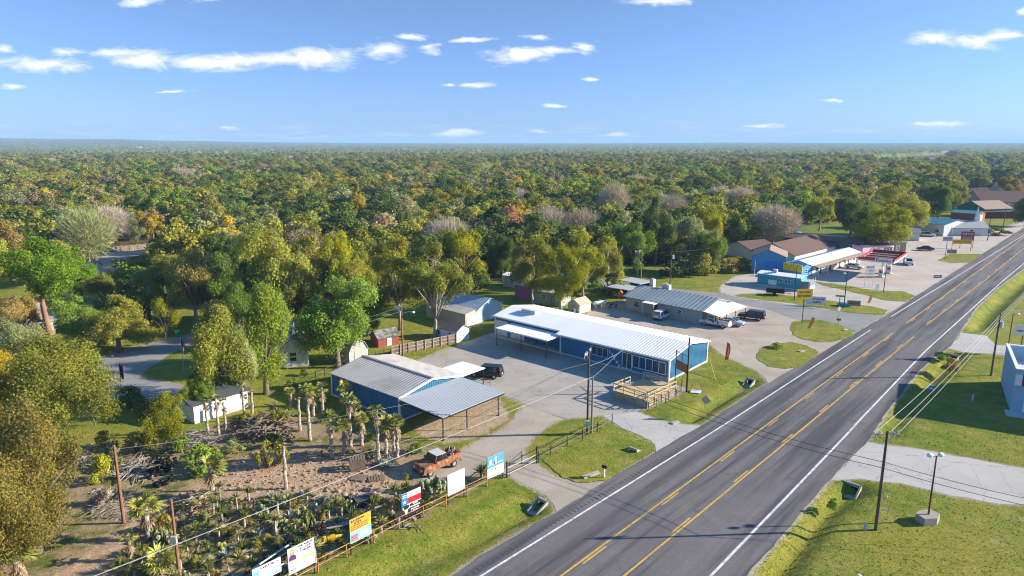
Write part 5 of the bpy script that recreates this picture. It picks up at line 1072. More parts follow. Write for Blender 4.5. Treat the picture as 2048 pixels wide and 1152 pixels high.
# canopy of the far woods to the horizon: tree-high bumps, closer together than they can be told apart
def far_woods():
    na_, az = 760, np.linspace(-0.86, 0.86, 760); rows = [1270.0]
    while rows[-1] < 9500: rows.append(rows[-1] * 1.0052)
    rows = np.array(rows); A, D_ = np.meshgrid(az, rows); x = np.tan(A) * D_; y = D_ + 0 * A; x = x + rng.normal(0, 1.5, x.shape); y = y + rng.normal(0, 2.0, y.shape)
    low = np.sin(x * 0.013 + np.sin(y * 0.009) * 2) * np.sin(y * 0.011 + np.sin(x * 0.007) * 2)
    z = hills_z(x, y) + np.clip(rng.normal(7.6, 2.4, x.shape) + low * 2.0, 1, 15)
    P = np.column_stack([x.ravel(), y.ravel()]); fl = np.zeros(len(P), bool)
    r2 = np.random.default_rng(4); 
    for k in range(26):
        d = r2.uniform(1500, 6000); a = r2.uniform(-0.7, 0.7); c = (math.tan(a) * d, d); fl |= ((P[:, 0] - c[0]) / r2.uniform(60, 260)) ** 2 + ((P[:, 1] - c[1]) / r2.uniform(50, 200)) ** 2 < 1
    for f in (field1, field2): fl |= sdist(P, f) > 0
    zr = z.ravel(); zr[fl] = hills_z(P[fl, 0], P[fl, 1]) - 2.0
    nr, nc = x.shape; i, j = np.meshgrid(np.arange(nc - 1), np.arange(nr - 1)); q = (j * nc + i).ravel(); Fc = np.stack([q, q + 1, q + nc + 1, q + nc], 1)
    me = bpy.data.meshes.new('distant_woods'); n = len(zr); me.vertices.add(n); me.vertices.foreach_set('co', np.column_stack([P, zr]).astype(np.float32).ravel()); f = len(Fc)
    me.loops.add(f * 4); me.loops.foreach_set('vertex_index', Fc.astype(np.int32).ravel()); me.polygons.add(f); me.polygons.foreach_set('loop_start', np.arange(0, f * 4, 4, dtype=np.int32)); me.polygons.foreach_set('loop_total', np.full(f, 4, np.int32)); me.update(calc_edges=True)
    m = bpy.data.materials.new('distant_canopy'); m.use_nodes = True; t = m.node_tree; b = t.nodes['Principled BSDF']; b.inputs['Roughness'].default_value = 1.0; b.inputs['Specular IOR Level'].default_value = 0.0
    p = N(t, 'ShaderNodeNewGeometry').outputs['Position']
    vo = N(t, 'ShaderNodeTexVoronoi', ins={'Vector': p, 'Scale': 0.055}); cr = N(t, 'ShaderNodeValToRGB'); e = cr.color_ramp.elements
    s_ = N(t, 'ShaderNodeSeparateColor', ins={0: vo.outputs['Color']}).outputs[0]
    nz = N(t, 'ShaderNodeTexNoise', ins={'Vector': p, 'Scale': 0.004, 'Detail': 4.0}).outputs[0]
    t.links.new(MA(t, 'ADD', MA(t, 'MULTIPLY', s_, 0.7), MA(t, 'MULTIPLY', nz, 0.5)), cr.inputs[0])
    e[0].position = 0.2; e[0].color = (*T_['dark'], 1); e[1].position = 0.95; e[1].color = (*T_['grey'], 1)
    for ps, c_ in ((0.42, 'green'), (0.58, 'olive'), (0.72, 'grove'), (0.84, 'ochre')): el = e.new(ps); el.color = (*T_[c_], 1)
    for el in e: el.color = tuple(v * 0.55 for v in el.color[:3]) + (1,)  # colours darkened to stand in for the self-shadow this sheet lacks
    t.links.new(cr.outputs[0], b.inputs['Base Color']); me.materials.append(m)
    o = bpy.data.objects.new('distant_woods', me); col.objects.link(o); o['kind'] = 'stuff'; o['label'] = 'far wooded country fading to blue under the sky'; o['category'] = 'woods'
far_woods()
def haze():
    m = bpy.data.materials.new('pale_air'); m.use_nodes = True; t = m.node_tree; t.nodes.clear()
    v = N(t, 'ShaderNodeVolumePrincipled'); v.inputs['Color'].default_value = (0.42, 0.66, 1.0, 1); v.inputs['Density'].default_value = HAZE; v.inputs['Anisotropy'].default_value = 0.0
    o = N(t, 'ShaderNodeOutputMaterial'); t.links.new(v.outputs[0], o.inputs[1])
    mb = MB(); mb.box(-23500, 23500, -700, 23500, -3.2, 120); ob = mb.build('haze', m); ob['kind'] = 'stuff'
HAZE = 0.00013
haze()
# ------------------------------------------------------------------ poles, lamps and wires
wood = mat('pole_wood', (0.15, 0.095, 0.065), 0.9, 0.25, 4.0, c2=(0.09, 0.06, 0.045), k2=0.5); wood_red = mat('red_pole_wood', (0.24, 0.115, 0.06), 0.9, 0.25, 4.0); wood_grey = mat('grey_pole_wood', (0.24, 0.19, 0.15), 0.9, 0.25, 4.0)
can = mat('transformer_grey', (0.45, 0.50, 0.54), 0.5, 0.05); pale_metal = mat('pale_metal', (0.55, 0.55, 0.53), 0.4, 0.08, metal=0.3)
def pole(label, px, py, top, m=wood, arm=None, trans=None, box=None, name='utility_pole', r=0.15, lamp=None):
    g = G(px, py); h = hgt(px, py, top); t = thing(name, label, 'utility pole' if name == 'utility_pole' else 'pole', g)
    b = MB(); b.tube([(0, 0, -0.2), (0, 0, h * 0.5), (0, 0, h)], [r, r * 0.85, r * 0.66], 9); b.build('pole', m, t)
    if arm:
        a, L = arm; d = Vector((math.cos(a), math.sin(a), 0)); n = Vector((-d.y, d.x, 0)); c = MB(); z = h - 0.35
        for s in (0.16,):
            p0, p1 = d * (-L / 2) + n * s, d * (L / 2) + n * s; c.tube([p0 + Vector((0, 0, z)), p1 + Vector((0, 0, z))], 0.07, 4)
        c.tube([(0, 0, z - 0.7), d * (L * 0.33) + n * 0.14 + Vector((0, 0, z - 0.05))], 0.03, 4); c.tube([(0, 0, z - 0.7), d * (-L * 0.33) + n * 0.14 + Vector((0, 0, z - 0.05))], 0.03, 4); ca = c.build('crossarm', mat('arm_wood', (0.42, 0.37, 0.34), 0.8, 0.2, 4), t)
        for q in (-0.45, -0.22, 0.22, 0.45): i = MB(); p = d * (L * q) + n * 0.16; i.tube([p + Vector((0, 0, z + 0.05)), p + Vector((0, 0, z + 0.18)), p + Vector((0, 0, z + 0.30))], [0.05, 0.08, 0.05], 7); i.build('insulator', mat('insulator_white', (0.65, 0.65, 0.66), 0.3, 0.05), ca)
        for q in (-0.34, 0.10, 0.36): i = MB(); p = d * (L * q) + n * 0.3; i.tube([p + Vector((0, 0, z - 0.45)), p + Vector((0, 0, z + 0.05))], 0.06, 6); i.build('fuse', pale_metal, ca)
    if trans: a, z = trans; d = Vector((math.cos(a), math.sin(a), 0)) * 0.42; c = MB(); c.tube([d + Vector((0, 0, z)), d + Vector((0, 0, z + 0.85))], 0.27, 12); c.tube([d + Vector((0, 0, z + 0.85)), d + Vector((0, 0, z + 1.05))], 0.06, 6); c.tube([(0, 0, z + 0.4), d * 0.5 + Vector((0, 0, z + 0.4))], 0.05, 5); c.build('transformer', can, t)
    if box: z, s, mm = box; c = MB(); c.box(-s * 0.6, s * 0.6, -r - s * 0.55, -r + 0.02, z, z + s * 1.5); c.build('meter_box', mm, t)
    if lamp: a, z, L = lamp; d = Vector((math.cos(a), math.sin(a), 0)); c = MB(); c.tube([(0, 0, z), d * L * 0.6 + Vector((0, 0, z + 0.25)), d * L + Vector((0, 0, z + 0.2))], 0.035, 5); la = c.build('lamp_arm', pale_metal, t); c = MB(); c.ico(d * (L + 0.12) + Vector((0, 0, z + 0.15)), 0.26, sub=2, sz=(1.1, 1.1, 0.7)); c.build('lamp_head', mat('lamp_white', (0.75, 0.75, 0.73), 0.3, 0.04), la)
    return g, h
aR = math.atan2(dirR.y, dirR.x)
pA, hA = pole('tall dark pole with a jumbled crossarm at the black pipe fence', 1174.5, 868, 700, wood, arm=(aR + 0.35, 2.4), box=(1.1, 0.42, mat('meter_blue', (0.35, 0.52, 0.58), 0.5)))
pB, hB = pole('shorter grey pole touching the tall crossarm pole at the pipe fence', 1183, 866, 752, wood_grey, r=0.13)
pC, hC = pole('dark pole with white crossarm on the right verge lawn', 1751, 1060, 862, wood, arm=(aR - 0.75, 2.4))
pD, hD = pole('dark pole with blue-grey transformer beside the far right verge', 1982, 751, 626, wood, trans=(0.2, 7.2))
pE, hE = pole('bare reddish pole standing in the scrub under the brown-gold oak', 248, 1046, 890, wood_red, r=0.16)
pF, hF = pole('brown pole with white meter box at the bottom of the cactus yard', 362, 1178, 998, wood_red, box=(4.0, 0.36, pale_metal), r=0.14)
pG, hG = pole('brown pole with transformer and lamp arm rising behind the workshop', 806, 713, 606, wood_red, trans=(2.6, 7.4), lamp=(0.1, 7.0, 1.7))
pH1, hH1 = pole('left wooden pole of the pair behind the cafe', 1274, 577, 500, wood_grey, arm=(0.5, 1.6))
pH2, hH2 = pole('right wooden pole of the pair behind the cafe', 1281, 577, 503, wood_grey)
pI, hI = pole('pole with transformer alone on the mown field', 1340, 569, 500, wood, trans=(0, 6.2))
pJ, hJ = pole('dark pole at the field corner near the bright blue building', 1435, 547, 490, wood)
pK, hK = pole('dark pole in front of the turquoise trailer', 1588, 601, 536, black_steel, name='plain_pole', r=0.10)
pL, hL = pole('dark lamp post on the long street island', 1687.5, 616, 543, black_steel, name='lamp_post', r=0.10, lamp=(2.6, 7.0, 0.4))
pM, hM = pole('dark pole between the price sign and the highway', 1767, 585, 527, black_steel, name='plain_pole', r=0.10)
pN, hN = pole('dark pole at the corner of the chapel', 1975, 481, 434, wood, r=0.16)
pO, hO = pole('dark pole on the lawn beyond the chapel', 2005, 465, 415, wood, r=0.16, lamp=(0.2, 10.5, 1.0))
pQ, hQ = pole('grey pole with transformer deep among the trees', 1063, 533, 476, wood_grey, trans=(0.2, 7.0))
pole('thin white flag mast beside the turquoise trailer', 1508, 560, 522, white_paint, name='plain_pole', r=0.05)
# rusty double lamp on a concrete block
g = G(1855, 1043); t = thing('double_street_lamp', 'rust-red post with two white lamps on a concrete block', 'street lamp', g, 0.3); h = 6.3
b = MB(); b.tube([(0, 0, 0.6), (0, 0, h)], [0.085, 0.06], 8); b.build('post', mat('red_rust_post', (0.16, 0.05, 0.045), 0.7, 0.2, 3), t)
b = MB(); b.prism([(-1.0, -0.55), (0.2, -0.75), (1.0, -0.3), (0.9, 0.6), (-0.2, 0.75), (-0.95, 0.45)], -0.3, 0.72); b.build('concrete_block', mat('block_concrete', (0.34, 0.30, 0.25), 0.95, 0.2, 2, bump=0.3), t)
for s in (-1, 1):
    b = MB(); b.tube([(0, 0, h - 0.15), (s * 0.42, 0.1, h + 0.08 - 0.1 * (s > 0))], 0.03, 5); a = b.build('lamp_arm', black_steel, t); b = MB(); b.ico((s * 0.62, 0.12, h + 0.10 - 0.12 * (s > 0)), 0.26, sub=2, sz=(1.2, 0.9, 0.75)); b.build('lamp_head', mat('lamp_white', (0.75, 0.75, 0.73)), a)
g = G(2013, 714); t = thing('street_lamp', 'thin rusty lamp post with one round white head on the right verge', 'street lamp', g); h = hgt(2013, 714, 628)
b = MB(); b.tube([(0, 0, 0), (0, 0, h)], [0.08, 0.06], 7); b.build('post', mat('red_rust_post', (0.16, 0.05, 0.045)), t); b = MB(); b.tube([(0, 0, h - 0.1), (0.5, 0, h)], 0.03, 5); b.build('lamp_arm', black_steel, t); b = MB(); b.ico((0.72, 0, h - 0.02), 0.28, sub=2, sz=(1.2, 1, 0.7)); b.build('lamp_head', mat('lamp_white', (0.75, 0.75, 0.73)), t)
wire_w = mat('bright_cable', (0.42, 0.41, 0.40), 0.5, 0.05); wire_d = mat('dark_cable', (0.04, 0.04, 0.045), 0.6, 0.05)
def wire(label, a, b, sag=0.5, r=0.022, m=None):
    a, b = Vector(a), Vector(b); mb = MB(); pts = []
    for k in range(13): s = k / 12; p = a.lerp(b, s); p.z -= sag * 4 * s * (1 - s); pts.append(p)
    mb.tube(pts, r, 5); o = mb.build('overhead_wire', m or wire_d); o['label'] = label; o['category'] = 'wire'; o['group'] = 'overhead wires'
def up(g, z): return Vector((g.x, g.y, z))
dA = Vector((math.cos(aR + 0.35), math.sin(aR + 0.35), 0)); dC = Vector((math.cos(aR - 0.75), math.sin(aR - 0.75), 0))
q = G(173, 1152, 4.6); e = up(pB, hB - 0.1); wire('bright cable from the shorter grey pole over the cactus yard to the lower left', e, e + (q - e) * 1.25, 0.35, 0.026, wire_w)
wire('cable from the shorter grey pole to the shop front roof', up(pB, hB - 0.15), shop.w(shop.u(1247), -0.5, 3.4), 0.15, 0.016, wire_w)
wire('cable from the tall crossarm pole to the shop front over the window', up(pA, hA - 1.9), shop.w(shop.u(1254) , -0.5, 3.45), 0.2, 0.014, wire_w)
wire('upper of the two cables from the tall crossarm pole toward the bare reddish pole', up(pA, hA - 1.5), up(pE, hE - 0.4), 0.9, 0.011, wire_w)
wire('lower cable from the tall crossarm pole to the meter box pole', up(pA, hA - 3.3), up(pF, hF - 0.3), 0.8, 0.011, wire_w)
for k, s in enumerate((-0.45, 0.1, 0.45)):
    wire(['roadside line on the road side of the right crossarm pole', 'middle roadside line from the right crossarm pole to the transformer pole', 'outer roadside line from the right crossarm pole to the transformer pole'][k], up(pC, hC - 0.1) + dC * (2.4 * s), up(pD, hD - 0.3 - 0.5 * k), 0.5, 0.016, wire_w)
    far_d = pD + dirR * 60; wire(['upper roadside line leaving the transformer pole along the road', 'middle roadside line leaving the transformer pole along the road', 'lower roadside line leaving the transformer pole along the road'][k], up(pD, hD - 0.3 - 0.5 * k), up(far_d, 8.3 - 0.5 * k), 0.6, 0.014, wire_w)
zc1 = 6.4
for k in (0, 1):
    m_ = up(pC, zc1 - 0.55 * k); wire(['upper dark cable crossing the road to the right pole', 'lower dark cable crossing the road to the right pole'][k], up(pA, 8.2 - 0.6 * k), m_, 0.9, 0.024)
    q = G(2048, 990 + 14 * k, 4.3); wire(['upper dark cable leaving the right pole over the concrete drive', 'lower dark cable leaving the right pole over the concrete drive'][k], m_, m_ + (q - m_) * 1.5, 0.3, 0.024)
for k in (0, 1):
    e = up(pG, hG - 0.6 - 0.7 * k); q = G(120, 745 + 12 * k, 5.0); wire(['upper cable from the transformer pole over the residential street', 'lower cable from the transformer pole over the residential street'][k], e, q, 1.6, 0.014, wire_w)
wire('line between the field pole and the pair behind the cafe', up(pI, hI - 0.3), up(pH1, hH1 - 0.4), 0.4); wire('low cable between the field pole and the pair behind the cafe', up(pI, hI - 3.0), up(pH2, hH2 - 3.6), 0.3)
wire('line from the field pole to the field corner pole', up(pI, hI - 0.3), up(pJ, hJ - 0.3), 0.4); wire('line from the pair behind the cafe to the pole deep in the trees', up(pH1, hH1 - 0.3), up(pQ, hQ - 0.3), 0.6)

# ------------------------------------------------------------------ fences
def rail_fence(label, pts, hts, rails, m, pr=0.05, rr=0.032, name='pipe_fence'):
    P = [G(*p) for p in pts]; t = thing(name, label, 'fence', P[0])
    for p in P: q = p - P[0]; b = MB(); b.tube([(q.x, q.y, -0.1), (q.x, q.y, hts)], pr, 7); b.build('post', m, t)
    for z in rails:
        b = MB(); b.tube([p - P[0] + Vector((0, 0, z)) for p in P], rr, 6); b.build('rail', m, t)
    return t
rail_fence('rusty two-rail pipe fence along the row of roadside billboards', [(470,1232),(520,1206),(578,1176),(636.6,1145),(693.5,1115),(748,1085.5),(799,1059),(847,1035),(892.5,1013),(934,993),(974.6,973)], 1.2, (0.62, 1.15), mat('orange_rust_pipe', (0.42, 0.16, 0.05), 0.8, 0.3, 3.0, c2=(0.55, 0.30, 0.14), k2=0.5, scale2=1.5))
rail_fence('black pipe fence on the grass between the drives', [(1076.5,925),(1101.5,909),(1134,893),(1164.6,877),(1194.4,863),(1224,848)], 1.25, (0.5, 1.1), black_steel, 0.055)
rail_fence('dark pipe fence wrapping the foot of the wooden deck', [(1296,822),(1312,815),(1331,806),(1352,796),(1362,783),(1364,768)], 1.2, (0.5, 0.85, 1.15), black_steel, 0.05)
rail_fence('dark rail fence between the workshop and the white ranch house', [(632,762),(650,754),(668,747),(684,740),(698,733)], 1.3, (0.6, 1.25), black_steel, 0.05)
rail_fence('pale pipe rail beside the black parked car', [(950,776),(966,771),(982,774)], 1.1, (0.6, 1.05), mat('grey_pipe', (0.3, 0.3, 0.3), 0.5), 0.04)
rail_fence('short black fence between the garden barn and the plank fence', [(738,722),(752,718),(768,714),(782,711)], 1.2, (0.5, 1.1), black_steel, 0.045)
# gate at the caliche drive
gp0, gp1 = G(1013.7, 955), G(1076.5, 925); ff = Frame(gp0, gp1); t = thing('pipe_gate', 'white-railed pipe gate across the caliche drive', 'gate', ff.o, ff.rz)
for x in (0, ff.L - 0.25): b = MB(); b.tube([(x, 0, -0.1), (x, 0, 1.75 if x == 0 else 1.9)], 0.075, 8); b.build('gate_post', black_steel, t)
for z in (0.35, 1.0): b = MB(); b.tube([(0, 0, z), (ff.L - 0.3, 0, z)], 0.035, 6); b.build('rail', mat('pale_rust_pipe', (0.5, 0.42, 0.36), 0.7, 0.2, 3), t)
for x in (0.9, 1.8, 2.7): b = MB(); b.tube([(x, 0.02, 0.35), (x, 0.02, 1.0)], 0.025, 5); b.build('upright', rust_steel, t)
b = MB(); b.tube([(0.5, 0.1, 0), (0.5, 0.1, 1.5), (3.2, 1.0, 1.4), (3.2, 1.0, 0)], 0.04, 6); b.build('open_leaf', black_steel, t)
# plank fence
ff = Frame((783, 712), (913, 686)); t = thing('plank_fence', 'weathered wooden plank fence with pale rails behind the workshop', 'fence', ff.o, ff.rz); L = ff.L
b = MB(); n = int(L / 0.16)
for k in range(n): b.box(k * 0.16, k * 0.16 + 0.145, 0.02, 0.045, 0.05, 1.62 + random.uniform(-0.05, 0.04))
b.build('planks', mat('old_planks', (0.17, 0.11, 0.08), 0.9, 0.3, 2.0, c2=(0.24, 0.18, 0.14), k2=0.5), t)
for z in (0.35, 0.95, 1.5): b = MB(); b.box(0, L, -0.03, 0.018, z, z + 0.09); b.build('rail', mat('pale_rail', (0.38, 0.32, 0.26), 0.9, 0.15, 2), t)
for k in range(9): b = MB(); x = k * (L - 0.1) / 8; b.box(x, x + 0.1, -0.13, -0.034, 0, 1.7); b.build('post', mat('pale_rail', (0.38, 0.32, 0.26)), t)
ff = Frame((205, 505), (330, 494)); t = thing('lane_fence', 'low brown board fence with brush along the back lane', 'fence', ff.o, ff.rz); b = MB()
for k in range(int(ff.L / 0.5)): b.box(k * 0.5, k * 0.5 + 0.44, 0, 0.04, 0, 1.6 + random.uniform(-0.25, 0.1))
b.build('boards', mat('lane_boards', (0.27, 0.19, 0.13), 0.9, 0.3, 1.0), t)
for k in range(8): b = MB(); x = k * (ff.L - 0.2) / 7; b.box(x, x + 0.12, -0.14, -0.01, 0, 1.8); b.build('post', mat('lane_boards', (0.27, 0.19, 0.13)), t)

# ------------------------------------------------------------------ wooden deck
ff = Frame((1293, 817), (1350, 791)); L = ff.L; D = 5.2; t = thing('wooden_deck', 'raw yellow pine deck with railings at the end of the paved lot', 'deck', ff.o, ff.rz); zt = 1.05
pine = mat('new_pine_boards', (0.50, 0.38, 0.20), 0.8, 0.14, 2.5, c2=(0.42, 0.30, 0.15), k2=0.4, scale2=1.2); pine2 = mat('deck_side_boards', (0.40, 0.32, 0.20), 0.85, 0.2, 2.5)
b = MB(); nb = int(D / 0.15)
for k in range(nb): b.box(0, L, k * D / nb + 0.008, (k + 1) * D / nb, zt - 0.05, zt)
b.build('deck_boards', pine, t)
b = MB()
for z in (0.05, 0.36, 0.67): b.box(0.02, L - 0.02, -0.04, 0.0, z, z + 0.28); b.box(-0.04, 0.0, 0.02, D, z, z + 0.28); b.box(L, L + 0.04, 0.02, D, z, z + 0.28)
b.build('skirt_boards', pine2, t)
def drail(x0, y0, x1, y1, n):
    for k in range(n + 1): x = x0 + (x1 - x0) * k / n; y = y0 + (y1 - y0) * k / n; b = MB(); b.box(x - 0.05, x + 0.05, y - 0.05, y + 0.05, 0.0, zt + 1.0); b.build('rail_post', pine2, t)
    for z in (0.4, 0.92): b = MB(); w_ = 0.03; b.box(min(x0, x1) - w_, max(x0, x1) + w_, min(y0, y1) - w_, max(y0, y1) + w_, zt + z, zt + z + 0.12); b.build('rail', pine, t)
drail(0, -0.1, L, -0.1, 4); drail(-0.1, 0.15, -0.1, D, 3); drail(L + 0.1, 1.2, L + 0.1, D, 3); drail(0.1, D + 0.06, L * 0.55, D + 0.06, 2)
for k in range(4): b = MB(); b.box(L * 0.62, L * 0.62 + 1.5, D + 0.02 + 0.28 * k, D + 0.30 + 0.28 * k, 0, zt - 0.22 * (k + 1)); b.build('step', pine2, t)

# tall pole with a brown boarded sign frame
g = G(1373, 784); ff = Frame((1349, 763.5), (1373, 784)) if False else None
fr_ = Frame(G(1349.5, 770), G(1373, 784)); L = fr_.L; t = thing('sign_frame', 'dark steel sign frame with blank brown boards before the blue gable wall', 'sign', fr_.o, fr_.rz)
hh = hgt(1373, 784, 675)
b = MB(); b.tube([(L, 0, -0.2), (L, 0, hh)], [0.13, 0.10], 8); b.build('tall_post', black_steel, t)
b = MB(); b.tube([(0, 0, -0.2), (0, 0, hgt(1373, 784, 712))], 0.07, 8); b.build('short_post', black_steel, t)
z0, z1 = hgt(1373, 784, 748), hgt(1373, 784, 731)
b = MB(); b.box(0.05, L - 0.1, -0.03, 0.03, z0, z1); b.build('board', mat('brown_board', (0.27, 0.125, 0.05), 0.8, 0.2, 2), t)
for z in (z0, z1, hgt(1373, 784, 714)): b = MB(); b.tube([(0, 0, z), (L, 0, z)], 0.04, 6); b.build('crossbar', black_steel, t)
b = MB(); b.tube([(L / 2, 0, z0), (L / 2, 0, hgt(1373, 784, 714))], 0.035, 6); b.build('crossbar', black_steel, t)

# ------------------------------------------------------------------ roadside billboards
sw = mat('sign_white', (0.66, 0.66, 0.67), 0.5, 0.03); ink = mat('sign_ink', (0.03, 0.035, 0.07), 0.5, 0.02); teal_i = mat('sign_teal', (0.10, 0.42, 0.44), 0.5, 0.03); gold_i = mat('sign_gold', (0.62, 0.36, 0.08), 0.5, 0.03); grey_i = mat('sign_grey', (0.38, 0.40, 0.40), 0.5, 0.03)
def poly(mb, pts, y): mb.add([(x, y, z) for x, z in pts], [list(range(len(pts)))])
def star(x, z, r, n=5, k=0.4): return [(x + r * (1 if i % 2 == 0 else k) * math.sin(math.pi * i / n), z + r * (1 if i % 2 == 0 else k) * math.cos(math.pi * i / n)) for i in range(2 * n)]
def disc(x, z, r, n=14, sx=1.0): return [(x + sx * r * math.cos(2 * math.pi * i / n), z + r * math.sin(2 * math.pi * i / n)) for i in range(n)][::1]
def board(label, p0, p1, tpx, bpx, m=sw, lift=0.0):
    fr = Frame(p0, p1); z1 = hgt(p1[0], p1[1], tpx); z0 = hgt(p1[0], p1[1], bpx); t = thing('billboard', label, 'billboard', fr.o, fr.rz, 'billboards along the rusty pipe fence'); L = fr.L
    for x in (0.06, L - 0.06): b = MB(); b.box(x - 0.04, x + 0.04, 0.035, 0.11, -0.1, z1 - 0.05); b.build('post', black_steel, t)
    b = MB(); b.box(0, L, -0.02, 0.034, z0, z1); pn = b.build('panel', m, t)
    def art(nm, mm, fn, k=1):
        q = MB(); fn(q, -0.02 - 0.004 * k); q.build(nm, mm, pn)
    def R_(a, b_, c, d): return lambda q, y: poly(q, [(a * L, z0 + c * (z1 - z0)), (b_ * L, z0 + c * (z1 - z0)), (b_ * L, z0 + d * (z1 - z0)), (a * L, z0 + d * (z1 - z0))], y)
    def T(body, size, x, z, wide, bold=0.0, shear=0.0): return lambda q, y: put_text(q, body, size * (z1 - z0), x * L, z0 + z * (z1 - z0), y, wide * L, bold, shear=shear)
    def lines(x0, x1, zs, h=0.018): 
        def f(q, y):
            r = random.Random(5)
            for z in zs:
                x = x0
                while x < x1: w_ = r.uniform(0.03, 0.09); R_(x, min(x + w_, x1), z, z + h)(q, y); x += w_ + 0.015
        return f
    return t, art, R_, T, lines, L, z0, z1
t, art, R_, T, lines, L, z0, z1 = board('white billboard lettered RJ INDUSTRIES TX with a teal emblem', (510, 1212), (566, 1183), 1113.5, 1142)
art('title', ink, T('RJ INDUSTRIES TX', 0.20, 0.60, 0.83, 0.62, 0.008)); art('phone', teal_i, T('903-477-1020', 0.20, 0.62, 0.16, 0.66, 0.012)); art('small_print', grey_i, lines(0.32, 0.9, (0.62, 0.52, 0.42, 0.32)))
art('emblem', teal_i, lambda q, y: (put_text(q, 'B', 0.55 * (z1 - z0), 0.14 * L, z0 + 0.58 * (z1 - z0), y, 0.17 * L, 0.02), poly(q, [(0.16 * L, z0 + 0.60 * (z1 - z0)), (0.27 * L, z0 + 0.64 * (z1 - z0)), (0.27 * L, z0 + 0.72 * (z1 - z0)), (0.16 * L, z0 + 0.68 * (z1 - z0))], y - 0.003)))
t, art, R_, T, lines, L, z0, z1 = board('white billboard reading THE AGENT IN YOUR CORNER with a portrait', (580, 1175), (632, 1147.5), 1074.5, 1124)
art('slogan', mat('sign_navy', (0.025, 0.02, 0.10), 0.5, 0.02), T('THE AGENT\nIN YOUR\nCORNER.', 0.105, 0.66, 0.82, 0.56, 0.012)); art('name', gold_i, T('THOMAS', 0.17, 0.53, 0.42, 0.86, 0.015)); art('small_print', grey_i, lines(0.42, 0.95, (0.24, 0.19, 0.14, 0.09)))
def oval(x, z, rx, rz): return [(x * L + rx * L * math.cos(2 * math.pi * i / 16), z0 + (z1 - z0) * (z + rz * math.sin(2 * math.pi * i / 16))) for i in range(16)]
art('portrait_hair', mat('sign_blond', (0.42, 0.26, 0.13), 0.6, 0.05), lambda q, y: poly(q, oval(0.16, 0.80, 0.085, 0.14), y)); art('portrait_face', mat('sign_skin', (0.55, 0.33, 0.24), 0.6, 0.05), lambda q, y: poly(q, oval(0.16, 0.82, 0.045, 0.065), y), 2)
art('portrait_jacket', mat('sign_violet', (0.10, 0.03, 0.14), 0.6, 0.05), lambda q, y: poly(q, [(x * L, z0 + z * (z1 - z0)) for x, z in ((0.03, 0.52), (0.30, 0.50), (0.31, 0.62), (0.22, 0.72), (0.10, 0.72), (0.04, 0.66))], y), 3)
art('realtor_mark', ink, T('REALTY', 0.07, 0.16, 0.14, 0.2, 0.01))
orange = mat('sign_orange', (0.62, 0.26, 0.03), 0.5, 0.04); cyan = mat('sign_cyan', (0.24, 0.50, 0.55), 0.5, 0.05)
t, art, R_, T, lines, L, z0, z1 = board("yellow and sea-blue billboard lettered BAHAMA JOE'S", (702, 1110), (744, 1088), 1020.8, 1067, mat('sign_sun', (0.68, 0.40, 0.045), 0.5, 0.05, 0.5, c2=(0.62, 0.26, 0.03), k2=0.5, scale2=0.8))
art('sea_panel', cyan, R_(0.0, 1.0, 0.0, 0.46)); art('title', mat('sign_navy', (0.025, 0.02, 0.10)), T("BAHAMA\nJOE'S", 0.12, 0.38, 0.84, 0.62, 0.012)); art('slogan', mat('sign_brick', (0.48, 0.10, 0.03), 0.5, 0.04), lines(0.05, 0.85, (0.66, 0.58, 0.5), 0.05))
art('palm_picture', mat('sign_palm', (0.28, 0.30, 0.03), 0.5, 0.05), lambda q, y: [poly(q, [(x * L, z0 + z * (z1 - z0)) for x, z in p], y - 0.001 * i) for i, p in enumerate([((0.86, 0.6), (0.89, 0.6), (0.88, 0.84), (0.86, 0.84)), ((0.87, 0.84), (0.76, 0.78), (0.8, 0.86)), ((0.87, 0.85), (0.98, 0.78), (0.94, 0.88)), ((0.86, 0.85), (0.8, 0.95), (0.9, 0.9))])])
art('boat_picture', mat('sign_picture', (0.30, 0.16, 0.24), 0.5, 0.3, 3.0), R_(0.03, 0.36, 0.05, 0.33), 2); art('arch_picture', sw, lambda q, y: poly(q, [(0.44 * L, z0 + 0.14 * (z1 - z0))] + [((0.69 - 0.25 * math.cos(math.pi * k / 8)) * L, z0 + (0.14 + 0.22 * math.sin(math.pi * k / 8)) * (z1 - z0)) for k in range(9)] + [(0.94 * L, z0 + 0.14 * (z1 - z0))], y), 2); art('small_print', grey_i, lines(0.45, 0.92, (0.09,)), 2)
flag_b = mat('flag_blue', (0.03, 0.16, 0.50), 0.5, 0.03); flag_r = mat('flag_red', (0.52, 0.02, 0.03), 0.5, 0.03)
t, art, R_, T, lines, L, z0, z1 = board('billboard with a lone-star flag over a black deer skull panel', (805, 1055), (843, 1037), 973.4, 1018)
art('blue_field', flag_b, R_(0, 0.28, 0.46, 1.0)); art('red_stripe', flag_r, R_(0.28, 1, 0.50, 0.76)); art('black_panel', mat('sign_black', (0.02, 0.02, 0.022), 0.5, 0.02), R_(0, 1, 0, 0.46)); art('star', sw, lambda q, y: poly(q, star(0.14 * L, z0 + 0.62 * (z1 - z0), 0.11 * L)[::-1], y), 2)
art('flag_lettering', grey_i, lines(0.4, 0.9, (0.93, 0.86, 0.8), 0.03)); art('field_lettering', sw, lines(0.05, 0.25, (0.88, 0.8), 0.05), 2)
art('trade_lettering', sw, lambda q, y: [put_text(q, s, 0.085 * (z1 - z0), (0.70 - 0.02 * i) * L, z0 + (0.42 - 0.105 * i) * (z1 - z0), y, w_ * L, 0.012) for i, (s, w_) in enumerate((('DEER', 0.25), ('PROCESSING', 0.5), ('SAUSAGE', 0.42), ('& JERKY', 0.38)))], 2)
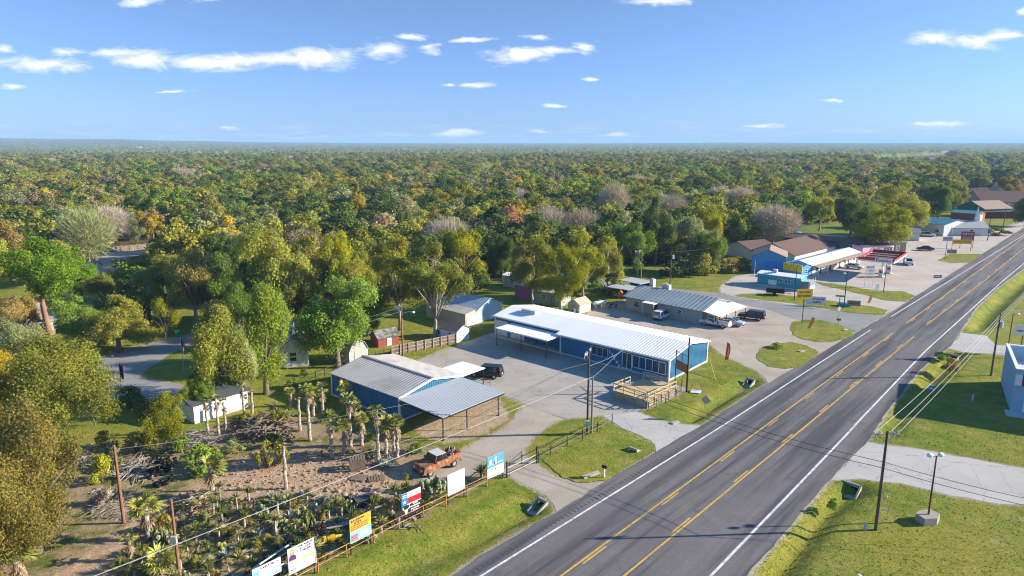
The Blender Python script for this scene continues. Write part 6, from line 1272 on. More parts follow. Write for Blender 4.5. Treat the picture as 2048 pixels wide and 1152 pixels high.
art('skull', sw, lambda q, y: [poly(q, [(x * L, z0 + z * (z1 - z0)) for x, z in p], y - 0.001 * i) for i, p in enumerate([((0.17, 0.06), (0.25, 0.06), (0.29, 0.24), (0.21, 0.30), (0.13, 0.24)), ((0.15, 0.24), (0.04, 0.30), (0.03, 0.42), (0.07, 0.42), (0.08, 0.33), (0.18, 0.28)), ((0.27, 0.24), (0.24, 0.28), (0.37, 0.34), (0.36, 0.45), (0.40, 0.45), (0.41, 0.32))])], 2)
t, art, R_, T, lines, L, z0, z1 = board('almost blank white billboard with faint grey lettering and a round seal', (896, 1011), (930, 994), 935.3, 976)
pale_i = mat('sign_faint', (0.50, 0.52, 0.50), 0.5, 0.03)
art('faint_lettering', pale_i, lines(0.1, 0.9, (0.60, 0.53, 0.47), 0.03)); art('seal', pale_i, lambda q, y: q.tube([(0.5 * L + 0.17 * L * math.cos(a), y + 0.01, z0 + 0.25 * (z1 - z0) + 0.17 * L * math.sin(a)) for a in [2 * math.pi * k / 20 for k in range(21)]], 0.012, 4)); art('leaf_mark', mat('sign_leaf', (0.2, 0.35, 0.2), 0.5), lambda q, y: poly(q, star(0.52 * L, z0 + 0.82 * (z1 - z0), 0.05 * L, 3)[::-1], y), 2); art('seal_star', pale_i, lambda q, y: poly(q, star(0.5 * L, z0 + 0.25 * (z1 - z0), 0.06 * L)[::-1], y), 2)
t, art, R_, T, lines, L, z0, z1 = board('billboard with blue house picture above white lettering beside the gate', (975, 972), (1007, 957), 903, 944)
art('sky_picture', mat('sign_sky', (0.07, 0.30, 0.52), 0.5, 0.05), R_(0, 1, 0.48, 1.0)); art('house_picture', sw, lambda q, y: (R_(0.12, 0.28, 0.66, 0.86)(q, y), R_(0.45, 0.58, 0.58, 0.92)(q, y - 0.001), R_(0.0, 0.95, 0.60, 0.63)(q, y - 0.002)), 2); art('door_picture', mat('sign_maroon', (0.16, 0.03, 0.06), 0.5), lambda q, y: (R_(0.40, 0.47, 0.58, 0.72)(q, y), R_(0.58, 0.62, 0.56, 0.7)(q, y)), 3)
art('star', ink, lambda q, y: poly(q, star(0.48 * L, z0 + 0.36 * (z1 - z0), 0.07 * L)[::-1], y)); art('lettering', grey_i, lines(0.08, 0.92, (0.22, 0.14), 0.05)); art('small_print', ink, lines(0.1, 0.7, (0.06,), 0.03))
# ------------------------------------------------------------------ vehicles
tyre_m = mat('tyre_rubber', (0.02, 0.02, 0.021), 0.9, 0.1); rim_m = mat('alloy_rim', (0.5, 0.5, 0.5), 0.3, 0.05, metal=0.6); lamp_r = mat('tail_red', (0.4, 0.01, 0.01), 0.3, 0.02); lamp_w = mat('head_clear', (0.7, 0.7, 0.7), 0.2, 0.02); car_glass = mat('car_glass', (0.015, 0.018, 0.02), 0.08, 0.02, spec=0.8)
def paint(n, c, r=0.3): return mat('paint_' + n, c, r, 0.03, 2.0, spec=0.6)
SHAPES = dict(
 suv=dict(L=4.9, W=1.92, body=[(-2.42,.38),(-2.45,.75),(-2.38,1.02),(1.15,1.05),(2.25,.95),(2.42,.72),(2.42,.40)], cab=[(-2.34,1.0),(-2.2,1.66),(-1.9,1.74),(0.35,1.74),(1.2,1.04)], wx=(-1.5,1.5), wr=.37),
 sedan=dict(L=4.7, W=1.82, body=[(-2.32,.34),(-2.35,.62),(-2.28,.92),(-1.4,.97),(1.1,.95),(2.2,.78),(2.35,.58),(2.33,.32)], cab=[(-1.75,.95),(-1.0,1.40),(0.1,1.43),(1.15,.93)], wx=(-1.42,1.45), wr=.32),
 pickup=dict(L=5.6, W=1.95, body=[(-2.78,.48),(-2.78,1.08),(-0.6,1.10),(1.35,1.10),(2.6,1.02),(2.78,.80),(2.78,.45)], cab=[(-0.62,1.06),(-0.5,1.72),(0.65,1.76),(1.4,1.08)], wx=(-1.75,1.75), wr=.38, bed=(-2.68,-0.72)),
 old=dict(L=5.0, W=1.9, body=[(-2.45,.55),(-2.5,1.15),(-0.75,1.15),(-0.7,1.25),(0.95,1.28),(2.2,1.15),(2.42,.85),(2.42,.50)], cab=[(-0.7,1.2),(-0.62,1.82),(0.55,1.86),(0.9,1.24)], wx=(-1.55,1.55), wr=.38, bed=(-2.4,-0.82)))
def ext_soft(mb, prof, W, ch=0.09, mi=0):
    cx = sum(p[0] for p in prof) / len(prof); cz = sum(p[1] for p in prof) / len(prof); n = len(prof); rows = []
    for y, k in ((-W / 2, ch), (-W / 2 + ch, 0), (W / 2 - ch, 0), (W / 2, ch)): rows.append([(x + (ch * 0.8 if x < cx else -ch * 0.8) * (k > 0), y, z + (k * 0.5 if z < cz else -k * 0.6)) for x, z in prof])
    vs = [p for r in rows for p in r]; fs = [list(range(n)), list(range(3 * n, 4 * n))[::-1]]
    for j in range(3):
        for i in range(n): fs.append((j * n + i, (j + 1) * n + i, (j + 1) * n + (i + 1) % n, j * n + (i + 1) % n))
    mb.add(vs, fs, mi)
def vehicle(name, label, kind, pos, head, pm, rim=rim_m, cab_roof=None, load=None, cat=None, group=None):
    S = SHAPES[kind]; W = S['W']; t = thing(name, label, cat or 'car', (pos.x, pos.y, pos.z), head, group)
    b = MB(); ext_soft(b, S['body'], W); b.build('body', pm, t)
    cab = S['cab']; zb, zt = cab[0][1], max(p[1] for p in cab)
    def yy(z): return W / 2 - 0.07 - (z - zb) * 0.24
    b = MB(); n = len(cab); vs = [(x, -yy(z), z) for x, z in cab] + [(x, yy(z), z) for x, z in cab]; b.add(vs, [list(range(n)), list(range(n, 2 * n))[::-1]] + [(i, n + i, n + (i + 1) % n, (i + 1) % n) for i in range(n)]); b.build('window', car_glass, t)
    top = [p for p in cab if p[1] > zt - 0.12]; x0, x1 = min(p[0] for p in top), max(p[0] for p in top); b = MB(); y = yy(zt) + 0.015; b.prism([(x0 - 0.05, -y), (x1 + 0.03, -y * 0.97), (x1 + 0.03, y * 0.97), (x0 - 0.05, y)], zt - 0.03, zt + 0.035); b.build('roof', cab_roof or pm, t)
    b = MB()
    for s in (-1, 1):
        for xa, za, xb, zb2 in ((cab[0][0], cab[0][1], x0, zt), (cab[-1][0], cab[-1][1], x1, zt), ((x0 + x1) / 2 - 0.1, zb, (x0 + x1) / 2 - 0.1, zt)) + ((((x0 * 2 + x1) / 3 - 0.35, zb, (x0 * 2 + x1) / 3 - 0.35, zt),) if kind == 'suv' else ()):
            b.tube([(xa, s * yy(za), za), (xb, s * yy(zb2), zb2)], 0.045, 5)
    b.build('pillars', pm, t)
    for wx in S['wx']:
        for s in (-1, 1):
            r = S['wr']; b = MB(); y0, y1 = s * (W / 2 - 0.22), s * (W / 2 + 0.015); b.tube([(wx, y0, r), (wx, (y0 + y1) / 2, r), (wx, y1, r)], [r * 0.96, r, r * 0.93], 18); w_ = b.build('wheel', tyre_m, t)
            b = MB(); b.tube([(wx, y1 - s * 0.01, r), (wx, y1 + s * 0.015, r)], [r * 0.62, r * 0.55], 12); b.build('rim', rim, w_)
    xb = S['body'][1][0]; xf = S['body'][-2][0]
    for s in (-1, 1):
        b = MB(); b.box(xb - 0.03, xb + 0.12, s * (W / 2 - 0.28) - 0.11, s * (W / 2 - 0.28) + 0.11, S['body'][1][1] - 0.05, S['body'][1][1] + 0.26); b.build('taillight', lamp_r, t)
        b = MB(); b.box(xf - 0.12, xf + 0.02, s * (W / 2 - 0.32) - 0.16, s * (W / 2 - 0.32) + 0.16, S['body'][-2][1] - 0.08, S['body'][-2][1] + 0.08); b.build('headlight', lamp_w, t)
    b = MB(); b.box(xf - 0.05, xf + 0.07, -W / 2 + 0.08, W / 2 - 0.08, 0.38, 0.55); b.build('front_bumper', mat('bumper_dark', (0.06, 0.06, 0.06), 0.6) if kind != 'pickup' else pale_metal, t); b = MB(); b.box(xb - 0.10, xb + 0.05, -W / 2 + 0.08, W / 2 - 0.08, 0.38, 0.55); b.build('rear_bumper', mat('bumper_dark', (0.06, 0.06, 0.06)) if kind != 'pickup' else pale_metal, t)
    b = MB(); b.box(xb - 0.035, xb + 0.01, -0.26, 0.26, 0.62, 0.76); b.build('number_plate', sw, t)
    for s in (-1, 1): b = MB(); b.box(cab[-1][0] - 0.25, cab[-1][0] - 0.1, s * (W / 2) - 0.06 + s * 0.1, s * (W / 2) + 0.06 + s * 0.1, zb + 0.05, zb + 0.22); b.build('mirror', pm, t)
    if 'bed' in S:
        a, c = S['bed']; zf = 1.12 if kind == 'pickup' else 1.17; b = MB(); b.box(a, c, -W / 2 + 0.14, W / 2 - 0.14, zf, zf + 0.006); b.build('bed_liner', mat('bed_dark', (0.05, 0.05, 0.055), 0.8) if kind == 'pickup' else mat('bed_rust', (0.10, 0.05, 0.03), 0.9), t)
        for s in (-1, 1): b = MB(); b.box(a - 0.08, c + 0.05, s * (W / 2 - 0.09) - 0.045, s * (W / 2 - 0.09) + 0.045, zf - 0.02, zf + 0.22); b.build('bed_side', pm, t)
        b = MB(); b.box(a - 0.09, a - 0.01, -W / 2 + 0.135, W / 2 - 0.135, zf - 0.02, zf + 0.2); b.build('tailgate', pm, t)
    return t
def hd(a, b): d = G(*b) - G(*a); return math.atan2(d.y, d.x)
def mid(px, py): p = G(px, py); p.z = 0.026; return p
vehicle('parked_suv', 'black SUV parked beside the workshop awning', 'suv', mid(972, 753), hd((987, 761), (945, 757)), paint('black', (0.008, 0.008, 0.012), 0.2))
vehicle('parked_suv', 'white SUV parked nose-in at the cafe wall', 'suv', mid(1324, 637), hd((1320, 641), (1336, 634.5)), paint('white', (0.62, 0.62, 0.63)))
vehicle('pickup_truck', 'white pickup truck parked in front of the cafe porch', 'pickup', mid(1430, 652), hd((1442, 658), (1408.5, 652.5)), paint('white', (0.62, 0.62, 0.63)), cat='pickup truck')
vehicle('parked_car', 'silver-blue sedan right behind the white pickup', 'sedan', mid(1463, 650), hd((1440, 649), (1471, 653.5)), paint('silver', (0.36, 0.42, 0.50)))
vehicle('parked_suv', 'dark blue-black SUV on the gravel right of the cafe', 'suv', mid(1503, 638), hd((1510.5, 642), (1487, 639)), paint('midnight', (0.008, 0.012, 0.022), 0.2))
vehicle('parked_car', 'white sedan parked before the motel row', 'sedan', mid(1708, 537), hd((1695, 537.5), (1717, 540)), paint('white', (0.62, 0.62, 0.63)))
vehicle('parked_car', 'black sedan on the lot beyond the fuel canopy', 'sedan', mid(1850, 501), hd((1858, 504.5), (1838, 503.5)), paint('black', (0.008, 0.008, 0.012)))
vehicle('parked_suv', 'pale blue-white SUV under the corner of the fuel canopy', 'suv', mid(1816, 529), hd((1812, 524), (1822, 533)), paint('ice', (0.5, 0.58, 0.64)))
vehicle('parked_suv', 'white SUV in front of the motorhome', 'suv', mid(1855, 473), hd((1845, 473), (1866, 474)), paint('white', (0.62, 0.62, 0.63)))
vehicle('parked_car', 'white car on the distant parking lot beyond the trees', 'sedan', mid(1744, 381), 0.3, paint('white', (0.62, 0.62, 0.63)))
# motorhome
g = mid(1856, 467); t = thing('motorhome', 'white motorhome parked against the blue-roofed barn', 'motorhome', g, hd((1845, 467), (1868, 468)))
b = MB(); ext_soft(b, [(-3.6,.5),(-3.6,2.9),(2.3,2.95),(3.4,2.6),(3.5,1.8),(3.6,1.1),(3.6,.5)], 2.4, 0.12); b.build('body', paint('cream', (0.62, 0.60, 0.56)), t)
for x in (-2.6, -0.6, 1.2): b = MB(); b.box(x, x + 1.0, -1.23, -1.18, 1.5, 2.2); b.build('window', car_glass, t)
b = MB(); b.box(2.6, 3.45, -1.1, 1.1, 1.9, 2.4); b.build('window', car_glass, t)
b = MB(); b.box(-3.5, 3.5, -1.225, -1.19, 1.1, 1.25); b.build('stripe', mat('stripe_brown', (0.2, 0.12, 0.08), 0.5), t)
for wx in (-2.2, 2.4):
    for s in (-1, 1): b = MB(); b.tube([(wx, s * 0.95, .42), (wx, s * 1.22, .42)], .42, 16); w_ = b.build('wheel', tyre_m, t); b = MB(); b.tube([(wx, s * 1.215, .42), (wx, s * 1.235, .42)], .24, 10); b.build('rim', rim_m, w_)
# rusty yard truck
rust = mat('truck_rust', (0.24, 0.085, 0.035), 0.8, 0.35, 3.0, c2=(0.48, 0.34, 0.20), k2=0.42, scale2=2.2)
rp = G(874, 938); rp.z = 0.015
rt = vehicle('yard_truck', 'rusty old pickup loaded with scrap at the yard entrance', 'old', rp, hd((899, 931), (859.5, 947.5)), rust, cab_roof=mat('truck_pale_roof', (0.5, 0.5, 0.48), 0.6, 0.15), cat='pickup truck')
for s in (-1, 1): b = MB(); b.ico((1.55, s * 0.86, 0.72), 0.52, sub=2, sz=(1.15, 0.35, 0.75)); b.build('fender', rust, rt)
for i, (x, y, r_, c) in enumerate(((-1.9, 0.3, 0.45, 'scrap_rust'), (-1.2, -0.3, 0.4, 'scrap_dark'), (-1.5, 0.45, 0.35, 'scrap_grey'))):
    p = rp + Vector((math.cos(rt.rotation_euler.z) * x - math.sin(rt.rotation_euler.z) * y, math.sin(rt.rotation_euler.z) * x + math.cos(rt.rotation_euler.z) * y, 1.18))
    b = MB(); rr = random.Random(i)
    for k in range(7): a = rr.uniform(0, 6.28); b.tube([(rr.uniform(-.3, .3), rr.uniform(-.3, .3), 0.02), (rr.uniform(-.3, .3) + math.cos(a) * .4, rr.uniform(-.3, .3) + math.sin(a) * .4, rr.uniform(.2, .8))], rr.uniform(.03, .09), 5)
    o = b.build('scrap_metal', mat(c, {'scrap_rust': (0.3, 0.09, 0.04), 'scrap_dark': (0.03, 0.03, 0.04), 'scrap_grey': (0.25, 0.25, 0.25)}[c], 0.8, 0.3, 3), loc=p); o['label'] = ['rust-red scrap in the bed of the rusty truck', 'dark scrap frames in the bed of the rusty truck', 'grey scrap pipes in the bed of the rusty truck'][i]; o['category'] = 'scrap'
# dark flatbed trailer
g = mid(1553, 590); t = thing('utility_trailer', 'dark low trailer on the grass before the turquoise trailer', 'trailer', g, hd((1540, 590), (1567, 592)))
b = MB(); b.box(-2.2, 1.6, -0.95, 0.95, 0.55, 0.75); b.box(-2.2, 1.6, -0.95, -0.88, 0.75, 1.2); b.box(-2.2, 1.6, 0.88, 0.95, 0.75, 1.2); b.box(-0.4, 1.5, -0.86, 0.86, 0.75, 1.6); b.build('bed', mat('trailer_black', (0.02, 0.02, 0.02), 0.6), t)
b = MB(); b.tube([(1.6, 0, 0.6), (2.9, 0, 0.55)], 0.06, 6); b.build('tongue', black_steel, t)
for s in (-1, 1): b = MB(); b.tube([(-0.5, s * 0.98, .38), (-0.5, s * 1.2, .38)], .38, 14); b.build('wheel', tyre_m, t)
# motorcycle and propane tank by the cafe
g = mid(1226, 616); t = thing('motorcycle', 'chrome touring motorcycle parked by the open shed at the cafe', 'motorcycle', g, 0.5)
for x in (-0.75, 0.75):
    b = MB(); n = 16; b.tube([(x + 0.3 * math.cos(2 * math.pi * k / n), 0, 0.33 + 0.3 * math.sin(2 * math.pi * k / n)) for k in range(n + 1)], 0.07, 6, caps=False); w_ = b.build('wheel', tyre_m, t); b = MB(); b.tube([(x, -0.05, 0.33), (x, 0.05, 0.33)], 0.2, 10); b.build('rim', rim_m, w_)
b = MB(); b.tube([(-0.75, 0, 0.35), (-0.1, 0, 0.5), (0.45, 0, 0.9), (0.75, 0, 0.33)], 0.07, 6); b.ico((0, 0, 0.5), 0.24, sub=1); b.build('frame', rim_m, t)
b = MB(); b.ico((0.2, 0, 0.85), 0.26, sub=2, sz=(1.3, 0.8, 0.7)); b.build('tank', mat('maroon_paint', (0.18, 0.02, 0.03), 0.3), t); b = MB(); b.ico((-0.4, 0, 0.78), 0.3, sub=2, sz=(1.3, 0.8, 0.35)); b.build('seat', black_steel, t); b = MB(); b.tube([(0.4, -0.4, 1.1), (0.5, 0, 1.0), (0.4, 0.4, 1.1)], 0.025, 5); b.build('handlebar', rim_m, t)
g = mid(1199, 615); t = thing('propane_tank', 'white propane tank lying beside the cream garden shed', 'tank', g, 0.35); b = MB(); b.tube([(-1.45, 0, .9), (-1.35, 0, .9), (-1.1, 0, .9), (1.1, 0, .9), (1.35, 0, .9), (1.45, 0, .9)], [.12, .38, .5, .5, .38, .12], 16); b.build('vessel', mat('tank_white', (0.7, 0.7, 0.7), 0.4, 0.05), t, True)
for x in (-0.8, 0.8): b = MB(); b.box(x - 0.12, x + 0.12, -0.4, 0.4, 0, 0.5); b.build('saddle', conc_wall, t)
b = MB(); b.tube([(0, 0, 1.38), (0, 0, 1.6)], 0.16, 10); b.build('valve_dome', can, t)
for px, py, i in ((1203, 621, 0), (1209, 619, 1), (1244, 618, 2)): b = MB(); b.tube([(0, 0, -0.1), (0, 0, 1.1)], 0.09, 8); b.ico((0, 0, 1.1), 0.09); o = b.build('bollard', mat('bollard_yellow', (0.62, 0.42, 0.06), 0.5, 0.1), loc=mid(px, py)); o['label'] = ['yellow bollard left of the propane tank end', 'yellow bollard between the propane tank and the motorcycle', 'yellow bollard at the corner of the cafe'][i]; o['category'] = 'bollard'
g = mid(1240, 607); t = thing('patio_umbrella', 'orange half-folded umbrella at the open shed of the cafe', 'umbrella', g); b = MB(); b.tube([(0, 0, 0), (0, 0, 3.0)], 0.03, 6); b.build('pole', pale_metal, t); b = MB(); b.tube([(0, 0, 3.0), (0.05, 0, 2.4), (0.1, 0, 1.6), (0.1, 0, 1.3)], [0.03, 0.45, 0.75, 0.5], 8); b.build('cover', mat('umbrella_orange', (0.62, 0.17, 0.05), 0.8, 0.1), t)
g = mid(1141, 634); 
for i, (px, py) in enumerate(((1147, 629), (1156, 632))): b = MB(); b.tube([(0, 0, 0), (0, 0, 0.15), (0, 0, 1.05), (0, 0, 1.15)], [.3, .33, .36, .3], 10); o = b.build('waste_bin', mat('bin_grey', (0.2, 0.21, 0.22), 0.6), loc=mid(px, py)); o['label'] = ['left dark bin at the cream garden shed', 'right dark bin at the cream garden shed'][i]; o['category'] = 'bin'

# ------------------------------------------------------------------ small signs and street furniture
def sign(label, base, top, bot, wpx, face, m, posts=1, txt=None, tm=ink, name='roadside_sign', ang=None, bold=0.02, th=0.06, cat='sign', postm=black_steel):
    """a panel on posts: foot at pixel base, panel from row top to row bot, wpx wide"""
    g = G(*base); z1, z0 = hgt(base[0], base[1], top), max(hgt(base[0], base[1], bot), 0.05); W = wpx * (g.y * CT + H * ST) / F / max(0.4, abs(math.cos(face)))
    t = thing(name, label, cat, g, face); xs_ = [0] if posts == 1 else [-W / 2 + 0.1, W / 2 - 0.1]
    for x in xs_: b = MB(); b.tube([(x, 0.06, -0.1), (x, 0.06, z1 - 0.02 if posts > 1 else max(z0 + 0.1, 0.3))], 0.07 if z1 > 2.5 else 0.035, 7); b.build('post', postm, t)
    b = MB(); b.box(-W / 2, W / 2, -th / 2, th / 2, z0, z1); p = b.build('panel', m, t)
    for i, (s, fx, fz, w_, hh_) in enumerate(txt or ()): b = MB(); put_text(b, s, hh_ * (z1 - z0), fx * W, z0 + fz * (z1 - z0), -th / 2 - 0.006, w_ * W, bold); b.build('lettering', tm if not isinstance(tm, (list, tuple)) else tm[i], p)
    return t, W, z0, z1
yel = mat('sign_yellow', (0.75, 0.50, 0.02)); red_i = mat('sign_red', (0.45, 0.03, 0.02), 0.5, 0.03)
sign('yellow cafe sign on a dark post at the gravel lot islands', (1604, 648), 578, 598, 33, 0.12, yel, 1, [('OPEN DAILY', 0, 0.68, 0.8, 0.3), ('RESTAURANT', 0, 0.3, 0.85, 0.34)], [red_i, mat('sign_brown', (0.2, 0.07, 0.02), 0.5)])
sign('white board lettered STORAGE BUILDINGS on the street island', (1631, 612), 593, 609, 35, -0.25, sw, 2, [('STORAGE', 0.12, 0.68, 0.6, 0.3), ('SHEDS', 0.05, 0.3, 0.42, 0.3)], ink)
sign('low brown board with dark lettering by the lamp post', (1707, 614), 601, 612, 24, -0.25, mat('sign_tan', (0.36, 0.24, 0.17), 0.6, 0.1), 2, [('FOR LEASE', 0, 0.5, 0.7, 0.4)], ink)
sign('green street name sign on a thin post at the island', (1678, 615), 590.5, 593.5, 16, -0.3, mat('sign_green', (0.02, 0.20, 0.10), 0.5), 1, name='street_sign')
sign('tall fuel price sign with red and green numbers on white posts', (1737, 575), 531, 551, 19, 0.15, sw, 2, [('Exxon', 0, 0.86, 0.75, 0.24), ('3.19', 0.1, 0.48, 0.5, 0.2), ('3.59', 0.05, 0.18, 0.5, 0.2)], [red_i, red_i, mat('sign_lime', (0.2, 0.6, 0.1), 0.5)], name='price_sign', postm=white_paint)
sign('small blue-white ice cabinet sign near the price sign', (1754, 579.5), 568, 579, 7, 0.2, mat('ice_blue', (0.35, 0.48, 0.62), 0.5, 0.15, 3), 2)
sign('dark red framed sign with pale lettering before the chapel', (1932, 497), 463, 481, 25, -0.1, mat('sign_wine', (0.27, 0.09, 0.09), 0.6, 0.15), 2, [('TIRE SHOP', 0, 0.72, 0.8, 0.25), ('BRAKES', 0, 0.28, 0.7, 0.28)], mat('sign_cream', (0.6, 0.45, 0.4), 0.5))
sign('long yellow banner sign in front of the dark red sign', (1922, 502), 479, 488, 37, -0.1, yel, 2, [('INSPECTIONS', 0, 0.5, 0.85, 0.5)], red_i)
sign('pale blue-white sign on a tall post beside the far island', (1890, 519), 473, 482, 20, 0.05, mat('sign_pale', (0.5, 0.52, 0.58), 0.5, 0.05), 1, [('SERVICE', 0, 0.5, 0.8, 0.4)], red_i)
sign('low grey-pink marquee board under the yellow banner', (1903, 509), 499, 507, 18, -0.1, mat('sign_dusty', (0.36, 0.27, 0.25), 0.6, 0.2, 2), 2)
sign('low dark letter board beside the highway at the fuel lot', (1875, 556), 550, 556, 17, 0.1, mat('sign_slate', (0.12, 0.12, 0.15), 0.5, 0.1), 2, [('DIESEL', 0, 0.5, 0.8, 0.6)], sw)
sign('green and white sign at the far right corner', (2040, 447), 420, 428, 19, 0.0, mat('sign_green2', (0.03, 0.24, 0.17), 0.5), 2)
sign('far white hoarding above the distant field', (1994, 352), 329, 336.5, 17, 0.1, mat('hoarding', (0.42, 0.48, 0.52), 0.5), 1, name='hoarding')
sign('yellow and red store sign at the right edge of the picture', (2050, 716), 627, 650, 20, -0.5, yel, 1, [('PIZZA', 0, 0.72, 0.8, 0.36), ('FEED', 0, 0.28, 0.7, 0.36)], red_i)
sign('white lettered sign right behind the yellow and red store sign', (2040, 706), 650, 671, 26, -0.5, sw, 1, [('TEMPORARY', 0, 0.4, 0.8, 0.2)], ink)
sign('small blue highway sponsor sign on the right verge', (1860, 801), 772, 782, 10, -0.35, mat('sign_blue2', (0.03, 0.22, 0.45), 0.5), 1, [('903', 0, 0.5, 0.6, 0.5)], sw)
sign('small white and black notice at the sign island edge', (1676, 652), 637, 641, 8, -0.2, mat('sign_slate', (0.12, 0.12, 0.15)), 1)
# stop sign, diamond sign, barricade, mailbox, flags
g = G(1675.5, 641); t = thing('stop_sign', 'back of a white octagonal stop sign at the side street', 'sign', g, 0.4); b = MB(); b.tube([(0, 0, 0), (0, 0, 2.7)], 0.035, 6); b.build('post', pale_metal, t); b = MB(); b.prism([(0.42 * math.cos(math.pi / 8 + k * math.pi / 4), 2.3 + 0.42 * math.sin(math.pi / 8 + k * math.pi / 4)) for k in range(8)], -0.06, -0.04, 'y'); b.build('panel', pale_metal, t)
g = G(1410, 836); t = thing('warning_sign', 'back of a diamond warning sign on the grass verge', 'sign', g, aR + math.pi / 2 + 0.2); b = MB(); b.tube([(0, 0, 0), (0, 0, 2.9)], 0.04, 6); b.build('post', pale_metal, t); b = MB(); b.prism([(0, 1.75), (0.62, 2.37), (0, 2.99), (-0.62, 2.37)], 0.05, 0.07, 'y'); b.build('panel', mat('sign_back', (0.40, 0.38, 0.32), 0.5, 0.05, metal=0.2), t)
g = G(1392, 785); t = thing('barricade', 'white board with orange striped legs lying on the grass', 'barricade', g, -0.3); b = MB(); b.slab((-0.75, -0.5, 0.12), (0.6, -0.5, 0.12), (0.7, 0.45, 0.22), (-0.6, 0.45, 0.22), 0.05); b.build('board', sw, t)
for x in (-0.6, 0.5): b = MB(); b.box(x - 0.06, x + 0.06, 0.45, 0.53, 0.0, 1.25); p = b.build('leg', sw, t); b = MB(); b.box(x - 0.064, x + 0.064, 0.444, 0.536, 0.7, 1.0); b.build('stripe', orange, p)
g = G(1208.5, 955); t = thing('mailbox', 'black mailbox on a white post beside the highway', 'mailbox', g, aR); b = MB(); b.box(-0.05, 0.05, -0.05, 0.05, 0, 1.05); b.build('post', white_paint, t); b = MB(); b.prism([(-0.14, 1.05), (0.14, 1.05), (0.14, 1.2), (0.1, 1.3), (0, 1.34), (-0.1, 1.3), (-0.14, 1.2)], -0.28, 0.28, 'y'); b.build('box', black_steel, t)
g = G(296, 690); t = thing('mailbox', 'dark mailbox with a white bag at the bend of the residential street', 'mailbox', g, 0.3); b = MB(); b.box(-0.05, 0.05, -0.05, 0.05, 0, 1.05); b.build('post', wood_grey, t); b = MB(); b.box(-0.15, 0.15, -0.28, 0.28, 1.05, 1.35); b.build('box', sw, t)
def feather(label, base, top, c1, c2, lean=0.25):
    g = G(*base); h = hgt(base[0], base[1], top); t = thing('feather_flag', label, 'flag', g, 0.1); b = MB(); b.tube([(0, 0, 0), (lean * 0.3, 0, h * 0.6), (lean, 0, h)], 0.02, 5); b.build('pole', pale_metal, t)
    pts = [(lean * 0.12 + 0.02, h * 0.2), (0.55, h * 0.22), (0.72 + lean * 0.5, h * 0.6), (lean + 0.45, h * 0.9), (lean, h)]; b = MB(); b.prism(pts, -0.015, 0.015, 'y'); f = b.build('banner', c1, t)
    b = MB(); poly(b, [(0.22 + lean * 0.3, h * 0.34), (0.5 + lean * 0.3, h * 0.35), (0.55 + lean * 0.5, h * 0.62), (lean + 0.22, h * 0.8)], -0.02); b.build('banner_stripe', c2, f)
fr1 = mat('flag_scarlet', (0.58, 0.04, 0.02), 0.7, 0.05); fy1 = mat('flag_amber', (0.65, 0.30, 0.04), 0.7, 0.05)
feather('red and yellow feather flag beside the blue gable wall', (1448.5, 729), 684, fr1, fy1); feather('red feather flag with pale letters on the sign island', (1613, 663), 634, mat('flag_coral', (0.55, 0.13, 0.07), 0.7, 0.05), fy1, 0.9); feather('orange feather flag at the tip of the street island', (1734, 611), 589, fy1, mat('flag_cream', (0.65, 0.5, 0.25), 0.7), 0.5)
def flagpole(label, base, top, kind):
    g = G(*base); h = hgt(base[0], base[1], top); t = thing('flagpole', label, 'flagpole', g, 0.3); b = MB(); b.tube([(0, 0, 0), (0, 0, h)], [0.05, 0.03], 6); b.build('pole', pale_metal, t); L, n = 2.1, 7; wv = [(0.03 + 0.32 * k / n, 0.14 * math.sin(k * 1.5)) for k in range(n + 1)]
    def cloth(z0, z1, m, nm, par, off=0.0, k0=0, k1=n): b = MB(); k0_ = len(b.v); ps = wv[k0:k1 + 1]; b.add([(x * 1.4, y - off, h - 0.15 - L * (1 - z0) - x * 1.1) for x, y in ps] + [(x * 1.4, y - off, h - 0.15 - L * (1 - z1) - x * 1.1) for x, y in ps], [(i, i + 1, len(ps) + i + 1, len(ps) + i) for i in range(len(ps) - 1)]); return b.build(nm, m, par)
    if kind == 'us':
        f = cloth(0, 1, mat('flag_white', (0.6, 0.58, 0.58), 0.8), 'flag', t)
        for k in range(0, 7): cloth(k * 2 / 13, (k * 2 + 1) / 13, mat('flag_stripe_red', (0.42, 0.02, 0.03), 0.8), 'stripe', f, 0.006)
        cloth(0.46, 1.0, mat('flag_navy', (0.02, 0.03, 0.14), 0.8), 'canton', f, 0.012, 0, 3)
    else: cloth(0, 1, mat('flag_navy', (0.02, 0.03, 0.14), 0.8), 'flag', t)
flagpole('flagpole with a limp striped flag on the shaded lawn', (368, 744), 676, 'us'); flagpole('flagpole with a dark blue flag beside the residential street', (243, 776), 724, 'blue')
g = G(356, 673); t = thing('waste_bin', 'green wheeled bin at the kerb of the residential street', 'bin', g, 0.4); b = MB(); b.prism([(-0.3, 0.08), (0.3, 0.08), (0.4, 1.05), (-0.4, 1.05)], -0.38, 0.38, 'y'); gb = mat('bin_green', (0.01, 0.22, 0.09), 0.5); b.build('body', gb, t); b = MB(); b.slab((-0.44, -0.42, 1.12), (0.44, -0.42, 1.12), (0.44, 0.42, 1.18), (-0.44, 0.42, 1.18), 0.07); b.build('lid', gb, t)
for s in (-1, 1): b = MB(); b.tube([(s * 0.28, 0.36, 0.12), (s * 0.34, 0.36, 0.12)], 0.12, 10); b.build('wheel', tyre_m, t)
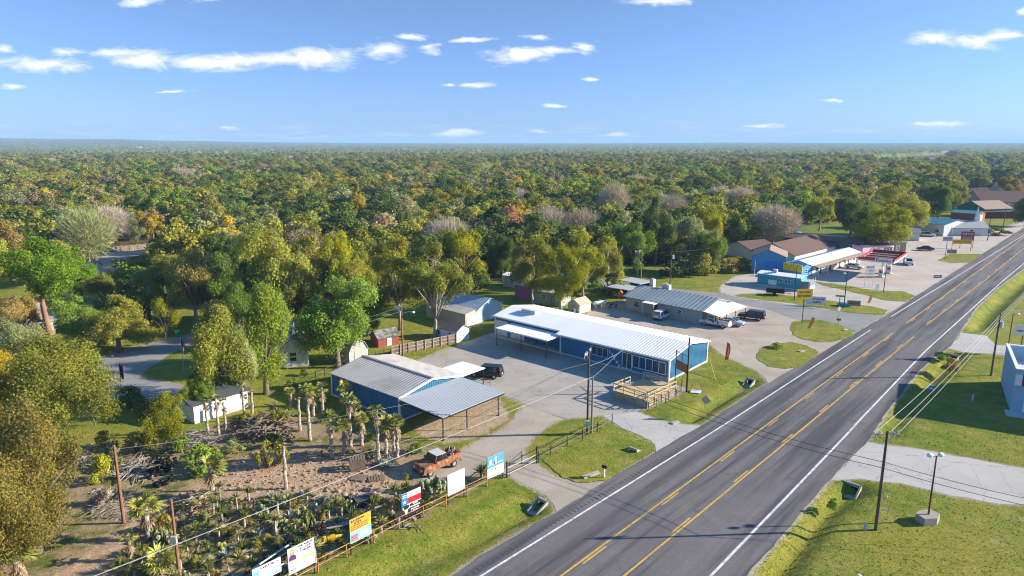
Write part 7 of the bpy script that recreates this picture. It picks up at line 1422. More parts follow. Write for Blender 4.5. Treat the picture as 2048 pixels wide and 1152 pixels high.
for label, px, py, top, r, c in (('pale green cable pedestal on the right lawn beside the crossarm pole', 1730, 1060, 1046, 0.13, (0.40, 0.50, 0.46)), ('pale pipe marker in the shade of the blue corner store', 1945, 801, 789, 0.14, (0.35, 0.52, 0.5)), ('white pedestal at the bottom edge of the right lawn', 1717, 1163, 1149, 0.16, (0.6, 0.62, 0.6))):
    g = G(px, py); b = MB(); h = hgt(px, py, top); b.tube([(0, 0, -0.1), (0, 0, h * 0.9), (0, 0, h)], [r, r, r * 0.7], 10); o = b.build('cable_pedestal', mat('pedestal_%d' % px, c, 0.5, 0.06), loc=g); o['label'] = label; o['category'] = 'pedestal'
g = G(1778, 1021); t = thing('marker_post', 'thin leaning white-tipped marker right of the crossarm pole', 'marker', g); b = MB(); b.tube([(0, 0, 0), (-0.35, 0, 1.3)], 0.025, 5); b.build('rod', pale_metal, t); b = MB(); b.ico((-0.38, 0, 1.4), 0.09, sub=1, sz=(1, 1, 1.8)); b.build('tip', sw, t)
g = G(1431, 760); b = MB(); a0 = G(1418, 738) - g; b.tube([(0, 0, 0.0), (a0.x, a0.y, 1.6)], 0.05, 6); o = b.build('guy_guard', mat('bollard_yellow', (0.62, 0.42, 0.06)), loc=g); o['label'] = 'yellow slanted guy guard by the blue gable wall'; o['category'] = 'guard'
# culvert ends
cm = mat('culvert_concrete', (0.36, 0.33, 0.28), 0.95, 0.2, 2.0, bump=0.4); mouth_shade = mat('culvert_mouth_shade', (0.012, 0.011, 0.010), 1.0)  # near-black block colour paints the shade inside the culvert mouth
def culvert(label, px, py, ang, W=1.3, z=-0.5):
    g = G(px, py); t = thing('culvert', label, 'culvert', (g.x, g.y, z), ang); b = MB()
    b.box(-W / 2, W / 2, 0, 0.18, 0.55, 0.85); b.prism([(-1.3, -0.1), (0.18, -0.1), (0.18, 0.85), (0, 0.85)], -W / 2 - 0.16, -W / 2, 'x') if False else None
    for s in (-1, 1): b.add([(s * W / 2, 0.18, -0.1), (s * (W / 2 + 0.16), 0.18, -0.1), (s * (W / 2 + 0.16), 0.18, 0.85), (s * W / 2, 0.18, 0.85), (s * W / 2, -1.5, -0.1), (s * (W / 2 + 0.16), -1.5, -0.1), (s * (W / 2 + 0.16), -1.5, 0.12), (s * W / 2, -1.5, 0.12)], [(0, 1, 2, 3), (4, 5, 6, 7), (0, 1, 5, 4), (1, 2, 6, 5), (2, 3, 7, 6), (3, 0, 4, 7)])
    b.box(-W / 2, W / 2, -1.5, 0.0, -0.12, -0.04); b.build('headwall', cm, t); b = MB(); b.box(-W / 2 + 0.1, W / 2 - 0.1, 0.02, 0.16, -0.04, 0.55); b.build('shaded_mouth', mouth_shade, t)
aD = aR - math.pi / 2
culvert('large concrete culvert end in the right verge ditch', 1703, 968, aR - math.pi / 2, 1.5, -0.75); culvert('concrete culvert in the grass of the near island', 1266, 902, aD + math.pi, 0.9, -0.42); culvert('culvert mouth at the caliche drive edge', 1084, 1006, aD, 0.9, -0.45); culvert('culvert mouth on the grass below the sign frame', 1501, 762, aD, 0.9, -0.45); culvert('culvert mouth on the right verge before the side driveway', 1908, 712, aD, 1.0, -0.6)
for i, (px, py, w_) in enumerate(((1182, 951, 2.2), (1350, 846, 1.2), (1603, 703, 1.3), (1690, 660, 1.2))):
    g = G(px, py); b = MB(); b.prism([(-w_ / 2, -0.25), (w_ / 2 * 0.9, -0.3), (w_ / 2, 0.22), (-w_ / 2 * 0.95, 0.28)], -0.1, 0.14); o = b.build('concrete_slab', cm, loc=(g.x, g.y, 0.03), rz=aR - 0.2); o['label'] = ['flat concrete slab on the near island by the mailbox', 'small concrete slab on the verge under the deck', 'concrete slab on the oval grass island', 'concrete slab on the sign island by the highway'][i]; o['category'] = 'slab'
g = G(1687, 612); t = thing('paddle_boat', 'small turquoise boat lying behind the lamp post', 'boat', g, -0.2); b = MB(); b.prism([(-1.3, 0.5), (-1.0, 0.05), (1.0, 0.05), (1.4, 0.55)], -0.55, 0.55, 'y'); b.build('hull', turq, t); b = MB(); b.box(-0.6, 0.4, -0.4, 0.4, 0.5, 0.85); b.build('seat', light_blue, t)
# ------------------------------------------------------------------ palms, yuccas and the clutter of the yard
frond_g = mat('palm_green', (0.25, 0.26, 0.05), 0.6, 0.3, 6.0); frond_y = mat('palm_yellow_green', (0.34, 0.32, 0.06), 0.6, 0.3, 6.0); frond_d = mat('dead_fronds', (0.33, 0.235, 0.14), 0.9, 0.3, 6.0); palm_bark = mat('palm_bark', (0.48, 0.40, 0.32), 0.95, 0.4, 9.0, c2=(0.24, 0.18, 0.14), k2=0.5, scale2=4.0)
def fan(mb, o, d, L, rr, droop=0.25, n=9):
    """one fan-shaped palm leaf on its stalk"""
    o, d = Vector(o), Vector(d).normalized(); s = d.cross(Vector((0, 0, 1))); s = s.normalized() if s.length > 1e-3 else Vector((1, 0, 0)); up_ = s.cross(d)
    c = o + d * L * 0.45; mb.add([o + s * 0.02, o - s * 0.02, c], [(0, 1, 2)])
    for k in range(n):
        a = (k / (n - 1) - 0.5) * 2.5; e = c + (d * math.cos(a) + s * math.sin(a)) * L * 0.6 * rr.uniform(0.85, 1.1) - Vector((0, 0, droop * L * rr.uniform(0.3, 1))); m_ = c + (e - c) * 0.55 + up_ * 0.03; w_ = (d * -math.sin(a) + s * math.cos(a)) * L * 0.06
        mb.add([c, m_ - w_, e, m_ + w_], [(0, 1, 2, 3)])
def palm_meshes(seed, h, nf, L, skirt, r0=0.16, mf=None):
    rr = random.Random(seed); out = []
    b = MB(); n = max(6, int(h / 0.22)); b.tube([(0.03 * math.sin(k), 0.03 * math.cos(k * 1.3), -0.1 + (h + 0.1) * k / n) for k in range(n + 1)], [r0 * (1.25 - 0.35 * k / n) * (1.12 if k % 2 else 0.9) for k in range(n + 1)], 9); out.append(('trunk', b.mesh('trunk', palm_bark)))
    b = MB()
    for k in range(nf): a = rr.uniform(0, 6.28); el = rr.uniform(-0.25, 1.25); fan(b, (0, 0, h), (math.cos(a) * math.cos(el), math.sin(a) * math.cos(el), math.sin(el)), L * rr.uniform(0.75, 1.1), rr)
    out.append(('fronds', b.mesh('fronds', mf or frond_g)))
    if skirt:
        b = MB()
        for k in range(skirt): a = rr.uniform(0, 6.28); z = h - rr.uniform(0.05, 0.8); fan(b, (0, 0, z), (math.cos(a) * 0.5, math.sin(a) * 0.5, -0.9), L * rr.uniform(0.6, 0.9), rr, 0.4, 6)
        out.append(('dead_fronds', b.mesh('dead_fronds', frond_d)))
    return out
PV = {}
def palm(label, px, py, top, L=1.0, nf=22, skirt=12, name='fan_palm', lean=0.0, mf=None, group=None, r0=0.17):
    g = G(px, py); h = max(0.5, hgt(px, py, top) - L * 0.55); key = (round(h * 2), nf, skirt, L, mf.name if mf else '', r0)
    if key not in PV: PV[key] = palm_meshes(len(PV), round(h * 2) / 2, nf, L, skirt, r0, mf)
    t = thing(name, label, 'palm', g, random.uniform(0, 6.28), group); t.rotation_euler.x = lean
    for nm, me in PV[key]: o = bpy.data.objects.new(nm, me); col.objects.link(o); o.parent = t
for i, (px, py, top, lab) in enumerate(((664, 917, 826, 'leafy green palm nearest the workshop wall corner, low fronds'), (689, 907, 846, 'short palm right behind the leafy green palm'), (702, 893, 790, 'tall ragged palm with a brown skirt, second of the workshop row'), (724, 891, 834, 'palm in the middle of the workshop row with a pale trunk'), (757, 919, 812, 'tall palm with thick pale trunk at the workshop corner'), (773, 909, 838, 'slim palm between the thick pale trunk and the carport'), (795, 915, 832, 'palm nearest the carport with bright fronds'), (788, 905, 838, 'palm just behind the one nearest the carport'), (646, 829, 763, 'bright palm before the rail fence at the workshop end'), (690, 812, 762, 'palm against the blue wall of the workshop'), (620, 881, 772, 'tall thin palm with hanging dead fronds left of the workshop'), (627, 832, 779, 'palm behind the tall thin one left of the workshop'), (712, 842, 800, 'small palm against the middle of the workshop wall'), (582, 812, 772, 'small palm near the white ranch house garden'))):
    palm(lab, px, py, top, 1.15 if i not in (12, 13) else 0.9, 24, 14 if i in (2, 10, 5) else 8, mf=frond_y if i % 2 else None)
for i, (px, py, top, lab) in enumerate(((298, 1079, 998, 'wide-crowned palm on the reddish track, twin trunks'), (426, 991, 918, 'bushy palm left of the cleared soil'), (40, 1172, 1092, 'big green palm at the lower left corner'), (326, 1168, 1105, 'yellow-green palm right of the white-box pole'), (416, 866, 792, 'leftmost palm before the white garage'), (438, 871, 786, 'second palm before the white garage'), (452, 862, 795, 'thin palm before the white garage'), (489, 836, 770, 'palm at the right end of the white garage'), (262, 1120, 1068, 'shaggy palm stump beside the reddish track'))):
    palm(lab, px, py, top, 1.5 if i < 4 else 0.8, 30 if i < 4 else 12, 10, mf=frond_y if i in (0, 3) else None, r0=0.2 if i < 4 else 0.13)
g = G(285, 1082)
for px, py, top, lab in ((572, 978, 893, 'bare headless palm trunk standing by the cleared soil'), (516 * 0 + 600, 862, 800, 'bare thin trunk left of the workshop palms'), (506, 842, 785, 'bare trunk right of the white garage')):
    g = G(px, py); h = hgt(px, py, top); t = thing('bare_palm_trunk', lab, 'palm trunk', g); n = 14; b = MB(); b.tube([(0.04 * math.sin(k), 0.012 * k, h * k / n) for k in range(n + 1)], [0.17 * (1.1 if k % 2 else 0.92) * (1.1 - 0.25 * k / n) for k in range(n + 1)], 8); b.build('trunk', palm_bark, t); b = MB(); rr = random.Random(3)
    for k in range(4): fan(b, (0, 0.15, h), (math.cos(k * 1.7), math.sin(k * 1.7), 0.5), 0.5, rr)
    b.build('stub_leaves', frond_d, t)
# rosettes
def rosette(seed, n, L, w_, el=(0.2, 1.3), curve=0.15):
    rr = random.Random(seed); b = MB()
    for k in range(n):
        a = rr.uniform(0, 6.28); e = rr.uniform(*el); l = L * rr.uniform(0.75, 1.1); d = Vector((math.cos(a) * math.cos(e), math.sin(a) * math.cos(e), math.sin(e))); s = Vector((-math.sin(a), math.cos(a), 0)) * w_; m_ = d * l * 0.45 + Vector((0, 0, 0.02)); tip = d * l - Vector((0, 0, curve * l))
        b.add([s * 0.6, -s * 0.6, m_ - s, tip, m_ + s], [(0, 1, 2, 3, 4)])
    return b
green_l = [mat('yucca_green', (0.17, 0.20, 0.05), 0.6, 0.3, 5), mat('agave_blue', (0.26, 0.31, 0.26), 0.6, 0.2, 5), mat('sotol_yellow', (0.36, 0.33, 0.12), 0.6, 0.3, 5), mat('cactus_sage', (0.25, 0.28, 0.13), 0.7, 0.3, 5)]
RM = dict(yucca=[rosette(s, 70, 0.85, 0.028, (0.1, 1.45), 0.05).mesh('leaves', green_l[0]) for s in (1, 2)], agave=[rosette(s, 34, 0.75, 0.075, (0.15, 1.3), 0.02).mesh('leaves', green_l[1]) for s in (3, 4)], sotol=[rosette(s, 80, 0.8, 0.022, (0.2, 1.4), 0.2).mesh('leaves', green_l[2]) for s in (5, 6)])
st_b = MB(); st_b.tube([(0, 0, -0.05), (0.02, 0, 0.5), (0, 0, 1.0)], [0.11, 0.1, 0.08], 8); stem_m = st_b.mesh('stem', palm_bark)
def prickly(seed):
    rr = random.Random(seed); b = MB()
    for k in range(26):
        x, y, z = rr.uniform(-.6, .6), rr.uniform(-.6, .6), rr.uniform(0.1, 0.9); b.ico((x, y, z * (1 - 0.5 * math.hypot(x, y))), 0.19, sub=1, sz=(rr.uniform(.3, 1), rr.uniform(.3, 1), 1.2))
    return b.mesh('pads', green_l[3])
PM = [prickly(1), prickly(2)]
def spiky(kind_, x, y, s, stem, label, group):
    t = thing({'yucca': 'yucca', 'agave': 'agave', 'sotol': 'sotol', 'prickly': 'prickly_pear'}[kind_], label, 'plant', (x, y, 0), random.uniform(0, 6.28), group); t.scale = (s, s, s)
    if kind_ == 'prickly': o = bpy.data.objects.new('pads', random.choice(PM)); col.objects.link(o); o.parent = t; return t
    o = bpy.data.objects.new('leaves', random.choice(RM[kind_])); col.objects.link(o); o.parent = t
    if stem: o.location.z = stem / s; k = bpy.data.objects.new('stem', stem_m); col.objects.link(k); k.parent = t; k.scale = (1, 1, stem / s)
    return t
yard_px = [(150,1150),(300,1045),(430,1000),(560,995),(640,1000),(700,1010),(800,1000),(860,985),(890,990),(870,1015),(800,1050),(700,1098),(600,1150),(560,1180),(200,1200)]
yp = P2(yard_px); trk = poly_track; rr = random.Random(12); placed = []
bx = [min(p[0] for p in yp), max(p[0] for p in yp)]; by = [min(p[1] for p in yp), max(p[1] for p in yp)]
nm = {'yucca': 'green spiky yucca', 'agave': 'blue-grey agave', 'sotol': 'yellow-green sotol', 'prickly': 'sage prickly pear clump'}
cnt = 0
while cnt < 150:
    x, y = rr.uniform(*bx), rr.uniform(*by)
    if not inpoly(x, y, yp) or inpoly(x, y, trk): continue
    if any(math.hypot(x - a, y - b_) < 0.95 for a, b_ in placed): continue
    placed.append((x, y)); cnt += 1; k = rr.choice(['yucca', 'yucca', 'yucca', 'agave', 'sotol', 'sotol', 'sotol', 'prickly']); p = PIX((x, y, 0)); stem = rr.choice([0, 0, 0, 0.5, 0.9, 1.4]) if k in ('yucca', 'sotol') else 0
    where = 'left part' if p[0] < 470 else ('middle part' if p[0] < 660 else 'billboard side')
    spiky(k, x, y, rr.uniform(0.7, 1.35), stem, '%s %s in the %s of the cactus yard' % (nm[k], 'on a short trunk' if stem else 'low', where), '%s %s, %s' % (nm[k], 'on trunks' if stem else 'on the ground', where))
for px, py, k, s, stem, lab in ((962, 955, 'yucca', 1.5, 0.5, 'dark green yucca in a pot left of the blue house billboard'), (760, 930, 'agave', 1.3, 0, 'blue agave left of the rusty truck, first of the group'), (775, 936, 'agave', 1.4, 0, 'blue agave left of the rusty truck, second of the group'), (783, 925, 'agave', 1.2, 0, 'blue agave left of the rusty truck, rear one'), (820, 908, 'agave', 1.4, 0, 'large blue agave at the edge of the carport grass'), (862, 985, 'prickly', 1.6, 0, 'pale prickly pear mound behind the blank white billboard'), (872, 978, 'prickly', 1.4, 0, 'second prickly pear mound behind the blank white billboard'), (598, 1000, 'agave', 1.3, 0, 'blue agave cluster in the middle of the yard'), (612, 995, 'agave', 1.2, 0, 'blue agave right of the yard middle cluster')):
    q = G(px, py); spiky(k, q.x, q.y, s, stem, lab, None) if False else spiky(k, q.x, q.y, s, stem, lab, 'single plants around the yard edges')
# golden barrel cactus, as two bunches of pots
for px0, py0, n in ((440, 1065, 9), (448, 1096, 14)):
    for k in range(n):
        q = G(px0 + rr.uniform(-14, 14), py0 + rr.uniform(-5, 5)); b = MB(); b.ico((0, 0, 0.17), 0.19, sub=2, sz=(1, 1, 0.95)); o = b.build('barrel_cactus', mat('barrel_yellow', (0.33, 0.30, 0.07), 0.8, 0.3, 12), loc=q); o['label'] = 'round yellow barrel cactus in the %s bunch by the white-box pole' % ('upper' if n == 9 else 'lower'); o['category'] = 'cactus'; o['group'] = 'barrel cacti, %s bunch' % ('upper' if n == 9 else 'lower')
# pots, tyres, rocks, logs, planks
def pot(x, y, r, h): b = MB(); b.tube([(0, 0, 0), (0, 0, h * 0.9), (0, 0, h)], [r * 0.75, r, r * 1.06], 10, caps=False); b.add([(r * 0.9 * math.cos(2 * math.pi * k / 10), r * 0.9 * math.sin(2 * math.pi * k / 10), h * 0.85) for k in range(10)], [list(range(10))]); return b.build('plant_pot', mat('pot_black', (0.018, 0.018, 0.02), 0.6, 0.1), loc=(x, y, 0))
for k in range(30):
    q = G(rr.uniform(288, 356), rr.uniform(918, 968)); o = pot(q.x, q.y, rr.uniform(0.16, 0.32), rr.uniform(0.3, 0.55)); o['label'] = 'black nursery pot in the heap below the grey brush'; o['category'] = 'pot'; o['group'] = 'black nursery pots heap'
for k in range(6):
    q = G(rr.uniform(310, 335), rr.uniform(968, 977)); o = pot(q.x, q.y, 0.22, 0.42); o['label'] = 'blue-black pot in the small stack by the green patch'; o['category'] = 'pot'; o['group'] = 'blue-black pots by the green patch'
rockm = mat('yard_rock', (0.34, 0.26, 0.19), 0.95, 0.25, 3.0, bump=0.4); clod = mat('soil_clod', (0.33, 0.21, 0.125), 1.0, 0.25, 4.0, bump=0.5)
for k in range(34):
    px, py = rr.choice(((rr.uniform(640, 900), rr.uniform(975, 1040)), (rr.uniform(230, 560), rr.uniform(1020, 1140)))); q = G(px, py)
    if inpoly(q.x, q.y, trk): continue
    b = MB(); b.ico((0, 0, 0.08), rr.uniform(0.15, 0.38), sub=2, jit=0.08, sz=(1.2, 0.9, 0.7)); o = b.build('rock', rockm, loc=q); o['label'] = 'tan rock lying in the %s of the cactus yard' % ('right half' if px > 600 else 'left half'); o['category'] = 'rock'; o['group'] = 'rocks, %s' % ('right half of the yard' if px > 600 else 'left half of the yard')
b = MB(); cl = 0
while cl < 700:
    q = G(rr.uniform(430, 780), rr.uniform(905, 985))
    if not inpoly(q.x, q.y, poly_dirtyard): continue
    s = 0.05 + 0.16 * rr.random() ** 2; b.ico((q.x, q.y, s * 0.1), s, sub=1, jit=0.25, sz=(1.3, 1.0, 0.7)); cl += 1
o = b.build('soil_clods', clod); o['kind'] = 'stuff'; o['label'] = 'turned clods of reddish soil in the cleared part of the yard'; o['category'] = 'soil'
for i, (px, py) in enumerate(((690, 1002), (700, 1006), (588, 1086), (540, 1122))):
    q = G(px, py); b = MB(); n = 16; b.tube([(0.42 * math.cos(2 * math.pi * k / n), 0.42 * math.sin(2 * math.pi * k / n), 0.14) for k in range(n + 1)], 0.16, 8, caps=False); o = b.build('tyre_casing', tyre_m, loc=q, rz=0.2); o['label'] = ['left tyre of the two flat on the soil by the black chest', 'right tyre of the two flat on the soil by the black chest', 'tyre lying behind the portrait billboard', 'tyre lying behind the RJ billboard'][i]; o['category'] = 'tyre'
def stick_pile(label, px0, px1, py0, py1, n, hgt_, L, m, name='brush_pile', r=(0.02, 0.07), seed=1):
    r_2 = random.Random(seed); b = MB(); c = G((px0 + px1) / 2, (py0 + py1) / 2)
    for k in range(n):
        q = G(r_2.uniform(px0, px1), r_2.uniform(py0, py1)) - c; a = r_2.uniform(0, 6.28); l = L * r_2.uniform(0.4, 1.2); z = r_2.uniform(0.03, hgt_) * max(0.15, 1 - abs(q.x) / (abs(G(px1, py1).x - G(px0, py1).x) * 0.6)); d = Vector((math.cos(a), math.sin(a), r_2.uniform(-0.3, 0.45))) * l / 2; p = Vector((q.x, q.y, z)); k1 = p - d; k2 = p + d; k1.z = max(k1.z, 0.02); k2.z = max(k2.z, 0.02); rr_ = r_2.uniform(*r); b.tube([k1, p + Vector((r_2.uniform(-.1, .1), r_2.uniform(-.1, .1), 0.05)), k2], [rr_, rr_ * 0.85, rr_ * 0.5], 5)
    o = b.build(name, m, loc=c); o['label'] = label; o['category'] = 'brush pile'; o['kind'] = 'stuff'
drift = mat('grey_deadwood', (0.30, 0.255, 0.215), 0.95, 0.3, 3); driftb = mat('brown_deadwood', (0.20, 0.145, 0.10), 0.95, 0.3, 3); pale_d = mat('pale_brush', (0.42, 0.37, 0.31), 0.95, 0.25, 3)
stick_pile('heap of grey-brown roots and stumps behind the cleared soil', 470, 585, 835, 885, 380, 1.9, 1.7, driftb, r=(0.02, 0.12), seed=2)
stick_pile('pale dead brush heap beside the brown-gold oak', 150, 225, 895, 935, 260, 1.0, 2.0, pale_d, r=(0.012, 0.05), seed=3)
stick_pile('grey logs and branches stacked left of the bare reddish pole', 225, 300, 925, 960, 230, 0.7, 2.2, drift, r=(0.012, 0.06), seed=4)
stick_pile('tan dry palm litter heap above the white-box pole', 360, 420, 990, 1035, 200, 1.0, 1.6, mat('palm_litter', (0.34, 0.25, 0.15), 0.95, 0.3, 4), seed=5)
stick_pile('light grey branches under the lime mesquite', 340, 430, 870, 905, 220, 0.9, 2.2, drift, r=(0.012, 0.05), seed=6)
stick_pile('brown litter around the foot of the workshop palms', 640, 800, 895, 930, 110, 0.25, 1.2, driftb, seed=7)
stick_pile('twigs and litter in the middle of the cactus yard', 430, 640, 1000, 1090, 260, 0.22, 1.1, driftb, seed=8)
stick_pile('dry debris strewn between the cleared soil and the billboards', 620, 840, 990, 1060, 240, 0.2, 1.2, drift, seed=18)
stick_pile('litter and fronds along the reddish track', 250, 420, 1000, 1130, 200, 0.2, 1.0, driftb, seed=19)
stick_pile('grey scrap branches at the left of the reddish track', 180, 260, 980, 1040, 240, 0.5, 1.4, drift, r=(0.01, 0.04), seed=9)
for i, (px, py, L, a, r_) in enumerate(((700, 1045, 4.0, 0.55, 0.07), (712, 1041, 4.2, 0.6, 0.07), (690, 1052, 3.6, 0.5, 0.06), (724, 1030, 4.5, 0.62, 0.08), (676, 1060, 3.0, 0.4, 0.06))):
    q = G(px, py); b = MB(); b.box(-L / 2, L / 2, -0.11, 0.11, 0.04, 0.10); o = b.build('old_plank', mat('grey_plank', (0.34, 0.29, 0.25), 0.9, 0.25, 2), loc=(q.x, q.y, 0.02 + 0.07 * i), rz=a); o['label'] = 'weathered plank, number %s from the top of the stack behind the sea-blue billboard' % ('five', 'four', 'three', 'two', 'one')[i]; o['label'] = ['bottom weathered plank behind the sea-blue billboard', 'second weathered plank behind the sea-blue billboard', 'short weathered plank nearest the sea-blue billboard', 'longest weathered plank beside the black chest', 'loose short plank left of the sea-blue billboard'][i]; o['category'] = 'plank'
q = G(730, 1010); t = thing('black_chest', 'black steel chest lying open beside the planks', 'chest', q, 0.6); b = MB(); b.box(-0.9, 0.9, -0.5, 0.5, 0, 0.75); b.build('box', mat('chest_black', (0.03, 0.03, 0.032), 0.6, 0.1), t); b = MB(); b.slab((-0.95, -0.55, 0.8), (0.95, -0.55, 0.8), (0.95, 0.55, 0.84), (-0.95, 0.55, 0.84), 0.06); b.build('lid', mat('chest_lid', (0.09, 0.085, 0.08), 0.7, 0.2, 2), t)
for i, (px, py, a, lab) in enumerate(((715, 938, 0.3, 'brown wooden crate standing on the cleared soil'), (718, 957, -0.2, 'low pallet lying on the cleared soil below the crate'), (752, 958, 0.3, 'tilted pallet of scrap beside the blue agaves'))):
    q = G(px, py); t = thing('wooden_pallet' if i else 'wooden_crate', lab, 'pallet' if i else 'crate', q, a); n = 6
    for k in range(3): b = MB(); y = -0.6 + k * 0.55; b.box(-0.75, 0.75, y, y + 0.1, 0.0, 0.1 if i else 1.2); b.build('runner', driftb, t)
    b = MB()
    for k in range(n): x = -0.75 + k * 0.27; b.box(x, x + 0.2, -0.62, 0.62, 0.104 if i else 1.204, 0.14 if i else 1.25)
    b.build('slats', driftb, t)
# long pipes and a dark frame tower behind the lower billboards
for i, (a_, b_, z, c) in enumerate((((505, 1160), (585, 1110), 0.9, 'pale'), ((500, 1168), (588, 1118), 0.75, 'blue'), ((512, 1172), (600, 1128), 0.6, 'pale'))):
    p, q = G(*a_), G(*b_); b = MB(); p.z = q.z = 0; d = q - p; b.tube([(0, 0, z), (d.x, d.y, z + 0.2)], 0.07, 8); o = b.build('long_pipe', mat('pipe_%s' % c, (0.55, 0.55, 0.56) if c == 'pale' else (0.25, 0.36, 0.50), 0.5, 0.1), loc=p); o['label'] = ['topmost pale pipe of the rack behind the RJ billboard', 'blue pipe of the rack behind the RJ billboard', 'lowest pale pipe of the rack behind the RJ billboard'][i]; o['category'] = 'pipe'
q = G(545, 1150); t = thing('pipe_rack', 'steel rack holding long pipes behind the RJ billboard', 'rack', q, 0.8)
for x in (-1.6, 1.6): b = MB(); b.tube([(x, -0.4, 0), (x, -0.4, 1.1)], 0.04, 6); b.build('upright', black_steel, t); b = MB(); b.tube([(x, 0.4, 0), (x, 0.4, 1.1)], 0.04, 6); b.build('upright', black_steel, t); b = MB(); b.tube([(x, -0.4, 0.5), (x, 0.4, 0.5)], 0.04, 6); b.build('crossbar', black_steel, t)
for i, (px, py) in enumerate(((648, 1085), (626, 1075))):
    q = G(px, py); b = MB()
    for x, y in ((-.5, -.4), (.5, -.4), (.5, .4), (-.5, .4)): b.tube([(x, y, 0), (0, 0, 2.0)], 0.05, 6)
    b.tube([(-.3, -.25, .8), (.3, -.25, .8), (.3, .25, .8), (-.3, .25, .8), (-.3, -.25, .8)], 0.035, 5); o = b.build('steel_tower', black_steel, loc=q); o['label'] = ['black steel frame tower beside the yellow hitch scrap', 'black steel frame tower left of the yellow scrap'][i]; o['category'] = 'frame'
q = G(660, 1082); b = MB(); b.box(-0.7, 0.5, -0.25, 0.25, 0.1, 0.4); b.tube([(0.5, 0, 0.3), (1.1, 0.1, 0.15)], 0.12, 6); b.ico((-0.5, 0, 0.45), 0.3, sub=1); o = b.build('yellow_scrap', mat('scrap_yellow', (0.6, 0.38, 0.02), 0.6, 0.15), loc=q, rz=0.5); o['label'] = 'bright yellow machine part by the black frame tower'; o['category'] = 'scrap'
q = G(585, 1100); b = MB(); n = 18; b.tube([(0.6 * math.cos(2 * math.pi * k / n), 0, 0.65 + 0.6 * math.sin(2 * math.pi * k / n)) for k in range(n + 1)], 0.12, 8, caps=False); b.tube([(0, -0.08, 0.65), (0, 0.08, 0.65)], 0.35, 12); o = b.build('tyre_casing', tyre_m, loc=q, rz=0.3); o['label'] = 'big tyre standing upright above the portrait billboard'; o['category'] = 'tyre'
# shrubs
SH = [crown_mesh('shrub_leaves', s, 8, 1700, 0.085, 0.0, 1.7) for s in (91, 92, 93)]; shs = MB(); 
for k in range(5): a = k * 1.26; shs.tube([(0, 0, -0.02), (math.cos(a) * .3, math.sin(a) * .3, 0.6), (math.cos(a) * .55, math.sin(a) * .55, 1.1)], [.05, .035, .015], 5)
SHT = shs.mesh('stems', bark)
def shrub(label, px, py, wpx, hpx, tint, group=None, x=None, y=None):
    g = G(px, py) if x is None else Vector((x, y, 0)); s = (g.y * CT + H * ST) / F; t = thing('shrub', label, 'shrub', g, random.uniform(0, 6.28), group)
    o = bpy.data.objects.new('leaves', random.choice(SH)); col.objects.link(o); o.parent = t; w_, h = wpx * s / 2, hpx * s * 1.03 / 1.7; o.scale = (w_, w_, h); o['tint'] = [*T_[tint]]
    k = bpy.data.objects.new('stems', SHT); col.objects.link(k); k.parent = t; k.scale = (w_, w_, h)
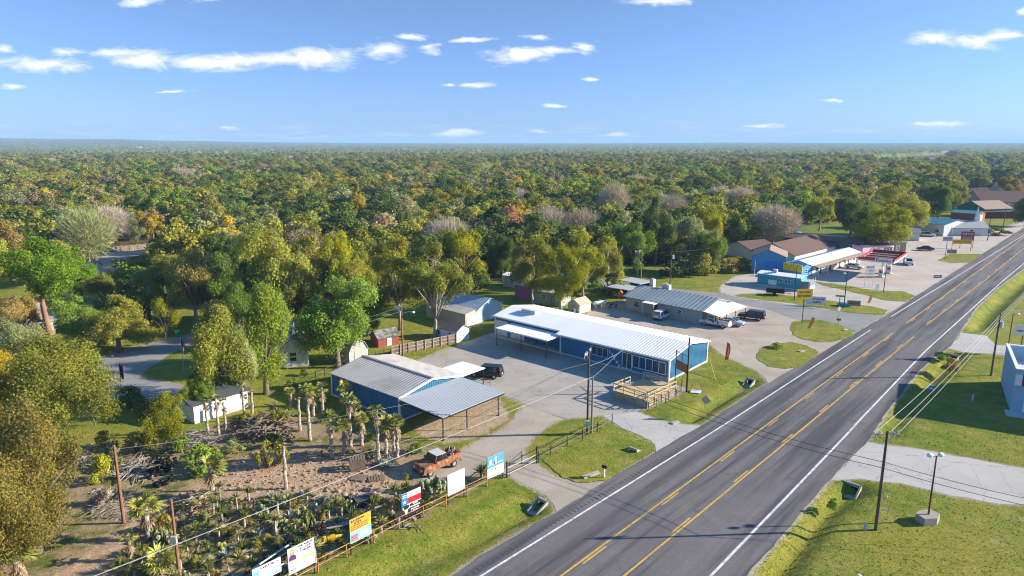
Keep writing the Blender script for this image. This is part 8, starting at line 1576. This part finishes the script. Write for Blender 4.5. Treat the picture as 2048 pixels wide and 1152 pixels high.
for px, py, w_, h, tn, lab in ((205, 965, 60, 60, 'lime', 'bright shrub between the brown-gold oak and the reddish pole'), (275, 905, 55, 42, 'sage', 'silvery bush behind the pots heap'), (300, 900, 40, 46, 'olive', 'green bush right of the silvery bush'), (535, 935, 46, 56, 'grove', 'yellow-green bush on the left of the cleared soil'), (560, 930, 40, 50, 'grove', 'second yellow-green bush by the headless trunk'), (812, 980, 26, 34, 'grove', 'upright yellow-green bush above the lone-star billboard'), (610, 750, 22, 14, 'dark', 'dark clipped bush at the white ranch house corner'), (590, 775, 40, 20, 'green', 'low green bush in the ranch house garden'), (402, 945, 90, 56, 'green', 'broad green bush behind the reddish track'), (560, 850, 40, 36, 'olive', 'green bush behind the root heap'), (1186, 645, 26, 12, 'sage', 'low weeds at the foot of the cream garden shed'), (1220, 590, 60, 40, 'dark', 'dark shrub mass left of the open cafe sheds'), (1190, 580, 50, 30, 'green', 'green shrub behind the cream garden shed'), (1150, 590, 40, 24, 'dark', 'dark shrub at the beige cabin end'), (1370, 548, 70, 46, 'sage', 'sage shrub at the edge of the mown field'), (1410, 550, 60, 46, 'olive', 'olive shrub at the edge of the mown field'), (1340, 552, 60, 30, 'dark', 'dark low shrub below the field trees'), (1460, 545, 50, 30, 'ochre', 'dry brown brush near the field corner pole'), (1480, 540, 50, 26, 'brown', 'brown brush left of the bright blue building'), (1990, 470, 60, 14, 'dark', 'clipped dark hedge bush beyond the chapel'), (1555, 695, 34, 10, 'olive', 'weedy tuft on the oval grass island'), (1900, 745, 44, 30, 'ochre', 'dry tan weeds in the right verge ditch'), (1880, 720, 40, 16, 'green', 'green weeds on the right verge ditch'), (1665, 1020, 30, 26, 'bright', 'bright weeds below the large concrete culvert'), (255, 810, 80, 36, 'dark', 'dark round bush on the shaded lawn'), (290, 830, 60, 34, 'dark', 'second dark bush on the shaded lawn'), (200, 690, 70, 50, 'olive', 'olive bush under the round yellow-green tree'), (275, 580, 90, 46, 'bright', 'bright bush below the back lane'), (300, 545, 80, 40, 'grove', 'dry grassy bush on the lane bank'), (240, 560, 80, 40, 'green', 'green bush on the lane bank'), (430, 560, 90, 50, 'green', 'green thicket right of the lane bank'), (600, 620, 120, 60, 'dark', 'dark thicket behind the bright green tree'), (690, 640, 70, 40, 'dark', 'dark thicket left of the pecans'), (520, 660, 90, 60, 'olive', 'olive thicket behind the ranch house'), (960, 580, 70, 40, 'dark', 'dark thicket left of the trailer home'), (900, 590, 70, 40, 'olive', 'olive thicket behind the pale blue barn'), (1095, 560, 60, 40, 'green', 'green thicket behind the magenta shed'), (212, 1010, 50, 34, 'grey', 'grey scrub at the foot of the brown-gold oak'), (228, 935, 56, 40, 'sage', 'pale sage scrub above the grey logs'), (330, 1062, 50, 34, 'ochre', 'dry tan scrub right of the twin-trunk palm'), (215, 900, 60, 40, 'olive', 'olive scrub between the oak and the pale brush heap'), (500, 850, 40, 26, 'grove', 'yellowish bush growing through the root heap'), (545, 895, 46, 30, 'dark', 'dark bush at the front of the root heap'), (470, 905, 50, 30, 'sage', 'sage bush left of the root heap'), (365, 905, 50, 36, 'green', 'green bush at the foot of the lime mesquite'), (430, 925, 44, 30, 'ochre', 'dry bush behind the cleared soil'), (830, 905, 40, 18, 'bright', 'bright weeds under the carport edge'), (740, 880, 30, 16, 'green', 'green clump behind the thick pale palm trunk'), (40, 720, 90, 60, 'dark', 'dark shrub under the left edge house'), (150, 760, 100, 70, 'olive', 'olive shrub at the bend beside the olive oak'), (60, 640, 70, 34, 'dark', 'dark hedge before the grey-roofed house')):
    shrub(lab, px, py, w_, h, tn)
for k in range(80):
    while True:
        x, y = rr.uniform(*bx), rr.uniform(*by)
        if inpoly(x, y, yp) and not inpoly(x, y, trk): break
    tn = rr.choice(['grove', 'olive', 'sage', 'ochre', 'grey']); lf = PIX((x, y, 0))[0] < 470; s = rr.uniform(14, 34); px, py = PIX((x, y, 0))
    shrub('%s scrub bush in the %s half of the cactus yard' % ({'grove': 'yellowish', 'olive': 'olive', 'sage': 'sage', 'ochre': 'dry tan', 'grey': 'grey'}[tn], 'left' if lf else 'right'), px, py, s, s * 0.7, tn, group='%s scrub bushes, %s half of the yard' % (tn, 'left' if lf else 'right'))
# grass tufts over the near verges and the yard
def tufts():
    n = 70000; r = np.random.default_rng(5); x = r.uniform(-42, 75, n); y = r.uniform(42, 112, n); P = np.column_stack([x, y]); keep = r.random(n) < np.clip(1.6 - y / 90, 0.25, 1)
    for hp in HARD: keep &= sdist(P, hp) < -0.15
    for hp in (poly_dirtyard, poly_track, poly_carport): keep &= sdist(P, hp) < 0.0
    yd = sdist(P, poly_yard) > 0; keep &= ~(yd & (r.random(n) < 0.6))
    for fr, L, D in FOOT:
        q = P - np.array(fr.o[:2]); u = q @ np.array(fr.d[:2]); v = q @ np.array(fr.n[:2]); keep &= ~((u > -0.2) & (u < L + 0.2) & (v > -0.2) & (v < D + 0.2))
    P = P[keep]; n = len(P); z = ground_z(P); a = r.uniform(0, 6.28, n); s = r.uniform(0.03, 0.07, n); h = r.uniform(0.04, 0.11, n); d = np.column_stack([np.cos(a) * s, np.sin(a) * s]); l = r.normal(0, 0.06, (n, 2))
    V = np.stack([np.column_stack([P - d, z - 0.01]), np.column_stack([P + d, z - 0.01]), np.column_stack([P + l, z + h])], 1).reshape(-1, 3)
    me = raw_mesh('grass_tufts', V, n, [gmat_t], None, True); o = bpy.data.objects.new('grass_tufts', me); col.objects.link(o); o['kind'] = 'stuff'; o['label'] = 'rough grass tufts over the verges and yard'; o['category'] = 'grass'
gmat_t = grass_mat('tuft_grass', plain=True); tufts()
